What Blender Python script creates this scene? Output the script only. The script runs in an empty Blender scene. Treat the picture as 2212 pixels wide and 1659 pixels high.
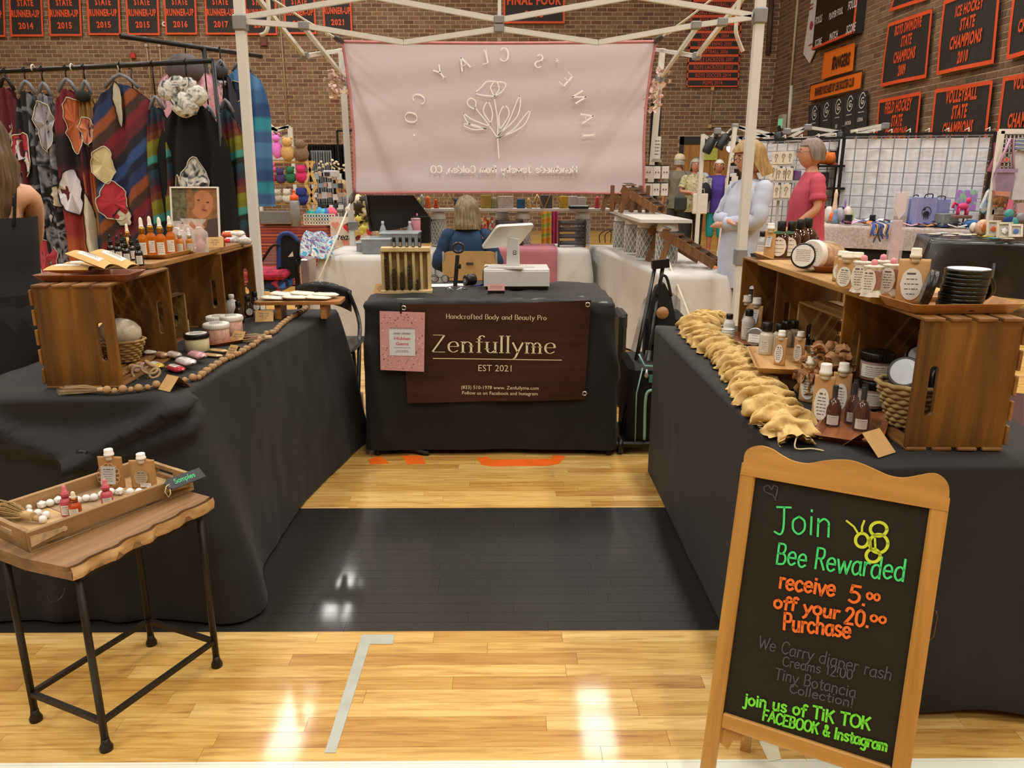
import bpy, bmesh, math, random
from math import pi, sin, cos, tan, radians, sqrt, atan2
from mathutils import Vector, Matrix, Euler, noise
random.seed(7)
S = bpy.context.scene
COL = S.collection
# -- camera
CAM_H, PITCH, YAW, FPX = 1.42, radians(15.2), radians(-0.4), 1650.0
cd = bpy.data.cameras.new('camera'); cam = bpy.data.objects.new('camera', cd); COL.objects.link(cam)
cam.location = (0, 0, CAM_H); cam.rotation_euler = (pi/2 - PITCH, 0, YAW)
cd.sensor_width = 36.0; cd.lens = FPX/2212*36.0; cd.clip_start = 0.05; cd.clip_end = 200
S.camera = cam
RM = Euler((pi/2 - PITCH, 0, YAW)).to_matrix()
# -- view and world
S.view_settings.view_transform = 'Standard'; S.view_settings.look = 'None'
S.view_settings.gamma = 1.0; S.view_settings.use_curve_mapping = False
S.view_settings.exposure = 0.05
S.cycles.max_bounces = 7; S.cycles.diffuse_bounces = 3; S.cycles.glossy_bounces = 3; S.cycles.transmission_bounces = 6; S.cycles.transparent_max_bounces = 8; S.cycles.caustics_reflective = False; S.cycles.caustics_refractive = False
w = bpy.data.worlds.new('world'); S.world = w; w.use_nodes = True
w.node_tree.nodes['Background'].inputs[0].default_value = (1.0, 0.93, 0.80, 1)
w.node_tree.nodes['Background'].inputs[1].default_value = 0.35
# gym high-bay fixtures: one grid under the whole ceiling
CEIL = 9.0
def lamp(x, y, watts, sx=0.6, sy=1.9):
 ld = bpy.data.lights.new('high_bay_light', 'AREA'); ld.shape = 'RECTANGLE'; ld.size = sx; ld.size_y = sy
 ld.energy = watts; ld.color = (1.0, 0.965, 0.90)
 o = bpy.data.objects.new('high_bay_light', ld); o.location = (x, y, CEIL - 0.35); COL.objects.link(o)
for yy in (-6.0, -1.4, 3.2, 7.8, 12.4, 17.0):
 for xx in (-9.9, -4.1, 1.7, 6.2):
  if not (yy > 16 and xx > 0): lamp(xx, yy, 172)
# -- picking points on real planes
def ray(px, py):
 return RM @ Vector(((px-1106.0)/FPX, -(py-829.5)/FPX, -1.0))
def at(px, py, z=None, Y=None, X=None):
 d = ray(px, py)
 t = (z-CAM_H)/d.z if z is not None else (Y/d.y if Y is not None else X/d.x)
 return Vector((d.x*t, d.y*t, CAM_H + d.z*t))
def mpp(p):                                       # metres per reference pixel at a point
 q = RM.transposed() @ (Vector(p) - Vector((0, 0, CAM_H)))
 return -q.z/FPX
# -- materials
def lin(c):
 if isinstance(c, str):
  c = tuple(int(c[i:i+2], 16) for i in (0, 2, 4))
 f = lambda v: v/12.92 if v <= 0.04045 else ((v+0.055)/1.055)**2.4
 return tuple(f(v/255.0) for v in c[:3]) + (1.0,)
_M = {}
class NT:
 def __init__(s, name):
  s.m = bpy.data.materials.new(name); s.m.use_nodes = True; s.t = s.m.node_tree
  s.b = s.t.nodes['Principled BSDF']
 def n(s, t, **k):
  x = s.t.nodes.new('ShaderNode'+t)
  for a, b in k.items():
   if a.startswith('i_'): x.inputs[int(a[2:])].default_value = b
   else: setattr(x, a, b)
  return x
 def l(s, a, b, c, d): s.t.links.new(a.outputs[b], c.inputs[d])
 def ramp(s, stops, src=None, out=0, interp='LINEAR'):
  r = s.n('ValToRGB'); r.color_ramp.interpolation = interp
  e = r.color_ramp.elements
  while len(e) < len(stops): e.new(0.5)
  for x, (p, c) in zip(e, stops): x.position = p; x.color = lin(c) if not (isinstance(c, tuple) and len(c) == 4) else c
  if src: s.l(src, out, r, 0)
  return r
 def noise(s, scale, detail=3.0, rough=0.55, vec=None, stretch=None, co='Object', dist=0.0):
  tc = s.n('TexCoord'); mp = s.n('Mapping'); s.l(tc, co, mp, 0)
  if stretch: mp.inputs['Scale'].default_value = stretch
  nz = s.n('TexNoise'); nz.inputs['Scale'].default_value = scale
  nz.inputs['Detail'].default_value = detail; nz.inputs['Roughness'].default_value = rough
  nz.inputs['Distortion'].default_value = dist
  s.l(mp, 0, nz, 0); return nz
 def bump(s, src, out, strength, dist=0.002):
  b = s.n('Bump'); b.inputs['Strength'].default_value = strength; b.inputs['Distance'].default_value = dist
  s.l(src, out, b, 'Height'); s.l(b, 0, s.b, 'Normal'); return b
 def set(s, **k):
  for a, v in k.items(): s.b.inputs[a].default_value = v
  return s
def mat(c, rough=0.5, metal=0.0, var=0.10, scale=12.0, bump=0.0, bscale=None, trans=0.0, emit=0.0, spec=0.5, sheen=0.0, coat=0.0, alpha=1.0, ior=1.45, sss=0.0):
 """plain surface of one colour, with a little procedural unevenness"""
 key = (str(c), rough, metal, var, scale, bump, bscale, trans, emit, spec, sheen, coat, alpha, ior, sss)
 if key in _M: return _M[key]
 s = NT('surface'); L = lin(c)
 if var > 0:
  nz = s.noise(scale, 3)
  a = tuple(max(0, x*(1-var)) for x in L[:3])+(1,); b = tuple(min(1, x*(1+var)) for x in L[:3])+(1,)
  r = s.ramp([(0.3, a), (0.7, b)], nz, 0); s.l(r, 0, s.b, 'Base Color')
 else: s.b.inputs['Base Color'].default_value = L
 if bump > 0:
  n2 = s.noise(bscale or scale*6, 2); s.bump(n2, 0, bump)
 s.b.inputs['Roughness'].default_value = rough; s.b.inputs['Metallic'].default_value = metal
 s.b.inputs['Transmission Weight'].default_value = trans; s.b.inputs['Specular IOR Level'].default_value = spec
 s.b.inputs['IOR'].default_value = ior; s.b.inputs['Alpha'].default_value = alpha
 if coat: s.b.inputs['Coat Weight'].default_value = coat; s.b.inputs['Coat Roughness'].default_value = 0.06
 if sheen: s.b.inputs['Sheen Weight'].default_value = sheen
 if emit: s.b.inputs['Emission Color'].default_value = L; s.b.inputs['Emission Strength'].default_value = emit
 _M[key] = s.m; return s.m
def wood(dark, light, scale=6.0, axis='X', rough=0.45, coat=0.0, blotch=0.0, isl=0.0, mid=None):
 key = ('wood', dark, light, scale, axis, rough, coat, blotch, isl)
 if key in _M: return _M[key]
 s = NT('wood'); st = {'X': (0.06, 1, 1), 'Y': (1, 0.06, 1), 'Z': (1, 1, 0.06)}[axis]
 st = tuple(v*1.0 for v in st)
 nz = s.noise(scale*6, 5, 0.62, stretch=st, dist=0.6)
 r = s.ramp([(0.28, dark), (0.5, mid or tuple((a+b)/2 for a, b in zip(hexr(dark), hexr(light)))), (0.72, light)], nz, 0)
 src, out = r, 0
 if blotch:
  n2 = s.noise(scale*0.9, 4, 0.6, stretch=st if blotch > 0.5 else None); mx = s.n('MixRGB', blend_type='MULTIPLY'); mx.inputs[0].default_value = min(1, blotch)
  r2 = s.ramp([(0.35, (120, 105, 90)), (0.62, (255, 255, 255))], n2, 0); s.l(src, out, mx, 1); s.l(r2, 0, mx, 2); src, out = mx, 0
 if isl:
  g = s.n('NewGeometry'); oi = s.n('ObjectInfo'); ad = s.n('Math', operation='ADD'); fr = s.n('Math', operation='FRACT')
  s.l(g, 'Random Per Island', ad, 0); s.l(oi, 'Random', ad, 1); s.l(ad, 0, fr, 0)
  k = int(255*(1-isl)); r3 = s.ramp([(0, (k, int(k*0.93), int(k*0.82))), (1, (255, 255, 255))], fr, 0)
  mx = s.n('MixRGB', blend_type='MULTIPLY'); mx.inputs[0].default_value = 1; s.l(src, out, mx, 1); s.l(r3, 0, mx, 2); src, out = mx, 0
 s.l(src, out, s.b, 'Base Color'); s.b.inputs['Roughness'].default_value = rough
 s.bump(nz, 0, 0.15, 0.001)
 if coat: s.b.inputs['Coat Weight'].default_value = coat; s.b.inputs['Coat Roughness'].default_value = 0.05
 _M[key] = s.m; return s.m
def hexr(c): return tuple(int(c[i:i+2], 16) for i in (0, 2, 4)) if isinstance(c, str) else c
def glassy(c, rough=0.03, ior=1.3, alpha=None):
 return mat(c, rough=rough, trans=1.0, var=0.0, ior=ior)
# -- mesh builder
I4 = Matrix.Identity(4)
def TR(x=0, y=0, z=0, rx=0, ry=0, rz=0, s=1.0):
 m = Matrix.Translation((x, y, z)) @ Euler((rx, ry, rz)).to_matrix().to_4x4()
 if s != 1.0: m = m @ Matrix.Diagonal((s, s, s, 1) if not isinstance(s, tuple) else (*s, 1))
 return m
class MB:
 def __init__(s): s.v = []; s.f = []; s.mi = []; s.sm = []
 def add(s, vs, fs, M=None, mat=0, smooth=False):
  b = len(s.v)
  s.v += [tuple(M @ Vector(p)) for p in vs] if M is not None else [tuple(p) for p in vs]
  for f in fs: s.f.append(tuple(b+i for i in f)); s.mi.append(mat); s.sm.append(smooth)
  return s
 def box(s, c, d, M=None, mat=0, bev=0.0):
  x, y, z = d[0]/2, d[1]/2, d[2]/2
  if bev <= 0:
   vs = [(c[0]+i*x, c[1]+j*y, c[2]+k*z) for i in (-1, 1) for j in (-1, 1) for k in (-1, 1)]
   fs = [(0, 1, 3, 2), (4, 6, 7, 5), (0, 4, 5, 1), (2, 3, 7, 6), (0, 2, 6, 4), (1, 5, 7, 3)]
   return s.add(vs, fs, M, mat)
  b = min(bev, x*0.9, y*0.9, z*0.9); vs = []; id = {}
  for i in (-1, 1):
   for j in (-1, 1):
    for k in (-1, 1):
     for a in range(3):
      p = [i*(x-b), j*(y-b), k*(z-b)]; p[a] = (i, j, k)[a]*(x, y, z)[a]
      id[(i, j, k, a)] = len(vs); vs.append((c[0]+p[0], c[1]+p[1], c[2]+p[2]))
  fs = []
  for a in range(3):
   o1, o2 = (a+1) % 3, (a+2) % 3
   for sg in (-1, 1):
    q = []
    for (u, v) in ((-1, -1), (1, -1), (1, 1), (-1, 1)):
     t = [0, 0, 0]; t[a] = sg; t[o1] = u; t[o2] = v; q.append(id[(*t, a)])
    fs.append(tuple(q) if sg > 0 else tuple(q[::-1]))
   for u in (-1, 1):
    for v in (-1, 1):
     t0 = [0, 0, 0]; t1 = [0, 0, 0]; t0[o1] = t1[o1] = u; t0[o2] = t1[o2] = v; t0[a] = -1; t1[a] = 1
     q = (id[(*t0, o1)], id[(*t1, o1)], id[(*t1, o2)], id[(*t0, o2)])
     fs.append(q if u*v > 0 else q[::-1])
  for i in (-1, 1):
   for j in (-1, 1):
    for k in (-1, 1):
     q = tuple(id[(i, j, k, a)] for a in range(3)); fs.append(q if i*j*k > 0 else q[::-1])
  return s.add(vs, fs, M, mat)
 def lathe(s, prof, seg=16, M=None, mat=0, smooth=True, sx=1.0, sy=1.0, cap=True, lobes=0, la=0.0):
  vs = []; n = len(prof)
  for (r, z) in prof:
   for k in range(seg):
    a = 2*pi*k/seg; rr = r*(1+la*cos(lobes*a)) if lobes else r
    vs.append((rr*cos(a)*sx, rr*sin(a)*sy, z))
  fs = [(i*seg+k, i*seg+(k+1) % seg, (i+1)*seg+(k+1) % seg, (i+1)*seg+k) for i in range(n-1) for k in range(seg)]
  s.add(vs, fs, M, mat, smooth)
  if cap:
   c = []
   if prof[0][0] > 1e-5: c.append(tuple(range(seg))[::-1])
   if prof[-1][0] > 1e-5: c.append(tuple((n-1)*seg+k for k in range(seg)))
   b = len(s.v)-len(vs)
   for f in c: s.f.append(tuple(b+i for i in f)); s.mi.append(mat); s.sm.append(False)
  return s
 def cyl(s, p, q, r, seg=10, mat=0, r2=None, smooth=True, M=None):
  p = Vector(p); q = Vector(q); d = q-p; L = d.length
  if L < 1e-7: return s
  R = d.to_track_quat('Z', 'Y').to_matrix().to_4x4()
  m = Matrix.Translation(p) @ R
  if M is not None: m = M @ m
  return s.lathe([(r, 0), (r if r2 is None else r2, L)], seg, m, mat, smooth)
 def bar(s, p, q, w, h, mat=0, M=None, up=(0, 0, 1)):
  p = Vector(p); q = Vector(q); d = (q-p); L = d.length; d.normalize(); u = Vector(up)
  if abs(d.dot(u)) > 0.98: u = Vector((0, 1, 0))
  x = d.cross(u).normalized(); y = x.cross(d).normalized()
  m = Matrix((x, d, y)).transposed().to_4x4(); m.translation = (p+q)/2
  if M is not None: m = M @ m
  return s.box((0, 0, 0), (w, L, h), m, mat)
 def tube(s, pts, r, seg=8, mat=0, closed=False, M=None, smooth=True):
  pts = [Vector(p) for p in pts]; n = len(pts)
  if n < 2: return s
  rr = r if isinstance(r, (list, tuple)) else [r]*n
  vs = []; prev = None
  for i, p in enumerate(pts):
   a = pts[(i-1) % n] if (closed or i > 0) else p; b = pts[(i+1) % n] if (closed or i < n-1) else p
   d = (b-a)
   if d.length < 1e-9: d = Vector((0, 0, 1))
   d.normalize()
   if prev is None:
    u = Vector((0, 0, 1)) if abs(d.z) < 0.9 else Vector((1, 0, 0)); x = d.cross(u).normalized()
   else:
    x = (prev - d*prev.dot(d))
    x = x.normalized() if x.length > 1e-6 else d.orthogonal().normalized()
   prev = x; y = d.cross(x)
   for k in range(seg):
    t = 2*pi*k/seg; vs.append(p + (x*cos(t)+y*sin(t))*rr[i])
  fs = []
  for i in range(n if closed else n-1):
   for k in range(seg):
    j = (i+1) % n; fs.append((i*seg+k, i*seg+(k+1) % seg, j*seg+(k+1) % seg, j*seg+k))
  if not closed: fs.append(tuple(range(seg))[::-1]); fs.append(tuple((n-1)*seg+k for k in range(seg)))
  return s.add(vs, fs, M, mat, smooth)
 def sph(s, c, r, seg=12, rings=8, M=None, mat=0, sc=(1, 1, 1)):
  prof = [(max(1e-6, r*sin(pi*i/rings)), -r*cos(pi*i/rings)) for i in range(rings+1)]
  m = Matrix.Translation(c) @ Matrix.Diagonal((*sc, 1))
  if M is not None: m = M @ m
  return s.lathe(prof, seg, m, mat, True, cap=False)
 def prism(s, poly, z0, z1, M=None, mat=0, smooth=False):
  n = len(poly); vs = [(x, y, z0) for x, y in poly]+[(x, y, z1) for x, y in poly]
  fs = [tuple(range(n))[::-1], tuple(range(n, 2*n))]
  s.add(vs, fs, M, mat); b = len(s.v)-2*n
  for i in range(n):
   j = (i+1) % n; s.f.append((b+i, b+j, b+n+j, b+n+i)); s.mi.append(mat); s.sm.append(smooth)
  return s
 def grid(s, fn, nu, nv, M=None, mat=0, smooth=True, wrap=False):
  vs = [fn(i/(nu if wrap else nu-1), j/(nv-1)) for j in range(nv) for i in range(nu)]
  fs = []
  for j in range(nv-1):
   for i in range(nu if wrap else nu-1):
    k = (i+1) % nu; fs.append((j*nu+i, j*nu+k, (j+1)*nu+k, (j+1)*nu+i))
  return s.add(vs, fs, M, mat, smooth)
 def ico(s, c, r, sub=1, M=None, mat=0, jit=0.0, sc=(1, 1, 1), smooth=False):
  bm = bmesh.new(); bmesh.ops.create_icosphere(bm, subdivisions=sub, radius=1.0)
  vs = [Vector(c)+Vector([v.co[i]*sc[i]*r*(1+random.uniform(-jit, jit)) for i in range(3)]) for v in bm.verts]
  fs = [tuple(v.index for v in f.verts) for f in bm.faces]; bm.free()
  return s.add(vs, fs, M, mat, smooth)
 def mesh(s, name, mats):
  me = bpy.data.meshes.new(name); me.from_pydata([tuple(p) for p in s.v], [], s.f)
  for m in (mats if isinstance(mats, (list, tuple)) else [mats]): me.materials.append(m)
  me.polygons.foreach_set('material_index', s.mi); me.polygons.foreach_set('use_smooth', s.sm)
  me.update(); return me
def P(name, mb, mats, parent=None, loc=None, rz=None, solid=0.0, sub=0, kind=None, label=None, M=None):
 me = mb.mesh(name, mats) if isinstance(mb, MB) else mb
 o = bpy.data.objects.new(name, me); COL.objects.link(o)
 if parent is not None: o.parent = parent
 if loc is not None: o.location = loc
 if rz is not None: o.rotation_euler.z = rz
 if M is not None: o.matrix_local = M
 if solid:
  k = o.modifiers.new('s', 'SOLIDIFY'); k.thickness = solid; k.offset = 0
 if sub:
  k = o.modifiers.new('u', 'SUBSURF'); k.levels = sub; k.render_levels = sub
 if kind: o['kind'] = kind
 if label: o['label'] = label
 return o
def thing(name, label, cat, loc=(0, 0, 0), rz=0.0, group=None, rot=None):
 o = bpy.data.objects.new(name, None); COL.objects.link(o); o.location = loc
 o.rotation_euler = rot if rot is not None else (0, 0, rz); o.empty_display_size = 0.1
 o['label'] = label; o['category'] = cat
 if group: o['group'] = group
 return o
def tag(o, label, cat, group=None, kind=None):
 o['label'] = label; o['category'] = cat
 if group: o['group'] = group
 if kind: o['kind'] = kind
 return o
def kids(o): return [c for c in o.children]
def dup(root, loc, rz=None, label=None, group=None, rot=None, s=None):
 def cp(o, par):
  c = o.copy(); COL.objects.link(c)
  if par is not None: c.parent = par
  for ch in list(o.children): cp(ch, c)
  return c
 r = cp(root, None); r.location = loc
 if rz is not None: r.rotation_euler = (0, 0, rz)
 if rot is not None: r.rotation_euler = rot
 if s is not None: r.scale = (s, s, s) if not isinstance(s, tuple) else s
 if label: r['label'] = label
 if group: r['group'] = group
 return r
def spline(pts, n=6, closed=False):
 pts = [Vector(p) for p in pts]; out = []; N = len(pts)
 for i in range(N if closed else N-1):
  p0 = pts[(i-1) % N] if closed or i > 0 else pts[i]; p1 = pts[i]; p2 = pts[(i+1) % N]
  p3 = pts[(i+2) % N] if closed or i < N-2 else p2
  for k in range(n):
   t = k/n
   out.append(0.5*((2*p1)+(p2-p0)*t+(2*p0-5*p1+4*p2-p3)*t*t+(3*p1-p0-3*p2+p3)*t*t*t))
 if not closed: out.append(pts[-1])
 return out
# -- lettering
GL = {'a': (5, "~4,4 2.5,5 .6,3.9 .3,1.5 1.8,0 4,1.2/4,5 4,.8 4.7,.1"), 'b': (5, ".5,8 .5,0/~.5,4 2,5 4,4 4.2,1.5 2.5,0 .5,1"),
'c': (4.6, "~4,4 2.5,5 .6,4 .3,1.7 1.9,0 4,.9"), 'd': (5.2, "4.2,8 4.2,0/~4.2,4 2.5,5 .6,4 .3,1.5 2,0 4.2,1.2"),
'e': (4.9, ".4,2.7 4.2,2.7/~4.2,2.7 3.8,4.3 2.4,5 .8,4.2 .3,2.5 .8,.8 2.3,0 4.1,.9"), 'f': (3.4, "~3.7,7.3 2.8,8 1.8,7.6 1.4,6.5/1.4,6.5 1.4,0/0,5 3,5"),
'g': (5, "~4,4 2.5,5 .5,4 .3,1.5 2,.2 4,1.2/~4,5 4,-1.5 2.8,-3 .8,-2.4"), 'h': (5, ".5,8 .5,0/~.5,3.7 2.2,5 3.8,4.3 4,3/4,3 4,0"),
'i': (1.8, ".7,5 .7,0/.7,6.6 .7,7"), 'j': (2.4, "~1.5,5 1.5,-1.5 .8,-2.8 -.4,-2.4/1.5,6.6 1.5,7"), 'k': (4.6, ".5,8 .5,0/3.6,5 .5,2/1.7,3.1 3.9,0"),
'l': (1.9, ".7,8 .7,0"), 'm': (7, ".5,5 .5,0/~.5,3.8 1.8,5 3,4.2 3.2,3/3.2,3 3.2,0/~3.2,3.8 4.5,5 5.7,4.2 5.9,3/5.9,3 5.9,0"),
'n': (5, ".5,5 .5,0/~.5,3.8 2.2,5 3.7,4.2 3.9,3/3.9,3 3.9,0"), 'o': (5, "~2.3,5 .6,4 .3,2.5 .7,1 2.3,0 3.9,1 4.3,2.5 3.9,4 2.3,5"),
'p': (5, ".5,5 .5,-3/~.5,4 2,5 4,4 4.2,1.5 2.5,0 .5,1"), 'q': (5, "4,5 4,-3/~4,4 2.5,5 .5,4 .3,1.5 2,0 4,1.2"), 'r': (3.3, ".5,5 .5,0/~.5,3.5 1.5,4.8 2.9,4.7"),
's': (4, "~3.4,4.3 2,5 .6,4.2 .9,3 2.9,2.1 3.4,1 2,0 .3,.7"), 't': (3.4, "1.5,7 1.5,1/~1.5,1 2.2,0 3.2,.4/.2,5 3,5"),
'u': (5, ".5,5 .5,1.8/~.5,1.8 1,.4 2.2,0 3.9,1.3/3.9,5 3.9,0"), 'v': (4.4, "0,5 2,0 4,5"), 'w': (6.8, "0,5 1.6,0 3.2,4.5 4.8,0 6.4,5"), 'x': (4.4, "0,5 4,0/4,5 0,0"),
'y': (4.6, "0,5 2.1,.3/~4.2,5 2.1,.3 1.2,-2 .2,-2.8"), 'z': (4.4, "0,5 3.8,5 0,0 4,0"),
'A': (6.4, "0,0 3,8 6,0/1.1,2.8 4.9,2.8"), 'B': (5.4, ".5,0 .5,8/~.5,8 3.5,7.8 4.2,6 3,4.3 .5,4.2/~.5,4.2 3.8,4 4.8,2.2 3.8,.3 .5,0"),
'C': (5.8, "~5.3,6.6 3.2,8 1,6.8 .3,4 1,1.2 3.2,0 5.4,1.4"), 'D': (6.2, ".5,0 .5,8/~.5,8 3.5,7.7 5.4,5.5 5.4,2.5 3.5,.3 .5,0"), 'E': (5.2, "4.5,8 .5,8 .5,0 4.6,0/.5,4.2 3.6,4.2"),
'F': (4.8, "4.5,8 .5,8 .5,0/.5,4.2 3.6,4.2"), 'G': (6.4, "~5.3,6.6 3.2,8 1,6.8 .3,4 1,1.2 3.2,0 5.4,1.4/5.4,1.4 5.4,3.6 3.6,3.6"), 'H': (6, ".5,8 .5,0/5,8 5,0/.5,4 5,4"),
'I': (2, ".7,8 .7,0"), 'J': (5.4, "~3.2,8 3.2,2 2.2,.1 .3,.8/.8,8 5.4,8"), 'K': (5.4, ".5,8 .5,0/4.8,8 .5,3.4/2,5 5,0"), 'L': (4.8, ".5,8 .5,0 4.3,0"),
'M': (7, ".5,0 .5,8 3.2,1.5 6,8 6,0"), 'N': (6, ".5,0 .5,8 5,0 5,8"), 'O': (6.6, "~3.2,8 1,6.8 .3,4 1,1.2 3.2,0 5.4,1.2 6.1,4 5.4,6.8 3.2,8"),
'P': (5, ".5,0 .5,8/~.5,8 3.6,7.8 4.4,6 3.6,4.1 .5,4"), 'R': (5.4, ".5,0 .5,8/~.5,8 3.6,7.8 4.3,6 3.5,4.2 .5,4.1/2.4,4.1 4.8,0"), 'S': (5.2, "~4.4,6.8 2.6,8 .8,6.8 1.2,4.8 3.8,3.4 4.4,1.4 2.6,0 .4,1.2"),
'T': (5.6, "0,8 5.4,8/2.7,8 2.7,0"), 'U': (6, "~.5,8 .5,2 1.4,.4 2.8,0 4.2,.4 5,2 5,8"), 'V': (5.8, "0,8 2.8,0 5.6,8"), 'W': (8, "0,8 1.9,0 3.8,6.5 5.7,0 7.6,8"), 'X': (5.4, "0,8 5,0/5,8 0,0"),
'Y': (5.4, "0,8 2.6,4 5.2,8/2.6,4 2.6,0"), 'Z': (5.6, ".3,8 5,8 0,0 5.2,0"), '0': (5, "~2.3,8 .6,6.6 .3,4 .6,1.4 2.3,0 4,1.4 4.3,4 4,6.6 2.3,8"), '1': (3, ".4,6.6 1.6,8 1.6,0"),
'2': (5, "~.4,6.4 1.2,7.8 3,7.9 4,6.2 3,3.8 .3,0/.3,0 4.3,0"), '5': (5, "4,8 .8,8 .6,4.8/~.6,4.8 2.5,5.1 4.1,3.6 4,1.4 2.2,0 .3,.8"), '.': (1.8, ".7,0 .7,.4"), ',': (1.8, ".8,.4 .4,-1"),
"'": (1.6, ".7,8 .5,6.6"), '-': (3.6, ".3,3 3,3"), '!': (1.8, ".7,8 .7,2.4/.7,.4 .7,0"), '&': (6, "~5.4,3 3,0 .8,1 1,3.2 3.4,5.6 2.8,7.6 1.4,6.8 2.4,4 5.4,0"), ' ': (3, ""), '@': (3, ".4,0 3,0")}
def _strokes(ch):
 adv, st = GL.get(ch, GL['o']); out = []
 for s in st.split('/'):
  if not s: continue
  sm = s[0] == '~'; s = s.lstrip('~')
  p = [Vector((float(a.split(',')[0]), float(a.split(',')[1]), 0)) for a in s.split()]
  out.append(spline(p, 5) if sm and len(p) > 2 else p)
 return adv, out
def ribbon(mb, pts, w, thin=None, M=None, mat=0, z=0.0):
 """flat pen stroke; with thin set the pen is broad on uprights and fine on level strokes"""
 for i in range(1, len(pts)-1):
  a, b = pts[i]-pts[i-1], pts[i+1]-pts[i]
  if a.length > 1e-7 and b.length > 1e-7 and a.angle(b) > .75:
   ribbon(mb, pts[:i+1], w, thin, M, mat, z); ribbon(mb, pts[i:], w, thin, M, mat, z); return
 def wd(d):
  if thin is None: return w
  a = abs(d.y)/max(1e-9, sqrt(d.x*d.x+d.y*d.y)); return thin+(w-thin)*a**1.7
 if thin is not None:
  q = [pts[0]]
  for a, b in zip(pts, pts[1:]):
   q += [a.lerp(b, .5), b]
  pts = q
 n = len(pts); vs = []
 for i, p in enumerate(pts):
  a = pts[max(0, i-1)]; b = pts[min(n-1, i+1)]; d = b-a
  if d.length < 1e-9: d = Vector((1, 0, 0))
  d.normalize(); k = Vector((-d.y, d.x, 0))*wd(d)/2
  if thin is None and (i == 0 or i == n-1): p = p + d*(w*0.35)*(1 if i else -1)
  vs += [(p.x+k.x, p.y+k.y, z), (p.x-k.x, p.y-k.y, z)]
 mb.add(vs, [(2*i, 2*i+1, 2*i+3, 2*i+2) for i in range(n-1)], M, mat)
def pen(mb, text, h, w, M=I4, thin=None, sp=0.6, just='l', slant=0.0, wob=0.0, mat=0, serif=False, xs=1.0):
 """write text with cap height h (baseline at y=0), stroke width w"""
 k = h/8.0; W = sum(_strokes(c)[0]+sp for c in text)*k*xs
 x = -W/2 if just == 'c' else (-W if just == 'r' else 0.0)
 rnd = random.Random(text)
 for ch in text:
  adv, st = _strokes(ch); dy = rnd.uniform(-wob, wob)*h
  for s in st:
   pts = [Vector((x+(p.x*xs+p.y*slant)*k, p.y*k+dy, 0)) for p in s]
   if len(pts) >= 2:
    ribbon(mb, pts, w, thin, M, mat)
    if serif and thin is not None:
     for (a, b) in ((pts[0], pts[1]), (pts[-1], pts[-2])):
      d = (a-b)
      if abs(d.x) < 0.25*abs(d.y) and len(s) <= 3:
       L = w*1.0; ribbon(mb, [a+Vector((-L, 0, 0)), a+Vector((L, 0, 0))], thin*1.1, None, M, mat, 0.0)
    elif thin is None and w > 0.0 and len(pts) > 2:
     pass
  x += (adv+sp)*k*xs
 return W
_fontcache = {}
def bf(mb, text, h, M=I4, just='c', bold=0.0, xs=1.0, mat=0, gap=1.0):
 """sans block lettering from Blender's built-in font; h = cap height"""
 key = (text, bold, gap)
 if key not in _fontcache:
  cu = bpy.data.curves.new('t', 'FONT'); cu.body = text; cu.resolution_u = 2; cu.offset = bold; cu.size = 1.0; cu.space_character = gap
  o = bpy.data.objects.new('t', cu); COL.objects.link(o)
  me = bpy.data.meshes.new_from_object(o.evaluated_get(bpy.context.evaluated_depsgraph_get()))
  vs = [tuple(v.co) for v in me.vertices]; fs = [tuple(p.vertices) for p in me.polygons]
  bpy.data.objects.remove(o); bpy.data.curves.remove(cu); bpy.data.meshes.remove(me)
  _fontcache[key] = (vs, fs)
 vs, fs = _fontcache[key]
 if not vs: return 0
 k = h/0.73; x0 = min(v[0] for v in vs); x1 = max(v[0] for v in vs); wd = (x1-x0)*k*xs
 dx = {'c': -wd/2, 'l': 0, 'r': -wd}[just]
 mb.add([((v[0]-x0)*k*xs+dx, v[1]*k, 0) for v in vs], fs, M, mat)
 return wd
def lines(mb, M, rows, w, mat=0, t=0.0):
 """rows of tiny unreadable print as short dashes: rows=[(x0,x1,y)], w stroke height"""
 for (x0, x1, y) in rows:
  x = x0
  while x < x1:
   L = min(w*random.uniform(1.2, 4.5), x1-x); mb.add([(x, y, t), (x+L, y, t), (x+L, y+w, t), (x, y+w, t)], [(0, 1, 2, 3)], M, mat); x += L+w*0.8
def facing(p, normal, up=(0, 0, 1)):
 """matrix whose local XY plane lies at p with +Z along normal and +Y up: for print on a surface"""
 z = Vector(normal).normalized(); x = Vector(up).cross(z).normalized(); y = z.cross(x)
 m = Matrix((x, y, z)).transposed().to_4x4(); m.translation = Vector(p); return m
# == the hall
WY, WX = 21.0, 6.9                                 # far wall and right wall
BL, BH = 0.263, 0.0985
def brick_mat():
 s = NT('brick'); g = s.n('NewGeometry'); oi = s.n('ObjectInfo'); ad = s.n('Math', operation='ADD'); fr = s.n('Math', operation='FRACT')
 s.l(g, 'Random Per Island', ad, 0); s.l(oi, 'Random', ad, 1); s.l(ad, 0, fr, 0)
 r = s.ramp([(0.0, '6a5140'), (0.25, '7a5d47'), (0.5, '836a53'), (0.75, '8d7359'), (0.97, '845e47'), (1.0, '704638')], fr, 0)
 nz = s.noise(9, 4, 0.6, co='Object'); mx = s.n('MixRGB', blend_type='MULTIPLY'); mx.inputs[0].default_value = 0.55
 r2 = s.ramp([(0.3, (176, 170, 160)), (0.7, (255, 255, 255))], nz, 0); s.l(r, 0, mx, 1); s.l(r2, 0, mx, 2); s.l(mx, 0, s.b, 'Base Color')
 n3 = s.noise(60, 2); s.bump(n3, 0, 0.4, 0.004); s.set(Roughness=0.85); return s.m
BRICK = brick_mat(); MORTAR = mat('b8a287', 0.95, var=0.12, scale=5)
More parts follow.
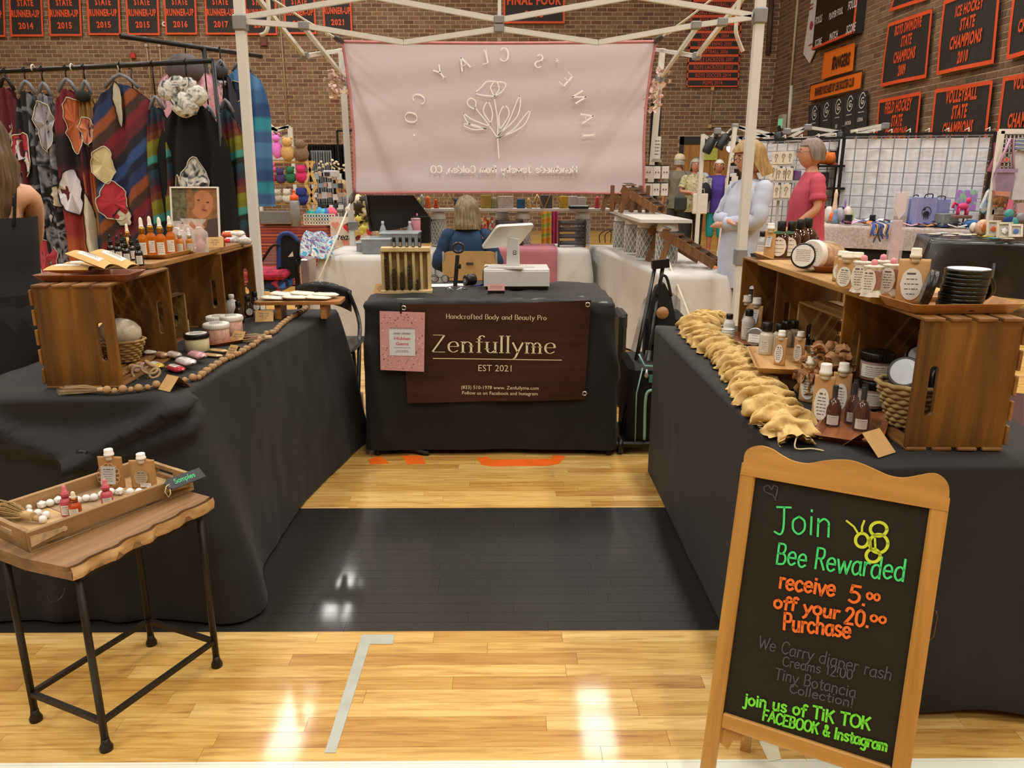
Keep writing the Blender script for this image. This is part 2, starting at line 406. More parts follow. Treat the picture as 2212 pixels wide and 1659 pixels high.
def one_brick(mb, c, L, ax):
 """a brick standing proud of its wall: ax 'x' in the far wall, 'y' in the right wall"""
 e = 0.006+random.uniform(0, 0.004); h = BH-0.019
 if ax == 'x': mb.box((c[0], c[1]-e/2, c[2]), (L-0.019, e, h))
 else: mb.box((c[0]-e/2, c[1], c[2]), (e, L-0.019, h))
def brick_wall(parent, ax, a0, a1, z0, z1, plane, near_key, holes=()):
 rows = int((z1-z0)/BH); bricks = []
 for r in range(rows):
  z = z0+(r+0.5)*BH; off = (r % 2)*BL/2; x = a0-off
  while x < a1:
   lo, hi = max(x, a0), min(x+BL, a1)
   if hi-lo > 0.05:
    c = (lo+hi)/2
    if not any(h[0] < c < h[1] and h[2] < z < h[3] for h in holes): bricks.append((c, z, hi-lo))
   x += BL
 bricks.sort(key=near_key)
 for (c, z, L) in bricks[:250]:
  if abs(L-BL) < 1e-3:
   key = ('brk', ax)
   if key not in _M:
    mb = MB(); one_brick(mb, (0, 0, 0), BL, ax); _M[key] = mb.mesh('brick', BRICK)
   P('brick', _M[key], None, parent, (c, plane, z) if ax == 'x' else (plane, c, z))
  else:
   mb = MB(); one_brick(mb, (0, 0, 0), L, ax); P('brick', mb, BRICK, parent, (c, plane, z) if ax == 'x' else (plane, c, z))
 mb = MB()
 for (c, z, L) in bricks[250:]: one_brick(mb, (c, plane, z) if ax == 'x' else (plane, c, z), L, ax)
 P('brickwork', mb, BRICK, parent, kind='stuff')
def struct(name, mb, m, parent=None):
 o = P(name, mb, m, parent)
 if parent is None: o['kind'] = 'structure'
 return o
wb = struct('wall_back', MB().box((-4.5, WY+0.1, 4.5), (23.4, 0.2, 9.0)), MORTAR)
dl, dr = at(1463, 400, Y=WY).x, at(1597, 400, Y=WY).x; DTOP = at(1500, 295, Y=WY).z
brick_wall(wb, 'x', -13.9, WX, 0.0, 6.3, WY, lambda b: (b[0]-2.8)**2*0.5+(b[1]-3.3)**2, holes=((dl-0.02, dr+0.02, 0, DTOP),))
wr = struct('wall_right', MB().box((WX+0.1, 6.5, 4.5), (0.2, 29.0, 9.0)), MORTAR)
brick_wall(wr, 'y', 9.6, WY-0.01, 0.0, 7.0, WX, lambda b: (b[0]-11.3)**2+(b[1]-3.6)**2)
struct('wall_left', MB().box((-16.1, 6.5, 4.5), (0.2, 29.0, 9.0)), mat('7c5c45', 0.9))
struct('wall_front', MB().box((-4.6, -8.1, 4.5), (23.2, 0.2, 9.0)), mat('7c5c45', 0.9))
struct('ceiling', MB().box((-4.6, 6.5, CEIL+0.1), (23.4, 29.4, 0.2)), mat('b5aea0', 0.9))
# double door in the far wall
dm = MB(); dm.box(((dl+dr)/2, WY-0.02, DTOP-0.1), (dr-dl, 0.1, 0.2)); dm.box((dl+0.05, WY-0.02, DTOP/2), (0.1, 0.1, DTOP)); dm.box((dr-0.05, WY-0.02, DTOP/2), (0.1, 0.1, DTOP))
door = struct('door_1', dm, mat('2c2723', 0.5))
for k in (0, 1):
 a = dl+0.1+(dr-dl-0.2)*k/2; b = a+(dr-dl-0.2)/2
 P('door_leaf', MB().box(((a+b)/2, WY-0.03, (DTOP-0.2)/2), (b-a-0.01, 0.05, DTOP-0.21), bev=0.004), wood('8f6230', 'b98343', 2.0, 'Z', 0.4), door)
 P('push_bar', MB().box(((a+b)/2, WY-0.1, 1.0), (0.5, 0.05, 0.06), bev=0.01), mat('8d8a84', 0.3, 0.9), door)
# -- maple court floor with painted bands
PW = 0.0572
def floor_mat():
 s = NT('court_floor'); g = s.n('NewGeometry'); oi = s.n('ObjectInfo'); ad = s.n('Math', operation='ADD'); fr = s.n('Math', operation='FRACT')
 s.l(g, 'Random Per Island', ad, 0); s.l(oi, 'Random', ad, 1); s.l(ad, 0, fr, 0)
 base = s.ramp([(0, 'b48644'), (0.15, 'c29a50'), (0.5, 'cda85e'), (0.8, 'd3b069'), (1, 'dabb78')], fr, 0)
 nz = s.noise(14, 5, 0.6, stretch=(0.12, 1.4, 1), co='Generated')
 nz = s.n('TexNoise'); nz.inputs['Scale'].default_value = 9; nz.inputs['Detail'].default_value = 5; nz.inputs['Distortion'].default_value = 0.8
 mp = s.n('Mapping'); mp.inputs['Scale'].default_value = (0.55, 7, 1); s.l(g, 'Position', mp, 0)
 of = s.n('VectorMath', operation='SCALE'); cb = s.n('CombineXYZ'); s.l(fr, 0, cb, 0); s.l(fr, 0, cb, 2); s.l(cb, 0, of, 0); of.inputs['Scale'].default_value = 40
 av = s.n('VectorMath', operation='ADD'); s.l(mp, 0, av, 0); s.l(of, 0, av, 1); s.l(av, 0, nz, 0)
 r2 = s.ramp([(0.25, (176, 140, 96)), (0.45, (232, 218, 196)), (0.65, (255, 255, 255))], nz, 0)
 mx = s.n('MixRGB', blend_type='MULTIPLY'); mx.inputs[0].default_value = 0.8; s.l(base, 0, mx, 1); s.l(r2, 0, mx, 2)
 # paint: position in the hall decides the colour (black key band, white line, orange letters)
 sp = s.n('SeparateXYZ'); s.l(g, 'Position', sp, 0)
 cur = (mx, 0)
 def band(y0, y1, c, x0=-99, x1=99):
  nonlocal cur
  ms = []
  for ax, lo, hi in (('Y', y0, y1), ('X', x0, x1)):
   a = s.n('Math', operation='GREATER_THAN'); s.l(sp, ax, a, 0); a.inputs[1].default_value = lo
   b = s.n('Math', operation='LESS_THAN'); s.l(sp, ax, b, 0); b.inputs[1].default_value = hi
   m = s.n('Math', operation='MULTIPLY'); s.l(a, 0, m, 0); s.l(b, 0, m, 1); ms.append(m)
  m = s.n('Math', operation='MULTIPLY'); s.l(ms[0], 0, m, 0); s.l(ms[1], 0, m, 1)
  mix = s.n('MixRGB'); s.l(m, 0, mix, 0); s.l(cur[0], cur[1], mix, 1); mix.inputs[2].default_value = lin(c); cur = (mix, 0)
 band(BK0, BK1, '211f1c'); band(1.2, WL, 'd9dccb')
 s.l(cur[0], cur[1], s.b, 'Base Color')
 s.set(Roughness=0.45); s.b.inputs['Specular IOR Level'].default_value = 0.3; s.b.inputs['Coat Weight'].default_value = 0.30; s.b.inputs['Coat Roughness'].default_value = 0.075
 n4 = s.noise(3.0, 2, co='Object'); s.bump(n4, 0, 0.02, 0.02)
 return s.m
BK1 = at(1040, 1097, z=0).y; BK0 = at(1040, 1363, z=0).y; WL = at(1040, 1643, z=0).y
FM = floor_mat()
fl = struct('floor', MB().box((-4.6, 6.5, -0.06), (23.4, 29.4, 0.11)), FM)
planks = []; stuffmb = MB(); rnd = random.Random(3)
y = 1.2
while y < 21:
 near = y < 5.2; x = -2.4-rnd.uniform(0, 1.0) if near else -9; xe = 2.6 if near else WX
 while x < xe:
  L = rnd.uniform(0.35, 1.35) if near else rnd.uniform(0.8, 2.4)
  c = x+L/2
  if near and abs(c) < 1.9 and not (BK0-0.03 < y < BK1-0.03) and y < 4.2: planks.append((c, y+PW/2, L))
  else: stuffmb.box((c, y+PW/2, -0.003), (L-0.0009, PW-0.0009, 0.006))
  x += L
 y += PW
for i, (c, yy, L) in enumerate(planks[:295]):
 P('plank', MB().box((0, 0, -0.003), (L-0.0009, PW-0.0009, 0.006)), FM, fl, (c, yy, 0))
P('floorboards', stuffmb, FM, fl, kind='stuff')
# painted lettering and tape lie on the boards
mb = MB(); p = at(705, 1000, z=0); q = at(760, 965, z=0)
def flat(px, z=0.0012): return [(at(a, b, z=z).x, at(a, b, z=z).y) for a, b in px]
mb.prism(flat([(706, 1003), (716, 968), (755, 964), (740, 1003)]), 0.0002, 0.001)
mb.prism(flat([(795, 992), (822, 985), (842, 1001), (800, 1003)]), 0.0002, 0.001)
mb.prism(flat([(868, 984), (912, 984), (920, 1001), (880, 1003)]), 0.0002, 0.001)
mb.prism(flat([(1030, 989), (1055, 986), (1060, 993), (1190, 991), (1195, 983), (1222, 985), (1208, 1001), (1185, 1006), (1060, 1007), (1040, 1004)]), 0.0002, 0.001)
ol = P('painted_lettering', mb, mat('ee6a20', 0.3, coat=0.4), fl)
mb = MB(); mb.prism(flat([(782, 1371), (852, 1371), (849, 1391), (799, 1391), (725, 1626), (701, 1626)]), 0.0002, 0.0016)
tag(P('floor_tape', mb, mat('a9aca2', 0.45)), 'grey tape laid in an angle on the maple floor in the aisle', 'tape')
mb = MB(); mb.prism(flat([(1640, 1602), (1676, 1596), (1688, 1640), (1660, 1645)]), 0.0002, 0.0016)
tag(P('floor_tape', mb, mat('d8d3b4', 0.5)), 'pale strip of tape on the floor under the chalkboard sign', 'tape')
# == tables under black cloths
BLK = mat('0d0d0b', 0.75, var=0.18, scale=3, sheen=0.06, bump=0.15, bscale=900)
def rounded(poly, r, n=5):
 out = []; N = len(poly)
 for i in range(N):
  p0, p1, p2 = (Vector((*poly[(i+k) % N], 0)) for k in (-1, 0, 1))
  a = p1+(p0-p1).normalized()*r; b = p1+(p2-p1).normalized()*r
  for k in range(n+1):
   t = k/n; out.append(a*(1-t)**2+p1*2*t*(1-t)+b*t*t)
 return out
def cloth(name, poly, zt, zh, label, m=BLK, flare=0.05, corner=(0.1,)*4, amp=0.02, freq=7.0, seed=1, ridges=(), step=0.025, rows=34, hem=None, group=None, top_wr=0.0015, cat='tablecloth', round_r=0.025):
 """poly: CCW outline of the table top; ridges: (u0,z0,u1,z1,amp,width) with u = distance along the outline from poly[0]"""
 rp = rounded(poly, round_r); P0 = []; u = 0; N = len(rp)
 for i in range(N):
  a, b = rp[i], rp[(i+1) % N]; L = (b-a).length; n = max(1, int(L/step))
  for k in range(n): P0.append((a.lerp(b, k/n), u+L*k/n))
  u += L
 U = u; n = len(P0); cu = []
 for c in poly:
  j = min(range(n), key=lambda i: (P0[i][0]-Vector((*c, 0))).length); cu.append(P0[j][1])
 nor = []
 for i in range(n):
  d = P0[(i+1) % n][0]-P0[i-1][0]; nor.append(Vector((d.y, -d.x, 0)).normalized())
 cen = sum((p for p, _ in P0), Vector())/n
 vs = []; ringN = 10
 for j in range(ringN):
  t = j/(ringN-1)
  for p, _ in P0:
   q = cen.lerp(p, t); z = zt+top_wr*noise.noise(Vector((q.x*9, q.y*9, seed)))*4
   vs.append((q.x, q.y, z-(0.004 if t == 1 else 0)))
 H = zt-zh
 for j in range(1, rows+1):
  t = j/rows
  for i, (p, uu) in enumerate(P0):
   z = zt-H*t if hem is None else zt-(zt-(zh+hem(uu)))*t
   o = flare*t**0.8
   vx = Vector((0, 0, 0))
   for c, cf in zip(cu, corner):
    du = min(abs(uu-c), U-abs(uu-c)); e = t*math.exp(-(du/0.16)**2)
    if isinstance(cf, tuple): vx = vx+Vector((cf[0], cf[1], 0))*e
    else: o += cf*e
   ph = uu*freq+1.3*noise.noise(Vector((uu*1.1, t*0.8, seed)))*3
   o += amp*(t**0.7)*(sin(ph)+0.5*noise.noise(Vector((uu*5, t*1.5, seed+3))))
   o += 0.004*noise.noise(Vector((uu*14, z*9, seed+7)))
   for (u0, z0, u1, z1, am, wd) in ridges:
    dx, dz = u1-u0, z1-z0; L2 = dx*dx+dz*dz; k = max(0, min(1, ((uu-u0)*dx+(z-z0)*dz)/L2))
    dd = sqrt((uu-u0-k*dx)**2+(z-z0-k*dz)**2); o += am*math.exp(-(dd/wd)**2)
   q = p+nor[i]*max(0.002, o)+vx; vs.append((q.x, q.y, z))
 R = ringN+rows
 fs = [(j*n+i, j*n+(i+1) % n, (j+1)*n+(i+1) % n, (j+1)*n+i) for j in range(R-1) for i in range(n)]
 fs = [f[::-1] for f in fs]
 mb = MB(); mb.add(vs, fs, None, 0, True)
 o = P(name, mb, m); tag(o, label, cat, group)
 return o
def folding_table(poly, zt, label, group=None):
 t = thing('folding_table', label, 'table', (poly[0][0], poly[0][1], 0), group=group)
 ox, oy = poly[0]; cx = sum(p[0] for p in poly)/len(poly); cy = sum(p[1] for p in poly)/len(poly)
 ins = [(x+(cx-x)*0.03-ox, y+(cy-y)*0.02-oy) for x, y in poly]
 P('tabletop', MB().prism(ins, zt-0.045, zt-0.008), mat('6b6a66', 0.6), t)
 for x, y in ins:
  lx, ly = x+(cx-ox-x)*0.12, y+(cy-oy-y)*0.1
  P('leg', MB().cyl((lx, ly, 0), (lx, ly, zt-0.045), 0.014), mat('3a3a3a', 0.4, 0.6), t)
LT = [(-1.84, 2.33), (-1.07, 2.37), (-0.905, 4.05), (-1.66, 4.05)]
TZ = 0.74
folding_table(LT, TZ, 'folding table hidden under the left black cloth')
cloth('tablecloth', LT, TZ, 0.01, 'black cloth on the left display table, gathered in a knot at its near side', flare=0.10, corner=((0,-.05), (0.16, -0.08), (0.04, 0.02), 0.1), amp=0.015, freq=6,
  seed=2, ridges=((0.05, .70, .50, .56, .05, .022), (.50, .56, .82, .725, .055, .022), (.2, .60, .5, .545, .03, .016), (.54, .53, .86, .66, .035, .02), (.5, .55, .56, .03, .035, .04), (.5, .55, .38, .05, .03, .05), (.3, .66, .66, .70, -.03, .04)))
kp = at(176, 978, Y=2.262); mb = MB(); mb.ico((0, 0, 0), 0.015, 2, jit=0.25, sc=(1.3, .7, .8), smooth=True); mb.ico((0.004, -0.006, -0.03), 0.016, 2, jit=0.3, sc=(1, 0.8, 1.6), smooth=True)
mb.ico((-0.008, -0.002, -0.066), 0.02, 2, jit=0.3, sc=(1, 0.6, 1.7), smooth=True)
tag(P('cloth_knot', mb, mat('101112', 0.5, var=0.2), None, kp), 'dark gathered knot tied on the left black tablecloth', 'knot')
RT = [(0.70, 1.75), (1.48, 1.75), (1.48, 3.56), (0.70, 3.56)]
folding_table(RT, TZ, 'folding table hidden under the right black cloth')
cloth('tablecloth', RT, TZ, 0.01, 'black cloth on the right display table behind the chalkboard sign', flare=-0.02, corner=(0.05, 0.05, 0.1, 0.02), amp=0.022, freq=5, seed=5,
  hem=lambda u: 0.03*max(0, sin(u*6.2-2.2)) if u < 0.78 else 0.0)
CT = [(-0.715, 3.80), (0.545, 3.80), (0.53, 4.55), (-0.70, 4.55)]; CZ = 0.815
folding_table([(x*0.97, y) for x, y in CT], CZ, 'folding table hidden under the middle black cloth')
cloth('tablecloth', CT, CZ, 0.035, 'black cloth on the small middle table behind the brown vinyl banner', flare=0.012, corner=(0.02, 0.03, 0.03, 0.03), amp=0.007, freq=8, seed=9, top_wr=0.004,
  ridges=((0.0, 0.80, 0.3, 0.76, 0.012, 0.012), (0.1, 0.77, 1.2, 0.775, 0.008, 0.01), (1.2, 0.74, 1.3, 0.4, 0.02, 0.02), (1.0, .79, 1.3, .75, .012, .012), (0.04, 0.6, 0.1, 0.1, 0.02, 0.03)))
# == wooden crates and boards
CRW = wood('56350f', 'a87427', 3.6, 'Z', 0.5, blotch=0.85); CRS = wood('66431b', 'a5763a', 3.0, 'Y', 0.6, isl=0.25); CRI = wood('46290f', '6e451f', 3.0, 'Y', 0.6)
def panel(mb, W, H, t, sx, sz0, sz1, r, M=None):
 """upright board W x H in XZ (thickness t in Y) with a rounded hand slot"""
 arcs = lambda sgn: [(sx+sgn*r*cos(a), sz1-r+r*sin(a)) for a in [pi/2*k/4 for k in range(5)]]
 L = [(0, 0), (sx, 0), (sx, sz0)]+[(sx-r*sin(pi/2*k/4), sz0+r-r*cos(pi/2*k/4)) for k in range(1, 5)]+[(sx-r*cos(pi/2*k/4), sz1-r+r*sin(pi/2*k/4)) for k in range(0, 5)]+[(sx, H), (0, H)]
 R = [(W, 0), (W, H), (sx, H), (sx, sz1)]+[(sx+r*sin(pi/2*k/4), sz1-r+r*cos(pi/2*k/4)) for k in range(1, 5)]+[(sx+r*cos(pi/2*k/4), sz0+r-r*sin(pi/2*k/4)) for k in range(0, 5)]+[(sx, 0)]
 m = (M or I4) @ Matrix(((1, 0, 0, 0), (0, 0, -1, 0), (0, 1, 0, 0), (0, 0, 0, 1)))
 mb.prism(L, -t, 0, m); mb.prism(R[:len(R)], -t, 0, m)
def crate(loc, rz, W, L, H, side, label, group=None, m_panel=CRW, m_slat=CRS, nb=5, nt=4, s=0.009, slot=True):
 """crate lying on its side: open towards side (+1 = +x, -1 = -x); origin at its near, closed-side bottom corner"""
 t = thing('wooden_crate', label, 'crate', loc, rz, group)
 for y in (0.006, L-0.006-0.012):
  mb = MB()
  sx = (W-0.055) if side > 0 else 0.055
  panel(mb, W-2*s, H-2*s, 0.012, sx-s, H*0.24, H*0.62, 0.011, TR(s, y, s))
  P('end_panel', mb, m_panel, t)
 wt = (W-0.008)/nt
 for k in range(nt):
  x = 0.004+wt*(k+0.5)
  P('slat', MB().box((x, L/2, H-s/2), (wt-0.014, L, s-0.0006), bev=0.0015), m_slat, t)
  P('slat', MB().box((x, L/2, s/2), (wt-0.014, L, s-0.0006), bev=0.0015), m_slat, t)
 xb = s/2 if side > 0 else W-s/2; ht = (H-2*s)/nb
 for k in range(nb):
  P('slat', MB().box((xb, L/2, s+ht*(k+0.5)), (s-0.0006, L, ht-0.014), bev=0.0015), m_slat, t)
 return t
CH = 0.345; CT1 = TZ+CH; LW = 0.265
crate((-1.535, 2.45, TZ), radians(1), LW, 0.48, CH, 1, 'brown stained crate nearest on the left table, under the tray of pillow boxes')
crate((-1.555, 3.50, TZ), 0, LW, 0.47, CH, 1, 'brown stained crate at the far end of the left table behind the spice bottles')
crate((1.015, 1.84, TZ), radians(-1), LW, 0.48, CH, -1, 'brown stained crate nearest on the right table with woven basket inside')
crate((1.01, 2.86, TZ), 0, LW, 0.46, CH, -1, 'brown stained crate at the far end of the right table beside the tent leg')
crate((-1.56, 3.03, TZ), radians(-4), 0.17, 0.26, 0.20, 1, 'small unstained crate under the board on the left table', m_panel=wood('6d4f2a', '9b7745', 3, 'Z'), nb=4, nt=3, s=0.007)
crate((1.09, 2.40, TZ), radians(3), 0.17, 0.40, 0.235, -1, 'small pale crate under the board on the right table', m_panel=wood('80633a', 'b08d58', 3, 'Z'), m_slat=wood('80633a', 'b08d58', 3, 'Y'), nb=4, nt=3, s=0.008)
BRD = wood('6e4c26', 'ad8048', 2.2, 'Y', 0.6, blotch=0.5); BT = CT1+0.021
tag(P('board', MB().box((0, 0, 0.0105), (0.25, 0.97, 0.02), bev=0.002), BRD, None, (-1.44, 3.37, CT1), radians(-1)), 'brown plank bridging the two crates on the left table', 'board')
tag(P('board', MB().box((0, 0, 0.0105), (0.27, 0.95, 0.02), bev=0.002), wood('8d6430', 'caa05c', 2.2, 'Y', 0.6, blotch=0.3), None, (1.125, 2.53, CT1), radians(1)), 'light plank bridging the two crates on the right table', 'board')
# == builders for the wares
PRINT = mat('55524e', 0.7, var=0); PAPER = mat('dcd9d0', 0.6, var=0.02); WHITE = mat('e2dfd6', 0.4, var=0.02); KRAFT = mat('b5905a', 0.75, var=0.08, scale=30)
KRAFT2 = mat('c39a66', 0.5, var=0.06, scale=20); BLKP = mat('15140f', 0.3, var=0.05); GOLD = mat('b88b45', 0.25, 0.9)
TRW = wood('8a5a2c', 'bf8a4e', 5, 'X', 0.35); TRD = wood('6b3a1e', 'a2643a', 5, 'X', 0.35); TRL = wood('a97c45', 'd9ae73', 5, 'X', 0.45)
def rrect(w, d, r, n=4):
 pts = []
 for (cx, cy, a0) in ((w/2-r, d/2-r, 0), (-w/2+r, d/2-r, pi/2), (-w/2+r, -d/2+r, pi), (w/2-r, -d/2+r, 3*pi/2)):
  for k in range(n+1): a = a0+pi/2*k/n; pts.append((cx+r*cos(a), cy+r*sin(a)))
 return pts
def rings(mb, rs, M=None, mat=0, smooth=True, cap=(True, True)):
 """loft closed outlines of equal length: rs = [(pts2d, z)]"""
 n = len(rs[0][0]); vs = [(x, y, z) for pts, z in rs for x, y in pts]
 fs = [(i*n+k, i*n+(k+1) % n, (i+1)*n+(k+1) % n, (i+1)*n+k) for i in range(len(rs)-1) for k in range(n)]
 b = len(mb.v); mb.add(vs, fs, M, mat, smooth)
 for f, c in ((tuple(range(n))[::-1], cap[0]), (tuple((len(rs)-1)*n+k for k in range(n)), cap[1])):
  if c: mb.f.append(tuple(b+i for i in f)); mb.mi.append(mat); mb.sm.append(False)
 return mb
def tray(loc, rz, w, d, label, m=TRW, h=0.02, r=0.02, group=None):
 mb = MB(); rings(mb, [(rrect(w*0.86, d*0.82, r), 0), (rrect(w, d, r), h), (rrect(w-0.012, d-0.012, r*0.85), h), (rrect(w*0.86-0.01, d*0.82-0.01, r*0.85), 0.005)])
 for i in range(len(mb.sm)): mb.sm[i] = False
 o = P('serving_tray', mb, m, None, loc, rz); return tag(o, label, 'tray', group)
def decal(parent, w, h, loc, rz=0.0, shape='oval', m=PAPER, rows=5, r=None, name='label_sticker', tilt=0.0, curve=None, title=None):
 """a printed sticker facing local -Y; curve = radius of the round thing it is wrapped on"""
 mb = MB(); n = 20 if shape == 'oval' else 4
 def wr(x, z, e):
  if curve:
   a = x/curve; return ((curve+e)*sin(a), -(curve+e)*cos(a), z)
  return (x, -e, z)
 nx = 10; outl = []
 cols = []
 for i in range(nx+1):
  x = -w/2+w*i/nx
  k = sqrt(max(0.0, 1-(2*x/w)**2)) if shape == 'oval' else 1.0
  cols.append((x, k*h/2))
 vs = []
 for x, k in cols: vs += [wr(x, -k, 0.0006), wr(x, k, 0.0006)]
 mb.add(vs, [(2*i, 2*i+2, 2*i+3, 2*i+1) for i in range(nx)], None, 0)
 rr = random.Random(int(w*1e5)+rows)
 for j in range(rows):
  z = h*(0.30-0.62*j/max(1, rows-1)) if rows > 1 else 0
  hw = w*(0.36 if shape != 'oval' else 0.34*sqrt(max(0.05, 1-(2.1*z/h)**2)))*rr.uniform(0.7, 1)
  th = h*(0.055 if j == 0 else 0.026); x = -hw
  while x < hw:
   L = min(hw-x, th*rr.uniform(1.5, 5));
   mb.add([wr(x, z, .0011), wr(x+L, z, .0011), wr(x+L, z+th, .0011), wr(x, z+th, .0011)], [(0, 1, 2, 3)], None, 1); x += L+th
 M = TR(loc[0], loc[1], loc[2], rz=rz) @ TR(rx=tilt)
 return P(name, mb, [m, PRINT], parent, M=M)
def cap_ribbed(mb, r, h, z, x=0, y=0, M=None):
 mb.lathe([(r*1.12, z), (r*1.12, z+h*0.3), (r*0.98, z+h*0.36), (r, z+h*0.9), (r*0.9, z+h)], 18, (M or I4) @ TR(x, y, 0))
def pouch(loc, rz, w, h, label, cat='pouch', group=None, m=None, sticker='oval', sx=0.0, cap=WHITE, capr=.17, title=None, spout=0.0):
 """stand-up kraft pouch with a spout cap; front faces local -Y"""
 t = thing('spout_pouch', label, cat, loc, rz, group); m = m or KRAFT2; d = w*0.42; n = 16
 def sec(ww, dd):
  return [(ww/2*(1 if abs(cos(a)) > 0.999 else 1)*cos(a)*(1.0/max(abs(cos(a)), abs(sin(a))**0.6+0.0001) if False else 1), dd/2*sin(a)) for a in [2*pi*k/n for k in range(n)]]
 mb = MB(); bh = h*0.80
 rings(mb, [(sec(w*0.97, d), 0), (sec(w, d*1.05), bh*0.08), (sec(w, d*0.95), bh*0.4), (sec(w*0.99, d*0.6), bh*0.7), (sec(w*1.0, d*0.22), bh*0.93), (sec(w, 0.004), bh)])
 P('pouch_body', mb, m, t)
 cx = spout
 mb = MB(); mb.lathe([(w*capr*.8, bh-0.01), (w*capr*.8, bh+0.006)], 12, TR(cx, 0, 0)); cap_ribbed(mb, w*capr, h-bh-0.004, bh+0.003, cx, 0); P('cap', mb, cap, t)
 tl = -atan2(d*0.40, bh*0.9)
 if sticker == 'oval': decal(t, w*0.72, bh*0.72, (sx, -d*0.44, bh*0.44), 0, 'oval', tilt=tl*0.9)
 elif sticker == 'rect': decal(t, w*0.6, bh*0.55, (sx, -d*0.45, bh*0.42), 0, 'rect', tilt=tl*0.9)
 return t
def dropper(loc, rz, r, h, label, glass, bulb, collar=None, sticker=True, cat='bottle', group=None, liquid=None, st_m=PAPER):
 """bottle with a rubber dropper top"""
 t = thing('dropper_bottle', label, cat, loc, rz, group); bh = h*0.62
 P('bottle_body', MB().lathe([(r*0.9, 0), (r, 0.004), (r, bh*0.72), (r*0.85, bh*0.84), (r*0.42, bh*0.95), (r*0.4, bh)], 18), glass, t)
 if liquid: P('liquid', MB().lathe([(r*0.8, 0.003), (r*0.9, 0.006), (r*0.9, bh*0.6)], 16), liquid, t)
 P('collar', MB().lathe([(r*.62, bh-.002), (r*.64, bh+h*.12), (r*.5, bh+h*.135)], 16), collar or bulb, t)
 P('dropper_bulb', MB().lathe([(r*.48, bh+h*.13), (r*.48, bh+h*.16), (r*.38, bh+h*.18), (r*.37, h*.90), (r*.30, h*.96), (r*.16, h*.992), (1e-4, h)], 14), bulb, t)
 if sticker: decal(t, r*1.5, bh*0.5, (0, 0, bh*0.36), 0, 'rect', curve=r, m=st_m)
 return t
def jar(loc, rz, r, h, label, body, lid, lidh=0.22, cat='jar', group=None, sticker=None, top_sticker=False, rot=None):
 t = thing('jar', label, cat, loc, rz, group, rot=rot); b = h*(1-lidh)
 P('jar_body', MB().lathe([(r*0.9, 0), (r*0.97, 0.004), (r*0.97, b*0.95), (r*0.9, b)], 24), body, t)
 mb = MB(); mb.lathe([(r*1.0, b*0.96), (r*1.03, b*0.98), (r*1.03, h*0.97), (r*0.97, h)], 26, lobes=0)
 for k in range(40):
  a = 2*pi*k/40; mb.box((r*1.03*cos(a), r*1.03*sin(a), (b+h)/2), (0.0016, 0.0016, (h-b)*0.8))
 P('jar_lid', mb, lid, t)
 if sticker: decal(t, r*1.9, b*0.62, (0, 0, b*0.5), 0, sticker, curve=r*0.975)
 if top_sticker:
  mb = MB(); mb.lathe([(1e-4, h+0.0006), (r*0.86, h+0.0006)], 24, cap=False); lines(mb, TR(0, 0, h+0.001), [(-r*0.5, r*0.5, y*r*0.2) for y in (-2.5, -1.5, -0.5, .5, 1.5, 2.4)], r*0.06, 1); P('label_sticker', mb, [PAPER, PRINT], t)
 return t
def bottle(loc, rz, r, h, label, body, capm, neck=0.3, capr=0.45, caph=0.18, cat='bottle', group=None, sticker='rect', sq=False, sm=None, sticker_w=1.6, capn='cap'):
 t = thing('bottle', label, cat, loc, rz, group); b = h*(1-caph)
 P('bottle_body', MB().lathe([(r*0.92, 0), (r, 0.004), (r, b*(1-neck)), (r*0.93, b*(1-neck*0.75)), (r*0.6, b*(1-neck*0.3)), (r*capr*0.9, b*(1-neck*0.15)), (r*capr*0.9, b)], 20), body, t)
 P(capn, MB().lathe([(r*capr, b-0.004), (r*capr*1.02, b), (r*capr*1.02, h*0.985), (r*capr*0.9, h)], 18), capm, t)
 if sticker: decal(t, r*sticker_w, b*(1-neck)*0.62, (0, 0, b*(1-neck)*0.48), 0, sticker, curve=r, m=sm or PAPER)
 return t
def tent_card(loc, rz, w, h, label, group=None, text=True, m=KRAFT, ang=0.62):
 t = thing('tent_card', label, 'card', loc, rz, group); s = h*sin(ang); c = h*cos(ang)
 th = 0.0008
 mb = MB(); mb.add([(-w/2, -s, 0), (w/2, -s, 0), (w/2, 0, c), (-w/2, 0, c)], [(0, 1, 2, 3)]); mb.add([(-w/2, s, 0), (w/2, s, 0), (w/2, 0, c), (-w/2, 0, c)], [(1, 0, 3, 2)])
 P('card', mb, m, t, solid=th)
 if text:
  M = TR(0, -s/2-0.001, c/2) @ TR(rx=pi/2-ang); mb = MB(); rr = random.Random(label)
  for k, y in enumerate((0.16, -0.06, -0.28)):
   pen(mb, rr.choice(['shea butter', 'body oil', 'bath soak', 'hand made', 'lip balm']) if k < 2 else '12.00', h*0.15, h*0.016, M @ TR(0, y*h, 0), just='c', xs=0.8)
  P('handwriting', mb, PRINT, t)
 return t
def tassel(parent, p, d, L, r, m, name='tassel', n=46):
 """bundle of strands from p along d, as one part"""
 p = Vector(p); d = Vector(d).normalized(); a = d.orthogonal().normalized(); b = d.cross(a); mb = MB(); rr = random.Random(str(p))
 for k in range(n):
  t0 = rr.uniform(0, 2*pi); q = rr.uniform(0, 1)**0.5
  e = p+d*L*rr.uniform(0.86, 1.05)+(a*cos(t0)+b*sin(t0))*r*q; s = p+(a*cos(t0)+b*sin(t0))*r*0.25*q
  mid = (s+e)/2+(a*cos(t0)+b*sin(t0))*r*0.25+Vector((0, 0, r*0.1)); fl = p.z-r*0.4
  for v in (mid, e): v.z = max(v.z, fl)
  mb.tube([s, mid, e], 0.0009, 3)
 mb.cyl(p-d*r*0.6, p+d*r*0.8, r*0.42, 10); return P(name, mb, m, parent)
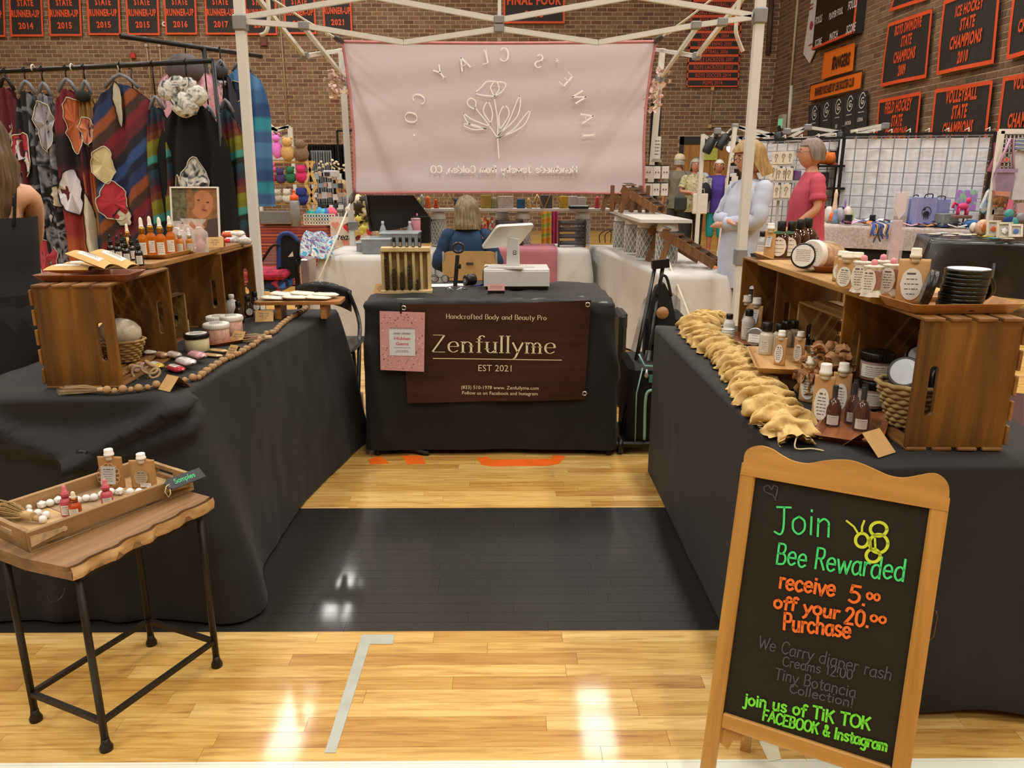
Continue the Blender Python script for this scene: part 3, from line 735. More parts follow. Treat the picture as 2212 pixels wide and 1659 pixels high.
# == wares on the left table
# tray of pillow boxes on the nearest crate
c = at(214, 600, z=CT1+0.002); c.x = -1.405
tray((c.x, 2.60, CT1+0.001), radians(3), 0.31, 0.17, 'wooden tray on the nearest left crate holding kraft pillow boxes', TRD, 0.022)
def pillow_box(loc, rot, L, W, label):
 t = thing('pillow_box', label, 'box', loc, rot=rot, group=None); mb = MB(); n = 9
 def f(u, v):
  x = (v-0.5)*L; e = 1-0.55*(2*abs(v-0.5))**3; a = (u-0.5)*W; th = 0.016*cos(pi*(u-0.5))*e; return (x-0.006*cos(pi*(u-.5))*(1 if v in (0, 1) else 0)*(1 if v > .5 else -1), a, th)
 mb.grid(f, n, 9); mb.grid(lambda u, v: (f(u, v)[0], f(u, v)[1], -f(u, v)[2]), n, 9)
 P('carton', mb, mat('c9a468', 0.7, var=0.05), t, (0, 0, 0.016))
 mb = MB(); mb.grid(lambda u, v: (f(0.25+u*0.5, 0.22+v*0.56)[0], f(0.25+u*0.5, 0)[1], f(0.25+u*0.5, 0.22+v*0.56)[2]+0.0006), 5, 5, mat=0)
 lines(mb, TR(0, -0.008, 0.0175), [(-L*0.2, L*0.2, 0), (-L*.15, L*.2, .006), (-L*0.2, L*0.1, 0.012)], 0.002, 1)
 P('label_sticker', mb, [PAPER, mat('3a3733', .5)], t, (0, 0, 0.016)); return t
pillow_box((-1.46, 2.575, CT1+0.022), (0.05, 0, radians(4)), 0.145, 0.062, 'kraft pillow box lying leftmost on the tray of pillow boxes')
pillow_box((-1.45, 2.645, CT1+0.024), (0.0, 0.02, radians(14)), 0.14, 0.06, 'kraft pillow box lying behind the leftmost one on the tray')
pillow_box((-1.385, 2.57, CT1+0.054), (0.1, radians(18), radians(-12)), 0.15, 0.06, 'kraft pillow box leaning across the others on the tray')
pillow_box((-1.335, 2.625, CT1+0.05), (0.1, radians(20), radians(-16)), 0.15, 0.06, 'kraft pillow box leaning rightmost on the tray')
# black dropper bottles
BLKG = mat('0d0d0c', 0.12, var=0, coat=0.5)
for i, (px, py, lb) in enumerate([(303, 574, 'nearest the board edge'), (276, 569, 'second from the board edge'), (288, 562, 'in the middle of the cluster'), (259, 564, 'third along the front row'), (243, 561, 'leftmost of the cluster'), (268, 556, 'at the back of the cluster')]):
 dropper(at(px, py, z=BT), radians(25), 0.0145, 0.098, 'small black dropper bottle with white label on the plank, '+lb, BLKG, BLKP, BLKP)
dropper(at(281, 553, z=BT), 0, 0.015, 0.13, 'gold collared dropper bottle with ivory bulb behind the black bottles', mat('d8b06a', 0.15, var=0), mat('e8dfc8', .5, var=0), GOLD, sticker=False)
tray((-1.40, 3.20, BT+0.0005), radians(86), 0.36, 0.15, 'wooden tray on the left plank under the amber oil bottles', TRL, 0.018)
AMB = mat('e07a1c', 0.05, var=0.04, trans=0.45, ior=1.3); AMB2 = mat('e8964a', 0.05, var=0, trans=0.5, ior=1.3)
for px, py, lb in [(313, 556, 'first from the left'), (331, 551, 'second from the left'), (352, 555, 'third from the left'), (373, 549, 'fourth from the left')]:
 dropper(at(px, py, z=BT+0.006), radians(12), 0.0195, 0.155, 'tall amber oil bottle with gold collar and white bulb, '+lb, AMB, mat('e9e4d6', .5, var=0), GOLD, group=None)
for px, py, h, lb in [(391, 547, 0.105, 'with a clear top beside the tall ones'), (412, 545, 0.10, 'in front of the netted bags')]:
 dropper(at(px, py, z=BT+0.006), 0.3, 0.016, h, 'short amber oil bottle '+lb, AMB2, mat('d9dcdc', .2, var=0), mat('c9c9c4', .3, .6))
NET = mat('dcd7d4', 0.6, var=0, alpha=0.38)
def organza(loc, h, r, label, body):
 t = thing('organza_bag', label, 'bag', loc)
 P('bottle', MB().lathe([(r*0.5, 0.002), (r*0.52, h*0.3), (r*0.2, h*0.38), (r*0.2, h*0.5), (r*0.12, h*0.58)], 12), body, t)
 mb = MB()
 def f(u, v):
  a = 2*pi*u; rr = r*(0.95 if v < 0.6 else (0.95-0.65*min(1, (v-0.6)/0.15) if v < 0.75 else 0.3+1.9*(v-0.75)))
  rr *= 1+0.10*sin(7*a)*v+(0.25*sin(5*a+1) if v > 0.85 else 0); return (rr*cos(a), rr*sin(a)*0.7, h*v)
 mb.grid(f, 28, 14, wrap=True); P('netting', mb, NET, t)
 P('ribbon', MB().tube([(r*0.3*cos(a), r*0.24*sin(a), h*0.75) for a in [2*pi*k/12 for k in range(12)]], 0.002, 5, closed=True), mat('f0ece8', .4, var=0), t)
 return t
organza(at(386, 535, z=BT+0.01), 0.115, 0.03, 'white organza bag behind the short amber bottles', mat('b9a9a6', .4)); organza(at(408, 530, z=BT+0.01), 0.12, 0.03, 'white organza bag in the middle with a pink bottle inside', mat('d99a98', .4))
organza(at(435, 545, z=BT+0.01), 0.135, 0.034, 'large white organza bag with pink bottle at the right end of the tray', mat('d88f90', .4))
organza(at(398, 541, z=BT+0.01), 0.11, 0.026, 'small organza bag beside the fourth tall oil bottle', mat('c9b3b0', .4))
# framed portrait
pp = at(417, 517, z=BT); ft = thing('portrait_photo', 'white framed portrait photo standing on the left plank', 'picture', (-1.455, 3.64, BT), rot=(radians(-8), 0, radians(-4)))
fw, fh = 0.225, 0.27; mb = MB()
for (x, z, a, b) in ((-fw/2, fh/2, 0.007, fh), (fw/2, fh/2, 0.007, fh), (0, 0.0035, fw, 0.007), (0, fh-0.0035, fw, 0.007)): mb.box((x, 0, z), (a, 0.012, b), bev=0.001)
P('frame', mb, WHITE, ft); M0 = Matrix(((1, 0, 0, 0), (0, 0, -1, 0), (0, 1, 0, 0), (0, 0, 0, 1)))
def blob(cx, cy, rx, ry, n=22, rot=0.0, wob=0.0): return [(cx+cos(rot)*rx*cos(a)*(1+wob*sin(3*a))-sin(rot)*ry*sin(a), cy+sin(rot)*rx*cos(a)*(1+wob*sin(3*a))+cos(rot)*ry*sin(a)) for a in [2*pi*k/n for k in range(n)]]
def art(parent, M, layers, name='print'):
 mb = MB(); ms = []
 for k, (poly, m) in enumerate(layers):
  ms.append(m); z = 0.0004*(k+1); mb.add([(x, y, z) for x, y in poly], [tuple(range(len(poly)))], M, k)
 return P(name, mb, ms, parent)
SK = mat('b5774f', .6, var=.12, scale=20); HR = mat('8a6138', .7, var=.3, scale=40)
art(ft, TR(0, 0.002, 0) @ M0, [([(-.11, .003), (.11, .003), (.11, .267), (-.11, .267)], mat('5f5c42', .6, var=.6, scale=45)), ([(-.05, .003), (.109, .003), (.109, .26), (.02, .262), (-.035, .2), (-.05, .1)], HR),
 (blob(.035, .19, .052, .066, rot=-.25), SK), (blob(-.02, .215, .02, .05, rot=.1), HR), (blob(.018, .21, .007, .003), mat('3a2a22', .6)), (blob(.062, .2, .007, .003), mat('3a2a22', .6)), (blob(.045, .165, .014, .004, rot=-.2), mat('8d3f34', .6)), (blob(.04, .184, .005, .009, rot=-.2), mat('a5683f', .6)),
 ([(-.109, .04), (-.06, .035), (.03, .06), (.045, .085), (.02, .115), (-.02, .12), (-.06, .10), (-.109, .085)], mat('c08660', .6, var=.1)), ([(.03, .003), (.109, .003), (.109, .13), (.06, .12)], mat('4d3c34', .6)),
 (blob(.005, .08, .022, .008, rot=-.9), mat('a8683f', .6)), (blob(-.01, .083, .022, .007, rot=-.8), mat('b97c55', .6))], 'portrait_print')
tent_card((-1.342, 3.58, BT), radians(12), 0.075, 0.055, 'kraft price card at the right of the organza bags on the left plank')
# bath bombs on a tray above the far crate
tray((-1.42, 3.86, CT1+0.001), radians(80), 0.28, 0.17, 'dark wooden tray on the far left crate with wrapped soaps', TRD, 0.02)
def packet(loc, rot, sx, sy, sz, label, m, m2=None, cat='packet', group=None, crinkle=0.25, name='soap_packet', prt=True):
 t = thing(name, label, cat, loc, rot=rot, group=group); mb = MB()
 def f(u, v):
  a = 2*pi*u; e = sqrt(max(0.02, 1-(2*v-1)**6)); x = (v-0.5)*sx; k = 1+crinkle*0.3*noise.noise(Vector((cos(a)*2+sx*50, v*5, sin(a)*2)))
  return (x, sy/2*e*cos(a)*k, sz/2*(1+e*sin(a)*k))
 mb.grid(f, 16, 9, wrap=True); P('wrapping', mb, m, t)
 if m2 is not None:
  mb = MB(); mb.grid(lambda u, v: (sx*(-.26+.52*v), sy*(-.3+.6*u), sz*(1.0-0.35*(2*u-1)**2*.36)+0.0008), 5, 3, mat=0)
  if prt: lines(mb, TR(0, 0, sz+0.0012), [(-sx*.18, sx*.18, y*sy*.1) for y in (-1.2, .1, 1.3)], sy*0.04, 1)
  P('label_sticker', mb, [m2, PRINT], t)
 return t
PLA = mat('d9c9c2', 0.12, var=0.25, scale=60, trans=0.15)
for px, py, c1, c2, lb, z in [(480, 512, 'b8433c', 'd9d4cc', 'red wrapped soap at the left of the far tray', 0), (499, 519, 'a9a39a', 'e8e4dc', 'grey wrapped soap in the middle of the far tray', 0), (527, 517, 'b9b2ab', 'e0dcd4', 'grey round soap bar in clear wrap at the right of the far tray', 0),
       (494, 496, 'd0603a', 'e6c9a8', 'orange bath bomb on top of the soap heap', .025), (512, 494, 'dcdad4', 'e8b03a', 'white and yellow soap on top of the soap heap', .028), (500, 532, 'cf2f33', 'f0e6e0', 'small red packet at the front of the far tray', 0), (515, 505, 'e4e1dc', 'd8d5cf', 'white bath bomb behind the grey soaps', .012)]:
 q = at(px, py, Y=3.84+.1*(py < 515)); packet((q.x, q.y, CT1+0.008+z), (0, 0, random.uniform(-.5, .5)), 0.075, 0.055, 0.036, lb, mat(c1, .25, var=.25, scale=50), mat(c2, .4), name='wrapped_soap', cat='soap')
# -- on the black cloth
BEADW = wood('8b6a45', 'b39066', 9, 'X', 0.55)
g = thing('bead_garland', 'natural wooden bead garland lying along the edge of the left table', 'garland', (0, 0, TZ))
path = [(231, 843), (249, 843), (267, 841), (286, 840), (304, 838), (412, 817), (427, 815), (438, 807), (448, 800), (460, 792), (471, 785), (484, 777), (497, 771), (512, 765), (525, 758), (536, 751), (548, 745), (577, 720), (587, 719), (596, 714), (603, 706), (611, 699), (620, 692), (630, 685), (641, 679), (652, 672), (662, 665)]
pts = [at(a, b, z=TZ+0.012) for a, b in path]; dense = spline(pts, 12); acc = 0; prev = dense[0]; k = 0; nxt = 0.0; bm_ = MB().sph((0, 0, 0), 0.0135, 12, 8).mesh('bead', BEADW); bs_ = MB().sph((0, 0, 0), 0.010, 12, 8).mesh('bead', BEADW)
for p in dense:
 acc += (p-prev).length; prev = p
 if acc >= nxt:
  big = (k % 2 == 0); P('bead', bm_ if big else bs_, None, g, (p.x, p.y, 0.0135 if big else 0.010)); nxt = acc+(0.0235 if True else 0); k += 1
P('cord', MB().tube([(p.x, p.y, 0.010) for p in dense[::4]], 0.0018, 5), mat('b59b74', .9), g)
tassel(g, (pts[0].x-0.012, pts[0].y, 0.014), (-1, -0.12, 0), 0.13, 0.02, mat('b49a74', .9)); q = at(560, 735, z=TZ+.01); tassel(g, (q.x+.03, q.y+.03, 0.016), (-1, -0.5, 0), 0.10, 0.022, mat('c1a987', .9))
q = at(325, 815, z=TZ); wk = thing('driftwood_knot', 'pale wooden link ornament tied by the tassel garland on the left cloth', 'ornament', q)
for (a, b, r_) in (((0.0, 0, .03), (0.9, .3, .2), .018), ((-.028, -.012, .014), (1.2, .9, .1), .022), ((.016, .0, .014), (1.3, -.5, .9), .014), ((.0, .01, .045), (.5, .6, 1.2), .014)):
 P('link', MB().tube([(r_*cos(t)*1.4, r_*sin(t), 0) for t in [2*pi*k/16 for k in range(16)]], 0.0055, 7, closed=True, M=TR(*a, *b)), mat('a68d68', .6), wk)
tent_card(at(377, 838, z=TZ), radians(-32), 0.062, 0.058, 'blank kraft tent card at the near corner of the left table', text=False, ang=.75)
tent_card(at(573, 692, z=TZ), radians(10), 0.085, 0.062, 'kraft tent card beside the three spice bottles')
tent_card(at(520, 735, z=TZ), radians(-18), 0.06, 0.052, 'kraft price card beside the pink scrub jars', ang=.7)
tent_card(at(509, 765, z=TZ), radians(-30), 0.045, 0.048, 'small kraft price card standing beside the wooden beads', ang=.7)
# woven basket with white wrapped bundle in the nearest crate
WICK = mat('a88a58', 0.8, var=0.2, scale=40)
def wicker(parent, r0, r1, h, sy=0.8, rows=8, m=WICK, M=None):
 mb = MB()
 for j in range(rows):
  t = j/(rows-1); r = r0+(r1-r0)*t; n = 48
  mb.tube([((r+0.004*sin(12*2*pi*k/n+pi*j))*cos(2*pi*k/n), (r+0.004*sin(12*2*pi*k/n+pi*j))*sin(2*pi*k/n)*sy, h*t+0.006) for k in range(n)], h/rows*0.62, 5, closed=True, M=M)
 mb.lathe([(1e-4, 0.004), (r0, 0.004), (r1, h)], 24, M if M is not None else None, cap=False, sy=sy); return P('weave', mb, m, parent)
q = at(272, 785, z=TZ+.01); bk = thing('woven_basket', 'oval woven basket inside the nearest left crate', 'basket', (q.x-.03, q.y+.04, TZ+0.01)); wicker(bk, 0.055, 0.085, 0.075)
bd = P('wrapped_bundle', MB().ico((0, 0, 0), 0.075, 4, jit=0.025, sc=(1, .8, .75), smooth=True), mat('d6cfbb', .3, var=.15, scale=25, coat=.3, bump=.5), None, (q.x-.03, q.y+.045, TZ+0.115), 0.2); tag(bd, 'white plastic wrapped bundle in the basket on the left table', 'bundle')
# heap of small gifts in front of the basket
def tube_gift(px, py, rz, L, r, label, m_end, m_body, tilt=.15, z=0.0, mid=None):
 q = at(px, py, z=TZ+r+z); t = thing('wrapped_tube', label, 'lip balm', (q.x, q.y, TZ+r+0.002+z), rot=(0, tilt, rz))
 P('wrapping', MB().lathe([(r*.7, -L/2), (r, -L/2+.004), (r, L/2-.004), (r*.7, L/2)], 14, TR(ry=pi/2)), m_body, t)
 P('end_wrap', MB().lathe([(r*1.03, L*.12), (r*1.03, L/2-.003), (r*.5, L/2+.006)], 14, TR(ry=pi/2)), m_end, t); return t
MAU = mat('b58a84', .5); GLD = mat('c7a664', .35, .2)
tube_gift(290, 797, radians(128), .085, .0145, 'mauve tube with gold wrapped end, left of the pair on the cloth', GLD, MAU); tube_gift(306, 792, radians(128), .08, .0145, 'mauve tube with gold wrapped end, right of the pair on the cloth', GLD, MAU)
for px, py, rz, a, b, sz, lb, z in [(336, 791, -.7, 'cfae3c', 'e6dfd6', (.075, .045, .025), 'clear packet with golden yellow filling in the gift heap', 0), (379, 797, -.7, 'b2333e', 'e9dcd8', (.10, .042, .024), 'red lip balm packet in the gift heap', 0),
        (402, 789, -.65, 'd5cfd4', 'f0eeee', (.095, .05, .028), 'white labelled soap packet in the gift heap', .01), (427, 776, -.65, 'c7979c', 'd99aa4', (.09, .05, .028), 'pink labelled soap packet in the gift heap', .012),
        (376, 771, -.6, 'b9aaa0', 'cfc4ba', (.07, .04, .026), 'clear wrapped pebble soap at the back of the gift heap', .005), (350, 772, -.6, 'a98365', 'b8936f', (.06, .035, .026), 'tan wrapped soap at the back left of the gift heap', .006),
        (327, 765, .4, 'd3cbc2', 'efece6', (.055, .035, .018), 'small white box in front of the basket', .01), (458, 765, -.35, 'b99a69', 'b08c58', (.10, .03, .012), 'flat kraft packet in front of the cream jar', 0), (472, 757, -.35, 'c2a473', 'ad8a57', (.09, .028, .012), 'flat kraft packet under the pink scrub jar', .004)]:
 q = at(px, py, z=TZ+.01); packet((q.x, q.y, TZ+z), (0, 0, rz), *sz, lb, mat(a, .18, var=.2, scale=40, coat=.4), mat(b, .35))
q = at(338, 757, z=TZ+.02); tn = thing('tin', 'round tin with grey oval label leaning beside the basket', 'tin', (q.x, q.y, TZ+.03), rot=(radians(60), 0, .5)); P('tin_body', MB().lathe([(.026, -.006), (.028, -.004), (.028, .004), (.026, .006)], 22), BLKP, tn); P('label_sticker', MB().lathe([(1e-4, .0065), (.023, .0065)], 22, cap=False), mat('b8b2ac', .4), tn)
# jars
CREAM = mat('cfc6a0', .35, var=.05); PINK = mat('cba291', .4, var=.25, scale=60); GLS = glassy('f4f4f2')
def J(px, py, wpx, hpx, lb, body, lid, **k):
 q = at(px, py, z=k.pop('z', TZ)+.001); s = mpp(q); r = wpx*s/2; q.y += r; q.x += r*.3 if False else 0
 return jar((q.x, q.y, q.z), radians(20), r, hpx*s, lb, body, lid, **k)
J(479, 686, 49, 37, 'cream jar with black lid at the back of the left table', CREAM, BLKP)
J(418, 764, 51, 40, 'cream jar with black lid in front of the left crates', CREAM, BLKP, top_sticker=True)
J(461, 745, 53, 43, 'pink salt scrub jar with white lid, front of the three', PINK, WHITE, top_sticker=True)
J(466, 728, 49, 42, 'pink salt scrub jar with white lid, hidden middle of the three', PINK, WHITE, top_sticker=True); J(494, 729, 47, 44, 'pink salt scrub jar with white lid, right of the three', PINK, WHITE, top_sticker=True)
J(392, 728, 26, 48, 'tall cream jar with black lid seen through the gap of the left crates', CREAM, BLKP); J(450, 690, 34, 14, 'flat black lidded tin inside the left display', mat('2b2a28', .4), BLKP, lidh=.5); J(352, 716, 22, 26, 'small cream jar with black lid seen through a crate slot', CREAM, BLKP)
tray((at(480, 745, z=TZ).x+.01, at(480, 745, z=TZ).y+.05, TZ+.0005), radians(50), .22, .10, 'small dark wooden tray under the pink scrub jars', TRD, .012)
for px, py, lb in [(518, 697, 'nearest of the three'), (538, 684, 'middle of the three'), (553, 673, 'farthest of the three')]:
 q = at(px, py, z=TZ); t = bottle((q.x, q.y, TZ), radians(30), .024, .105, 'spice bottle with black cap and round label, '+lb, mat('3f2a22', .1, var=.2, trans=.2), BLKP, neck=.5, capr=.55, caph=.2, sticker=None); decal(t, .034, .034, (0, 0, .028), 0, 'oval', curve=.0245, rows=4)
bottle((-1.345, 3.72, TZ), 0, .04, .125, 'clear glass flask with white salts behind the cream jar', mat('c9c8c0', .08, var=.1, trans=.35), mat('cfcec8', .4), neck=.55, capr=.32, caph=.12, sticker=None)
# raised board with sachets at the far end
q = at(655, 655, z=.815); st = thing('serving_board', 'low wooden serving board on feet at the far corner of the left table', 'board', (q.x-.02, q.y+.03, TZ), radians(3))
P('board_top', MB().prism(rrect(.42, .17, .02), .075, .09), TRW, st)
for x in (-.10, .12): P('foot', MB().box((x, 0, .0375), (.03, .13, .075), bev=.003), TRW, st)
for i, (dx, dy, rz, z) in enumerate([(-.13, -.01, .1, 0), (-.10, .04, -.3, .012), (-.02, -.02, .25, .004), (.0, .045, -.1, .014), (.09, -.015, .1, .002), (.12, .03, .3, .01)]):
 lbn = ['leftmost at the front', 'leftmost at the back', 'middle at the front', 'middle at the back', 'right at the front', 'rightmost at the back'][i]
 packet((q.x-.02+dx, q.y+.03+dy, TZ+.092+z), (0, .06, rz), .13, .085, .016, 'white muslin sachet on the low serving board, '+lbn, mat('d8d2c0', .5, var=.1), mat('ece8da', .5), cat='sachet', name='sachet')
# == small side table with sample tray
STZ = 0.54
q1 = at(152, 1228, z=STZ); q2 = at(462, 1075, z=STZ)
d = (q2-q1); ang = atan2(d.y, d.x); Lx = d.length; n_ = Vector((-sin(ang), cos(ang), 0)); Wd = 0.33
st = thing('side_table', 'small side table with live edge wooden top and black metal legs', 'table', (q1.x, q1.y, 0), ang)
OLD = wood('7b5a34', 'b3895a', 3, 'X', .55, blotch=.6)
mb = MB(); n = 40; fr = [];
for k in range(n+1):
 u = k/n; fr.append((Lx*u, -0.012*abs(noise.noise(Vector((u*9, 2, 0))))-.004*sin(u*30)))
poly = fr+[(Lx+.01, Wd*.5), (Lx, Wd), (0, Wd), (-.012, Wd*.45)]
mb.prism(poly, STZ-.032, STZ-.012); P('tabletop', mb, OLD, st)
mb = MB(); mb.prism([(x, max(y+.012, .006)) if i <= n else (x, y) for i, (x, y) in enumerate(poly)], STZ-.012, STZ); P('top_layer', mb, OLD, st)
mb = MB(); mb.grid(lambda u, v: (Lx*u, (fr[int(u*n)][1]-.001-.004*sin(pi*v)*(1+noise.noise(Vector((u*22, v*2, 5)))))+.010*(1-v)*max(0, noise.noise(Vector((u*16, 1, 2))))*2, STZ+.0004-.0325*(1-v)), n+1, 7)
P('live_edge', mb, wood('9d7443', 'd8b988', 5, 'X', .5, blotch=.5), st)
IRON = mat('2a241d', 0.45, 0.4, var=.15); lx0, lx1, ly0, ly1 = .035, Lx-.03, .03, Wd-.03
foot = [(lx0, ly0), (lx1, ly0), (lx1, ly1), (lx0, ly1)]
def kp2(px, py): return at(px, py, z=0)
for x, y in foot:
 e = P('leg', MB().cyl((x, y, .03), (x, y, STZ-.033), .0095, 8), IRON, st); P('leg_foot', MB().lathe([(.016, 0), (.0165, .01), (.011, .022), (.0098, .035)], 12, TR(x, y, 0)), IRON, e)
for i in range(4):
 (x0, y0), (x1, y1) = foot[i], foot[(i+1) % 4]
 P('stretcher', MB().bar((x0, y0, .085), (x1, y1, .085), .013, .013), IRON, st); P('apron_bar', MB().bar((x0, y0, STZ-.043), (x1, y1, STZ-.043), .018, .02), IRON, st)
P('wire_loop', MB().tube([(-.03+.022*cos(a), .02, STZ-.05+.022*sin(a)) for a in [pi*k/8+pi for k in range(9)]], .0012, 5), IRON, st)
# wooden tray
ta = at(66, 1194, z=STZ); tb = at(420, 1058, z=STZ); d = tb-ta; a2 = atan2(d.y, d.x); TL = d.length; TW = .24; TH = .052
tr = thing('wooden_tray', 'rustic rectangular wooden tray on the small side table', 'tray', (ta.x, ta.y, STZ+.001), a2)
TW1 = wood('80613c', 'b08d5d', 3.5, 'X', .6, blotch=.4)
for k in range(3): P('base_plank', MB().box((TL*(k+.5)/3, TW/2, .005), (TL/3-.002, TW, .01)), wood('9c7d50' if k != 1 else '8a6f50', 'd0b080' if k != 1 else 'a98f6c', 3, 'Y', .6), tr)
for y in (.006, TW-.006): P('side_board', MB().box((TL/2, y, TH/2), (TL, .012, TH), bev=.002), TW1, tr)
for x in (.006, TL-.006):
 mb = MB(); mb.box((x, TW/2, .012), (.012, TW-.156, .022)); mb.box((x, TW/2, TH-.007), (.012, TW-.156, .012)); mb.box((x, .045, TH/2), (.012, .066, TH-.001)); mb.box((x, TW-.045, TH/2), (.012, .066, TH-.001)); P('end_board', mb, TW1, tr)
BRK = mat('b9a27c', .5, 0, var=.35, scale=40)
for x0, x1 in ((.004, .085), (TL-.004, TL-.085)):
 mb = MB(); mb.add([(x0, -.001, .012), (x0, -.001, TH-.012), (x1, -.001, TH*.62), (x1, -.001, TH*.46)], [(0, 1, 2, 3)]); mb.cyl((x1, -.002, TH*.54), (x1, .001, TH*.54), .006, 8); P('corner_bracket', mb, BRK, tr, solid=.002)
def on_tray(px, py, z=.011): return at(px, py, z=STZ+z)
# pouches
def mandala(parent, w, h, z, y, tilt):
 mb = MB(); Rr = min(w, h)*.5
 for k in range(14):
  a = 2*pi*k/14; mb.tube([((Rr*.78+Rr*.22*cos(t))*cos(a)-Rr*.22*sin(t)*sin(a), 0, (Rr*.78+Rr*.22*cos(t))*sin(a)+Rr*.22*sin(t)*cos(a)) for t in [2*pi*j/8 for j in range(8)]], .0009, 3, closed=True)
 P('printed_lace', mb, mat('d9b070', .5), parent, M=TR(0, y, z, rx=tilt))
q = on_tray(238, 1058); t = pouch((q.x, q.y+.02, q.z), radians(-4), .073, .118, 'taller kraft spout pouch with grey label and lace print on the sample tray', sticker=None, m=mat('a67c4a', .4, var=.08, scale=20))
decal(t, .044, .052, (0, -.0165, .043), 0, 'rect', m=mat('b9b4ae', .4), rows=6, tilt=-.2); mandala(t, .07, .07, .042, -.0155, -.2)
q = on_tray(306, 1058); t = pouch((q.x, q.y+.02, q.z), radians(3), .072, .105, 'shorter kraft spout pouch with plain label on the sample tray', sticker=None, m=mat('ab8450', .4, var=.08, scale=20)); decal(t, .04, .04, (0, -.0155, .036), 0, 'oval', m=mat('a59474', .4), rows=5, tilt=-.2); decal(t, .03, .012, (.012, -.019, .014), 0, 'rect', rows=1)
PKB = mat('b9505c', .35, var=.04)
q = on_tray(147, 1112); dropper(q, 0.3, .0155, .085, 'pink dropper bottle at the left end of the sample tray', PKB, mat('d2707a', .45, var=0), PKB)
q = on_tray(234, 1095); dropper(q, 0.5, .0155, .083, 'pink dropper bottle in front of the kraft pouches on the sample tray', PKB, mat('d2707a', .45, var=0), PKB)
q = on_tray(165, 1116); dropper(q, 0.2, .0155, .072, 'small orange serum bottle with copper collar on the sample tray', mat('d9592a', .06, var=0, trans=.5), mat('ddd0b0', .5, var=0), mat('b06a3c', .2, .9))
# white bead garland
g2 = thing('bead_garland', 'white round and faceted bead garland with raffia tassel in the sample tray', 'garland', (0, 0, STZ+.011)); WB = mat('dedcd8', .35, var=.02)
pth = [(92, 1122), (100, 1112), (82, 1108), (62, 1108), (62, 1096), (72, 1088), (90, 1090), (108, 1086), (126, 1080), (148, 1080), (168, 1080), (186, 1076), (203, 1074), (220, 1068), (240, 1062), (259, 1061), (281, 1062), (300, 1062), (310, 1062), (323, 1059)]
for i, (a, b) in enumerate(pth):
 q = on_tray(a, b, .022); fac = i in (3, 6, 8, 15); mb = MB()
 if fac: mb.ico((0, 0, 0), .0125, 1, smooth=False)
 else: mb.sph((0, 0, 0), .0105 if i not in (4, 18) else .008, 14, 9)
 P('bead', mb, WB, g2, (q.x, q.y, .011), random.uniform(0, 3))
P('cord', MB().tube([(on_tray(a, b, .022).x, on_tray(a, b, .022).y, .011) for a, b in pth], .0012, 5), mat('cdbb98', .9), g2)
q = on_tray(78, 1132); mb = MB(); mb.tube([(q.x+.012, q.y, .012), (q.x-.004, q.y+.006, .014), (q.x-.022, q.y+.008, .012)], [.007, .0085, .006], 8); P('raffia_knot', mb, mat('a98a5c', .8), g2); tassel(g2, (q.x-.022, q.y+.008, .02), (-1, .35, .02), .12, .028, mat('b79a68', .9), n=70)
# Samples tag
q = at(393, 1040, z=STZ+.055); tg = thing('wooden_tag', 'black gift tag lettered in green resting on the edge of the sample tray', 'tag', (q.x, q.y+.01, STZ+.057), rot=(radians(38), 0, a2+.02))
mb = MB(); mb.prism([(-.055, -.008), (-.044, -.0175), (.063, -.0175), (.063, .0175), (-.044, .0175), (-.055, .008)], -.0015, .0015); P('tag_board', mb, mat('0e1112', .4, var=0), tg)
mb = MB(); pen(mb, 'Samples', .0145, .0016, TR(.004, -.005, .0021), just='c', slant=.15, xs=1.0); P('lettering', mb, mat('3fd68c', .4, var=0), tg)
P('string', MB().tube([(-.045, 0, .002), (-.058, -.004, .004), (-.066, -.014, -.004), (-.062, -.03, -.012), (-.054, -.024, -.006), (-.047, -.004, .001)], .0014, 5), mat('c9bb93', .8), tg)
# == middle table: rack, register, banner
q = at(878, 634, z=CZ); rk = thing('lip_balm_rack', 'pale wooden gravity rack filled with black lip balm tubes', 'rack', (q.x, q.y+.03, CZ+.001), radians(3))
s = mpp(q); RW, RH, RD = 105*s, 98*s, .07; PALE = wood('b39c6a', 'd8c392', 4, 'Z', .55); nc = 6
P('back_panel', MB().box((0, RD/2-.003, RH/2), (RW, .006, RH)), wood('b59c68', 'd4be88', 4, 'Z', .6), rk); P('base', MB().box((0, -.008, .009), (RW+.012, RD+.02, .018), bev=.002), PALE, rk); P('top_bar', MB().box((0, 0, RH-.012), (RW, RD, .022), bev=.002), PALE, rk)
cw = (RW-.016)/nc
for k in range(nc+1):
 P('divider', MB().box((-RW/2+.008+k*cw, 0, RH/2), (.015 if k not in (0, nc) else .018, RD*.6, RH-.02), bev=.0015), PALE, rk)
for c, cnt in enumerate((9, 6, 5, 7, 3, 0)):
 for j in range(cnt):
  L = P('lip_balm', MB().lathe([(.0088, -.012), (.0088, .026), (.0075, .028)], 14, TR(rx=pi/2)), mat('100f0e', .25, var=0, coat=.4), rk, (-RW/2+.008+(c+.5)*cw, -.030, .029+j*.0192));
for k in range(5):
 t = thing('lip_balm_tube', 'black lip balm tube standing on the rack, '+['leftmost', 'second from left', 'middle one', 'second from right', 'rightmost'][k], 'lip balm', (q.x-.06+k*.034, q.y+.03-.003*k, CZ+RH), 0)
 P('tube_body', MB().lathe([(.0085, 0), (.0085, .052), (.0075, .053)], 14), mat('100f0e', .25, var=0), t); decal(t, .010, .022, (0, 0, .016), 0, 'rect', curve=.0087, rows=2, m=mat('8d8a84', .3))
tent_card(at(826, 632, z=CZ), radians(-22), .075, .056, 'kraft price card on the middle table beside the rack')
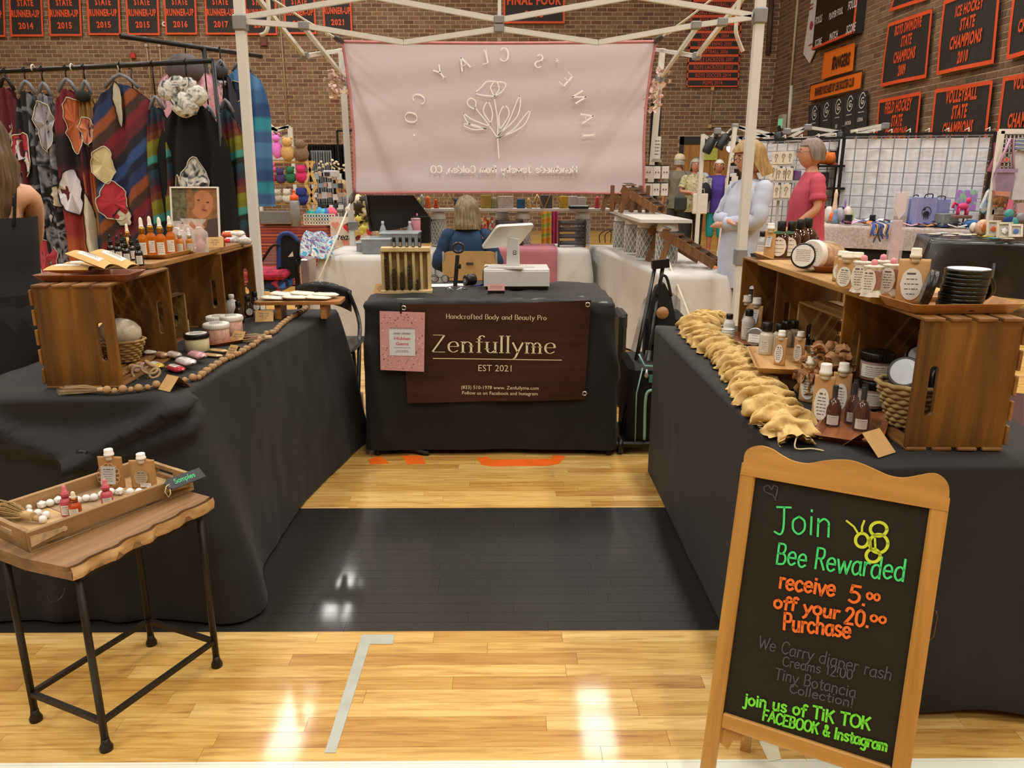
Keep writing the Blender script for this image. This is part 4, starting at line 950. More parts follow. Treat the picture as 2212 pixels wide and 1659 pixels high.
# glasses on a paper
q = at(950, 612, z=CZ); gt = thing('eyeglasses', 'dark framed eyeglasses lying on the middle table', 'glasses', (q.x, q.y+.02, CZ+.001), radians(-15))
for x in (-.033, .033):
 e = P('rim', MB().tube([(x+.024*cos(a), 0, .024+.021*sin(a)) for a in [2*pi*k/18 for k in range(18)]], .0022, 6, closed=True), mat('1c1a1c', .3), gt); P('lens', MB().lathe([(1e-4, 0), (.022, 0)], 16, TR(x, 0, .024, rx=pi/2), cap=False), glassy('eef2f4', ior=1.05), e)
P('bridge', MB().tube([(-.010, 0, .03), (0, -.002, .033), (.010, 0, .03)], .002, 6), mat('1c1a1c', .3), gt)
for sx in (-1, 1): P('temple', MB().tube([(sx*.057, 0, .03), (sx*.06, .06, .028), (sx*.055, .12, .012)], .0022, 6), mat('1c1a1c', .3), gt)
q = at(965, 617, z=CZ); tag(P('paper_sheet', MB().box((0, 0, .0008), (.19, .12, .0012)), mat('e6d8d4', .6), None, (q.x, q.y, CZ+.0012), .1), 'white paper sheet under the eyeglasses and stand', 'paper')
# ring topped stand
q = at(985, 625, z=CZ); sd = thing('phone_stand', 'black flexible stand with ring top on clear round base', 'stand', (q.x, q.y, CZ+.002)); s = mpp(q)
P('base', MB().lathe([(.062, 0), (.062, .004), (.05, .012), (.02, .018), (1e-4, .019)], 28), mat('3b3c3e', .15, coat=.5), sd)
P('stem', MB().bar((-.004, 0, .015), (.012, .01, .185), .022, .016), mat('1b1b1c', .4), sd); P('ring', MB().tube([(.016+.030*cos(a), .012, .225+.025*sin(a)) for a in [2*pi*k/24 for k in range(24)]], .0075, 8, closed=True), mat('2a2b2e', .3), sd)
P('clamp', MB().box((.022, 0, .125), (.018, .02, .026), bev=.004), mat('141414', .3), sd)
q = at(1015, 618, z=CZ); sc = thing('barcode_scanner', 'black handheld scanner lying beside the cash drawer', 'scanner', (q.x, q.y+.02, CZ+.002), radians(15))
P('scanner_head', MB().lathe([(.024, -.036), (.032, -.03), (.032, .03), (.022, .038)], 18, TR(0, 0, .032, ry=pi/2, rz=.5), sx=1, sy=.9), mat('151515', .35), sc); P('lens', MB().lathe([(1e-4, .0385), (.012, .0385)], 14, TR(0, 0, .032, ry=-pi/2, rz=.5), cap=False), mat('777a80', .1), sc)
q = at(1032, 619, z=CZ); tag(P('pen', MB().cyl((0, 0, .004), (.05, .06, .004), .004, 8), mat('5a35a8', .3), None, (q.x-.02, q.y-.005, CZ+.001)), 'purple pen tip beside the cash drawer', 'pen')
# cash drawer and register
q = at(1116, 627, z=CZ); s = mpp(q); DW, DD, DH = 142*s, .24, 39*s; WP = mat('c9cac6', .35, var=.02); WP2 = mat('dcdcd8', .3, var=.02)
cdw = thing('cash_drawer', 'white cash drawer on the middle table under the register', 'cash drawer', (q.x, q.y+.005, CZ+.004), radians(0.5))
P('drawer_case', MB().box((0, DD/2, .012+DH/2), (DW, DD, DH), bev=.004), WP2, cdw); P('drawer_front', MB().box((0, -.002, .012+DH*.46), (DW-.006, .006, DH*.84), bev=.002), WP, cdw)
P('foot_strip', MB().box((0, DD/2, .005), (DW-.02, DD-.02, .014)), BLKP, cdw); P('top_pad', MB().box((.07, .08, .0125+DH), (.06, .03, .001)), mat('a9aaa6', .5), cdw)
tz = CZ+.017+DH; q = at(1095, 578, z=tz)
rg = thing('register_stand', 'white tablet register on an angled stand facing away, on the cash drawer', 'register', (q.x, q.y-.0, tz), radians(-12))
P('foot_plate', MB().prism(rrect(.20, .13, .012), 0, .010), WP2, rg); P('neck', MB().prism([(-.035, 0), (.035, 0), (.03, .15), (-.028, .16)], -.018, .018, TR(.035, .0, .008, rx=pi/2)), WP, rg)
lg = MB(); lg.prism(rrect(.018, .022, .004), .0, .0012, TR(.048, -.0185, .085, rx=pi/2), 0); lg.prism(rrect(.012, .015, .003), .0012, .002, TR(.048, -.0185, .085, rx=pi/2), 1); lg.prism(rrect(.005, .006, .001), .002, .003, TR(.048, -.0185, .085, rx=pi/2), 0); P('square_emblem', lg, [mat('14181c', .3, var=0), WP2], rg)
T = TR(.005, .035, .14, rx=radians(-38), ry=0, rz=0); T = TR(.0, .045, .165) @ TR(rz=radians(52)) @ TR(rx=radians(48))
P('tablet_back', MB().prism(rrect(.27, .19, .022, 5), -.014, .0, T @ TR(rx=pi/2)), WP2, rg); P('tablet_screen', MB().prism(rrect(.265, .185, .02, 5), -.020, -.0145, T @ TR(0, 0, 0, rx=pi/2)), BLKP, rg)
P('cable', MB().tube(spline([(-.09, .02, .005), (-.125, -.01, .0), (-.13, -.03, -.05), (-.13, -.02, -DH)], 6), .0028, 6), BLKP, rg)
q = at(1072, 637, z=CZ); ch = thing('card_holder', 'clear holder with pink business cards in front of the cash drawer', 'card holder', (q.x, q.y, CZ+.001))
P('holder', MB().box((0, 0, .012), (.094, .02, .02)), glassy('f2f2f2', ior=1.15), ch); P('business_card', MB().box((0, -.002, .032), (.089, .002, .05)), mat('dba7a2', .5, var=.06), ch, M=TR(rx=radians(-6)))
mb = MB(); pen(mb, 'Zenfullyme', .010, .0009, facing((0, -.0062, .040), (0, -1, .1)), just='c', slant=.2); lines(mb, facing((0, -.0055, .02), (0, -1, .1)), [(-.03, .03, 0), (-.03, .035, -.005)], .0012); P('lettering', mb, mat('6b4038', .5, var=0), ch)
# brown vinyl banner
BY = 3.776
def bp(px, py, Y=BY): return at(px, py, Y=Y)
mb = MB(); a, b, c, d4 = bp(868, 657), bp(1277, 648), bp(1262, 862), bp(905, 870); a.x -= 0.0; d4.x = bp(880, 868).x
def bf_(u, v):
 p = a.lerp(b, u).lerp(d4.lerp(c, u), v); return (p.x, p.y-.006-.006*sin(u*9+1)*v*v-.004*sin(v*6+u*3), p.z-.006*sin(u*pi)*(1-v))
vb = P('vinyl_banner', mb.grid(bf_, 30, 16), wood('2c110c', '4a2318', 3, 'X', .42, blotch=.4)); tag(vb, 'brown wood look vinyl banner hung on the front of the middle table', 'banner')
IV = mat('e6dcb4', .5, var=0); mb = MB()
def bt(px, py): p = bp(px, py, BY-.019); return facing(p, (0, -1, 0)) @ TR(rz=-radians(.9))
s = mpp(bp(1075, 760))
pen(mb, 'Zenfullyme', 37*s, 4.6*s, bt(1070, 762), thin=1.1*s, just='c', serif=True, sp=.75, xs=1.13, wob=0)
pen(mb, 'Handcrafted Body and Beauty Pro', 10.5*s, 1.5*s, bt(1073, 690), thin=.6*s, just='c', sp=.8, xs=.99); bf(mb, 'EST 2021', 15*s, bt(1069, 802), xs=.98, bold=-.006)
bf(mb, '(833) 510-1978 www. Zenfullyme.com', 8*s, bt(1080, 841), xs=.99); bf(mb, 'Follow us on Facebook and Instagram', 8*s, bt(1080, 853), xs=.99); ribbon(mb, [Vector((-138*s, 0, 0)), Vector((139*s, 0, 0))], 1.6*s, None, bt(1074, 776))
P('lettering', mb, IV, vb)
for px, py in ((873, 664), (1269, 657), (1262, 848)):
 P('grommet', MB().tube([(bp(px, py).x+.010*cos(t), BY-.018, bp(px, py).z+.010*sin(t)) for t in [2*pi*k/14 for k in range(14)]], .0038, 6, closed=True), mat('c9c9c4', .2, .9), vb)
# pink poster
PY = BY-.03; a, b, c, d4 = (at(*p, Y=PY) for p in ((820, 672), (918, 675), (916, 803), (822, 799)))
po = thing('poster', 'pink confetti flyer hanging over the left end of the brown banner', 'poster', (0, 0, 0)); mb = MB(); mb.add([a, d4, c, b], [(0, 1, 2, 3)])
P('sheet', mb, mat('cf9a97', .45, var=.05), po, solid=.002); cm = (a+b+c+d4)/4; s = mpp(cm); F = facing((cm.x, PY-.003, cm.z), (0, -1, 0)) @ TR(rz=-.02)
mb = MB(); rr = random.Random(4)
for k in range(150):
 x, y = rr.uniform(-45, 45)*s, rr.uniform(-60, 60)*s
 if abs(x+2*s) < 30*s and abs(y-2*s) < 32*s: continue
 z = rr.uniform(1, 1.9)*s; an = rr.uniform(0, 3); mb.add([(x+z*cos(an+t), y+z*sin(an+t)*.7, 0) for t in (0, 1.57, 3.14, 4.71)], [(0, 1, 2, 3)], F, 1 if rr.random() < .65 else 2)
mb.add([(x*s, y*s, .0004) for x, y in ((-28, -31), (28, -31), (28, 29), (-28, 29))], [(0, 1, 2, 3)], F, 0)
for k in range(18): x = (-26+k*3.05)*s; mb.add([(x, 27*s, .0008), (x+1.2*s, 27*s, .0008), (x+1.2*s, 31*s, .0008), (x, 31*s, .0008)], [(0, 1, 2, 3)], F, 1)
pen(mb, 'GRAND OPENING!', 3.6*s, .6*s, F @ TR(0, 16*s, .0008), just='c', xs=1.0, mat=1, slant=.2); bf(mb, 'Hidden', 7*s, F @ TR(0, 4*s, .0008), bold=.03, mat=3, xs=1.25); bf(mb, 'Gems', 7*s, F @ TR(0, -7.5*s, .0008), bold=.03, mat=3, xs=1.25)
lines(mb, F, [(-18*s, 18*s, -14*s), (-12*s, 12*s, -20*s), (-14*s, 14*s, -23*s)], 1.1*s, 1, .0008)
P('print', mb, [mat('d5dcdc', .4, var=0), mat('7c5a55', .5, var=0), mat('f2e6e2', .5, var=0), mat('c96a72', .5, var=0)], po)
P('strap', MB().bar((at(866, 655, Y=PY).x, PY+.004, at(866, 655, Y=PY).z), (at(866, 677, Y=PY).x, PY-.002, at(866, 677, Y=PY).z), .009, .003), BLKP, po)
# things under the middle cloth
for px, lb in ((815, 'left'), (1315, 'right')):
 q = at(px, 985, z=0); tag(P('leg_cap', MB().lathe([(.016, 0), (.017, .01), (.013, .02), (.012, .06)], 12), mat('1a1a1a', .5), None, (q.x, q.y+.02, 0)), 'black table foot showing under the %s end of the middle cloth' % lb, 'table foot')
q = at(900, 985, z=0); tag(P('bag_strap', MB().tube(spline([(-.1, .05, .012), (-.02, 0, .03), (.06, -.015, .012), (.02, .02, .03), (.12, .05, .02)], 6), .012, 6), mat('141412', .7), None, (q.x, q.y+.02, .0)), 'black strap bunched on the floor under the middle table', 'strap')
# == wares on the right table
def RQ(px, py, z): return at(px, py, z=z)
q = RQ(1648, 558, CT1); tray((1.14, 3.16, CT1+.001), radians(88), .30, .18, 'pale wooden tray on the far right crate with amber bottles', TRL, .022)
tz = CT1+.007
def side_pouch(px, py, wpx, hpx, z, rz, label, pat=False, m=KRAFT2, capm=WHITE, stick='oval', group=None, sx=0.0, dy=0.0):
 q = RQ(px, py, z); s = mpp(q); w, h = wpx*s, hpx*s
 t = pouch((q.x, q.y+dy, z), rz, w, h, label, sticker=None, m=m, cap=capm, capr=.28); d = w*.42; bh = h*.8
 if pat:
  mb = MB(); rr = random.Random(label)
  for k in range(16):
   x = rr.uniform(-.42, .42)*w; zz = rr.uniform(.06, .55)*bh; r_ = w*.08; mb.tube([(x+r_*cos(a)*rr.uniform(.7, 1.1), 0, zz+r_*sin(a)) for a in [2*pi*j/6 for j in range(6)]], w*.02, 3, closed=True)
  P('printed_pattern', mb, mat('c2402f', .5, var=0), t, M=TR(0, -d*.5, 0, rx=radians(-13)) )
  decal(t, w*.5, bh*.4, (0, -d*.42, bh*.62), 0, 'rect', m=mat('c9cbd0', .4), tilt=-.25)
 elif stick: decal(t, w*.76, bh*.66, (sx, -d*.53, bh*.42), 0, stick, tilt=-.07, rows=7)
 return t
q = RQ(1647, 551, tz); s = mpp(q); bottle((q.x, q.y+.02, tz), -.6, 10*s, 50*s, 'small clear bottle with black cap at the left end of the amber bottles', mat('c9cfd4', .1, var=0, trans=.3), BLKP, capr=.6, neck=.35, sm=mat('e8e6e0', .5))
side_pouch(1660, 559, 26, 76, tz, radians(-50), 'narrow kraft pouch with red pattern beside the amber bottles', pat=True)
AMBR = mat('3a170a', .06, var=.1, trans=.12, coat=.6); LEAFM = mat('4f7f66', .5)
for i, (px, py) in enumerate([(1688, 560), (1710, 560), (1729, 556), (1745, 553)]):
 q = RQ(px, py, tz); s = mpp(q); t = bottle((q.x, q.y+.03, tz), radians(-28), 21*s, 80*s, 'large amber bottle with black cap on the far right tray, '+['nearest the narrow pouch', 'second from the narrow pouch', 'third from the narrow pouch', 'rightmost'][i], AMBR, BLKP, neck=.28, capr=.42, caph=.23, sticker=None)
 if i < 2:
  e = decal(t, 34*s, 40*s, (0, 0, 27*s), 0, 'oval', curve=21*s, rows=4); P('leaf_print', MB().prism([(-11*s, 0), (-2*s, 4*s), (11*s, 1*s), (10*s, -3*s), (-8*s, -3*s)], .0012, .0016, TR(-2*s, -21.2*s, 30*s, rx=pi/2)), LEAFM, e)
tray((1.13, 2.70, BT+.001), radians(84), .30, .17, 'reddish wooden tray on the light plank with white jar lying down', TRD, .022)
q = RQ(1727, 590, BT); t = thing('tin', 'black tin with round white label propped up on the light plank', 'tin', (q.x+.03, q.y+.05, BT+.052), rot=(radians(80), 0, radians(-38)))
P('tin_body', MB().lathe([(.040, -.014), (.043, -.011), (.043, .011), (.040, .014)], 32), BLKP, t); mb = MB(); mb.lathe([(1e-4, .0146), (.037, .0146)], 28, cap=False); lines(mb, TR(0, 0, .0150), [(-.024, .024, y*.006) for y in (-3, -2, -1, 0, 1, 2, 3)], .0016, 1); P('label_sticker', mb, [PAPER, PRINT], t)
q = RQ(1775, 590, BT); t = thing('scrub_jar', 'white lidded clear jar of tan bath salts lying on its side', 'jar', (q.x-.01, q.y+.045, BT+.055), rot=(radians(85), 0, radians(-62)))
P('jar_body', MB().lathe([(.040, -.10), (.046, -.095), (.047, -.01), (.044, 0)], 28), mat('b59474', .3, var=.35, scale=70, coat=.4), t); P('jar_lid', MB().lathe([(.049, -.004), (.052, 0), (.052, .018), (.048, .022)], 30), WHITE, t); decal(t, .05, .05, (0, 0, -.055), 0, 'rect', curve=.0475, m=mat('e6e2da', .4))
mb = MB(); mb.lathe([(1e-4, .0226), (.042, .0226)], 26, cap=False); lines(mb, TR(0, 0, .0231), [(-.026, .026, y*.007) for y in (-3, -2, -1, 0, 1, 2, 3)], .0015, 1); P('label_sticker', mb, [PAPER, PRINT], t)
# kraft lotion pouches on the plank
for px, py, w, h, rz, lb in [(1824, 624, 42, 80, -48, 'nearest the corner of the light plank'), (1842, 619, 40, 74, -40, 'second in the plank cluster'), (1815, 608, 38, 66, -50, 'behind the nearest one'), (1848, 607, 38, 62, -35, 'at the back of the plank cluster')]:
 side_pouch(px, py, w, h, BT, radians(rz), 'kraft lotion pouch with ivory cap, '+lb, capm=mat('ddd6c0', .4, var=0))
# tall clear sleeve
q = RQ(1862, 600, BT); t = thing('tall_box', 'tall slim clear plastic box with pink tissue behind the dropper bottles', 'box', (1.19, 2.36, BT), radians(-8)); h = .27
P('clear_sleeve', MB().box((0, 0, h/2), (.036, .03, h), bev=.002), mat('e6e0e6', .1, var=0, alpha=.3, coat=.6), t); P('tissue', MB().box((0, .004, h*.35), (.028, .012, h*.68), bev=.003), mat('c9b4b8', .7, var=.2, scale=30), t); P('tissue_top', MB().prism([(-.015, h*.98), (.015, h*.98), (.015, h*.78), (0, h*.70), (-.015, h*.80)], -.004, .004, TR(rx=pi/2)), mat('dedce2', .6, var=.2), t)
# muslin wrapped pink droppers
MUS = mat('d6cfc0', .8, var=.12, scale=40); PKD = mat('d98a92', .5, var=0)
for px, py, lb in [(1862, 632, 'leftmost'), (1884, 641, 'second from left, nearest'), (1903, 630, 'second from right'), (1925, 638, 'rightmost')]:
 q = RQ(px, py, BT); s = mpp(q); t = thing('wrapped_dropper', 'pink bulb dropper bottle wrapped in muslin with crescent label, '+lb, 'bottle', (q.x, q.y+.01, BT), radians(-30)); r = 19*s; H = 80*s
 mb = MB()
 def f(u, v):
  a = 2*pi*u; rr = r*(1.25-.35*min(1, v/.25)+(.25*(v-.8)/.2 if v > .8 else 0)); rr *= 1+(.13*sin(6*a+px)*(1-v/.3) if v < .3 else 0)+(.12*sin(7*a) if v > .8 else 0); return (rr*cos(a)*.9, rr*sin(a)*.75, H*.80*v)
 mb.grid(f, 30, 14, wrap=True); P('muslin_wrap', mb, MUS, t)
 P('gather', MB().lathe([(r*.9, H*.76), (r*.95, H*.82), (r*.5, H*.84)], 16, lobes=6, la=.15, sy=.8), MUS, t)
 P('kraft_band', MB().lathe([(r*.93, H*.2), (r*.93, H*.7)], 20, sy=.82, cap=False), mat('9b6f5c', .6), t); decal(t, r*1.6, H*.66, (-r*.35, -r*.80, H*.42), 0, 'oval', rows=7, tilt=0)
 P('bulb', MB().lathe([(r*.33, H*.80), (r*.36, H*.90), (r*.3, H*.97), (1e-4, H)], 14), PKD, t)
# near crate top
tray((1.155, 1.98, CT1+.001), radians(4), .30, .20, 'wooden tray on the nearest right crate with black tins', TRW, .026)
tz = CT1+.007; q = RQ(2005, 655, tz); s = mpp(q); t = pouch((1.085, 2.035, tz), radians(-14), 62*s, 118*s, 'large kraft pouch with grey label behind the black tins', sticker='oval', m=KRAFT2, sx=-.006, cap=mat('ddd6c0', .4, var=0))
def lid_m(mb, r, h): mb.lathe([(r*.96, 0), (r, .002), (r, h*.40), (r*.975, h*.43), (r*.975, h*.5), (r*1.01, h*.53), (r*1.01, h*.95), (r*.97, h)], 36)
r_ = .053
for k in range(5):
 t = thing('black_tin', 'black round tin in the stack on the nearest right crate, %s' % ['bottom', 'second from the bottom', 'middle', 'second from the top', 'topmost with white label'][k], 'tin', (1.165+.003*k, 1.945, CT1+.007+k*.0205), .3*k, 'stack of black tins')
 mb = MB(); lid_m(mb, r_*(1.0 if k < 4 else 1.03), .020); P('tin_body', mb, BLKP, t)
 if k == 4: P('label_sticker', MB().lathe([(1e-4, .0205), (r_*.93, .0205)], 30, cap=False), mat('dfe0de', .5), t)
t = thing('black_tin', 'open black tin leaning on the stack beside the large kraft pouch', 'tin', (1.088, 1.935, CT1+.058), rot=(0, radians(-78), radians(-25))); mb = MB(); lid_m(mb, .046, .022); P('tin_body', mb, BLKP, t)
t = thing('black_tin', 'black tin leaning behind the right of the tin stack', 'tin', (1.225, 1.99, CT1+.056), rot=(0, radians(70), radians(30))); mb = MB(); lid_m(mb, .045, .02); P('tin_body', mb, BLKP, t)
# cloth level, far end
tray((.985, 3.17, TZ+.001), radians(80), .28, .16, 'reddish wooden tray at the far end of the right cloth with white tins', TRD, .02); tz = TZ+.007
q = RQ(1589, 716, tz)
for k in range(4):
 t = thing('white_tin', 'small white tin in the stack at the far right tray, %s' % ['bottom', 'second from bottom', 'second from top', 'top'][k], 'tin', (.915, 3.10, tz+k*.0165), 0, 'stack of white tins'); P('tin_body', MB().lathe([(.024, 0), (.025, .002), (.025, .010), (.0235, .0105), (.0235, .012), (.0255, .0125), (.0255, .0155), (.024, .016)], 22), mat('c9cac8', .35), t)
side_pouch(1607, 722, 32, 86, tz, radians(-55), 'kraft pouch with red pattern beside the white tin stack', pat=True); side_pouch(1629, 726, 32, 84, tz, radians(-50), 'kraft pouch with red pattern next to the crate post', pat=True)
side_pouch(1646, 716, 28, 78, tz, radians(-40), 'kraft pouch half hidden behind the far right crate panel')
q = RQ(1600, 688, tz); s = mpp(q); t = bottle((1.03, 3.2, tz), -.5, .028, .13, 'white pump bottle behind the red patterned pouches', mat('cfd0cc', .3), BLKP, capr=.6); P('pump_spout', MB().bar((0, 0, .125), (.04, 0, .128), .008, .006), WHITE, t)
bottle((.965, 3.26, tz), -.5, .024, .10, 'white bottle with dark cap at the back of the far tray', mat('cfd0cc', .3), BLKP, capr=.6)
# raised tray in front of the small crate
rb = thing('riser', 'low wooden riser block under the pale tray on the right cloth', 'riser', (.93, 2.52, TZ+.001), radians(80)); P('riser_block', MB().box((0, 0, .03), (.20, .12, .06), bev=.003), wood('6b4a26', '8f6a38', 4, 'X', .6), rb)
TZ2 = TZ+.062; tray((.935, 2.53, TZ2+.0005), radians(78), .34, .20, 'pale wooden tray raised on a block with milk bottles and pouches', TRL, .022); tz = TZ2+.006
MILK = mat('c9c6b4', .12, var=.03, coat=.5)
q = RQ(1632, 748, tz); t = thing('window_tin', 'round clear lidded tin standing on edge at the left of the pale tray', 'tin', (q.x+.0, q.y+.01, tz+.034), rot=(radians(78), 0, radians(-35))); P('tin_body', MB().lathe([(.030, -.01), (.034, -.006), (.034, .006), (.030, .01)], 26), mat('a9aaa8', .2, .7), t); decal(t, .045, .03, (0, 0, 0), 0, 'rect', rows=3).matrix_local = TR(0, -.006, .0105, rx=-pi/2)
for px, py, w, h, lb in [(1655, 766, 30, 70, 'nearest the clear tin'), (1683, 760, 27, 62, 'second along'), (1697, 757, 27, 64, 'third along'), (1712, 752, 27, 60, 'fourth along')]:
 q = RQ(px, py, tz); s = mpp(q); bottle((q.x, q.y+.01, tz), radians(-35), w*s/2, h*s, 'milky glass bottle with black cap on the pale tray, '+lb, MILK, BLKP, neck=.22, capr=.72, caph=.24, sticker='rect', sm=mat('d3d0c4', .5), sticker_w=1.2)
side_pouch(1683, 788, 27, 76, tz, radians(-50), 'kraft pouch with oval label and white cap at the front of the pale tray'); side_pouch(1724, 784, 26, 70, tz, radians(-52), 'kraft pouch with oval label at the right of the pale tray')
for px, py, w, h, lb in [(1748, 772, 24, 64, 'black bottle with teal label beside the dried flowers'), (1735, 766, 24, 60, 'black bottle behind the milky bottles'), (1765, 762, 24, 60, 'black bottle inside the small pale crate')]:
 q = RQ(px, py, TZ+.02); s = mpp(q); bottle((q.x, q.y, TZ+.001), radians(-30), w*s/2, h*s*1.3, lb, mat('171310', .1, var=0, trans=.1), BLKP, neck=.25, capr=.5, caph=.2, sm=mat('9fb3b0', .5))
# dried petal bundle
fl2 = thing('dried_flowers', 'bundle of dried brown hydrangea petals against the crate panel on the right table', 'flowers', (.985, 2.30, TZ)); PET = mat('ae8259', .75, var=.25, scale=15)
rr = random.Random(11)
pm = MB(); n = 7; pm.grid(lambda u, v: ((u-.5)*.034*(1-.5*abs(v-.55)), (v)*.036, .010*sin(pi*u)+.008*sin(v*6)), 5, 6); pme = pm.mesh('petal', PET)
for k in range(120):
 a = rr.uniform(0, 2*pi); zz = rr.uniform(.01, .17); R0 = .028+.03*sin(zz/.17*pi); o = P('petal', pme, None, fl2, (R0*cos(a)*.75, R0*sin(a)+(.04-zz*.45), zz)); o.rotation_euler = (rr.uniform(-1, 1.2), rr.uniform(-1.2, 1.2), a-pi/2+rr.uniform(-.8, .8)); o.scale = [rr.uniform(.8, 1.35)]*3
P('stem', MB().tube([(0, .05, .0), (0, .0, .09), (0, -.05, .17)], .004, 6), mat('6d4e30', .8), fl2)
# near tray with amber spray bottles
tray((.955, 2.00, TZ+.001), radians(60), .30, .17, 'reddish wooden tray with wrapped amber bottles at the near end of the right cloth', TRD, .02); tz = TZ+.006
for px, py, w, h, rz, lb in [(1745, 868, 41, 103, -38, 'leftmost of the four'), (1781, 866, 38, 100, -30, 'hidden at the back of the four'), (1772, 914, 42, 133, -36, 'front centre of the four'), (1812, 892, 38, 112, -34, 'rightmost, behind the amber bottle')]:
 side_pouch(px, py, w, h, TZ+.002 if px < 1760 else tz, radians(rz), 'large kraft pouch with oval label, '+lb, m=mat('bd9461', .55, var=.05))
AM2 = mat('4a210f', .08, var=.05, coat=.4); CEL = mat('e8e6e4', .12, var=0, alpha=.03)
for px, py, w, h, lb in [(1804, 924, 36, 97, 'left of the three'), (1846, 918, 34, 98, 'back of the three'), (1866, 934, 38, 104, 'right of the three')]:
 q = RQ(px, py, tz); s = mpp(q); r = w*s/2; H = h*s; t = bottle((q.x, q.y+r, tz), radians(-22), r*.92, H*.93, 'amber spray bottle in clear wrap, '+lb, AM2, mat('141414', .25), neck=.5, capr=.34, caph=.26, sticker='rect', sm=mat('cfccc4', .4), sticker_w=1.5)
 mb = MB(); mb.grid(lambda u, v: (r*(1.03 if v < .6 else 1.03-.75*min(1, (v-.6)/.35))*(1+.06*noise.noise(Vector((cos(6.28*u)*3, v*7, px))))*cos(2*pi*u), r*(1.03 if v < .6 else 1.03-.75*min(1, (v-.6)/.35))*sin(2*pi*u), H*v), 22, 14, wrap=True); P('clear_wrap', mb, CEL, t)
tent_card(at(1876, 970, z=TZ), radians(32), .075, .072, 'blank kraft tent card in front of the nearest right crate', text=False, ang=.8)
# stacked jars and basket in the nearest crate
q = RQ(1880, 886, TZ)
for k, lb in ((0, 'lower'), (1, 'upper')):
 t = jar((1.10, 2.20, TZ+.012+k*.085), radians(-30), .046, .084, lb+' of two stacked pink jars with black lids inside the nearest right crate', mat('8f7770', .4), BLKP, lidh=.28, sticker='rect');
bk = thing('woven_basket', 'woven cornleaf basket inside the nearest right crate', 'basket', (1.115, 2.02, TZ+.012)); wicker(bk, .045, .088, .115, sy=.85, rows=9, m=mat('a98f5f', .8, var=.2, scale=30))
for i, (x, y, z, rot) in enumerate([(1.085, 2.00, .16, (radians(62), 0, radians(-40))), (1.13, 2.03, .185, (radians(48), 0, radians(-10))), (1.155, 1.98, .15, (radians(75), 0, radians(20)))]):
 t = thing('black_tin', 'black tin with silver lid in the right basket, '+['left one', 'top one', 'right one nearest'][i], 'tin', (x, y, TZ+z), rot=rot); mb = MB(); lid_m(mb, .043, .03); P('tin_body', mb, BLKP, t); P('lid_sticker', MB().lathe([(1e-4, .031), (.036, .031)], 26, cap=False), mat('b9bfc2', .25, .2), t)
# ruffled burlap garland
BUR = NT('burlap'); nz = BUR.noise(30, 4, .6); r = BUR.ramp([(.3, 'b3904f'), (.7, 'e2c384')], nz, 0); BUR.l(r, 0, BUR.b, 'Base Color'); wv = BUR.n('TexWave'); wv.inputs['Scale'].default_value = 230; tc = BUR.n('TexCoord'); BUR.l(tc, 'Object', wv, 0); BUR.bump(wv, 0, .35, .001); BUR.set(Roughness=.95)
gp = [at(a, b, z=TZ+.03) for a, b in [(1556, 672), (1523, 685), (1510, 706), (1540, 735), (1572, 758), (1600, 782), (1622, 812), (1640, 838), (1662, 868), (1692, 900), (1722, 940)]]
gp = spline(gp, 14); L = [0]
for a, b in zip(gp, gp[1:]): L.append(L[-1]+(b-a).length)
NU = 420; mb = MB(); bg = thing('burlap_garland', 'ruffled burlap garland lying along the aisle edge of the right table', 'garland', (0, 0, 0)); ng = 26; vs = []
def gpt(s):
 s = max(0, min(L[-1]-1e-6, s)); i = next(k for k in range(len(L)-1) if L[k+1] > s); t = (s-L[i])/(L[i+1]-L[i]); return gp[i].lerp(gp[i+1], t), (gp[min(i+2, len(gp)-1)]-gp[max(0, i-2)]).normalized()
for layer in range(3):
 vs = []
 for i in range(NU):
  u = i/(NU-1); s = u*L[-1]; c, d = gpt(s); sd = Vector((d.y, -d.x, 0)); tz_ = .5*min(1, u*12)*min(1, (1-u)*12)+.5
  for k in range(ng):
   a = pi*(-.12+1.24*k/(ng-1)); ru = sin(s*(68+10*layer)+2.6*noise.noise(Vector((s*9, a*1.2, layer)))+1.5*layer); rad = (.062+.012*noise.noise(Vector((s*14, layer*3, 1)))-layer*.009)*tz_*(1+.30*ru*(.35+abs(cos(a))))+.012*noise.noise(Vector((s*32, a*3, layer)))
   lean = .024*ru*(1-.5*sin(a))
   p = c+sd*cos(a)*rad*1.1+Vector((0, 0, 1))*(max(.0, sin(a)*rad*.82)-.024)+d*lean; p.z = max(p.z, TZ+.004+.0005*layer); vs.append(p)
 mb.add(vs, [(i*ng+k, i*ng+k+1, (i+1)*ng+k+1, (i+1)*ng+k) for i in range(NU-1) for k in range(ng-1)], None, 0, True)
P('ruffle', mb, BUR.m, bg); mb = MB()
for k in range(420):
 s = rr.uniform(.01, L[-1]-.01); c, d = gpt(s); sd = Vector((d.y, -d.x, 0)); a = rr.choice([rr.uniform(-.15, .5), rr.uniform(2.6, 3.3), rr.uniform(.6, 2.5)]); p = c+sd*cos(a)*.066+Vector((0, 0, max(0, sin(a)*.052)-.02)); e = p+(sd*cos(a)+Vector((0, 0, .6*sin(a)+.1)))*rr.uniform(.006, .014)+d*rr.uniform(-.01, .01); mb.tube([p, e], .0008, 3)
P('frayed_threads', mb, mat('c9ab6e', .9), bg, kind='stuff')
q = at(1735, 968, z=TZ+.004); P('loose_string', MB().tube(spline([gp[-1], q+Vector((-.02, 0, 0)), q+Vector((.02, -.004, 0)), q+Vector((.045, -.02, 0))], 6), .0022, 5), mat('cdbf95', .9), bg)
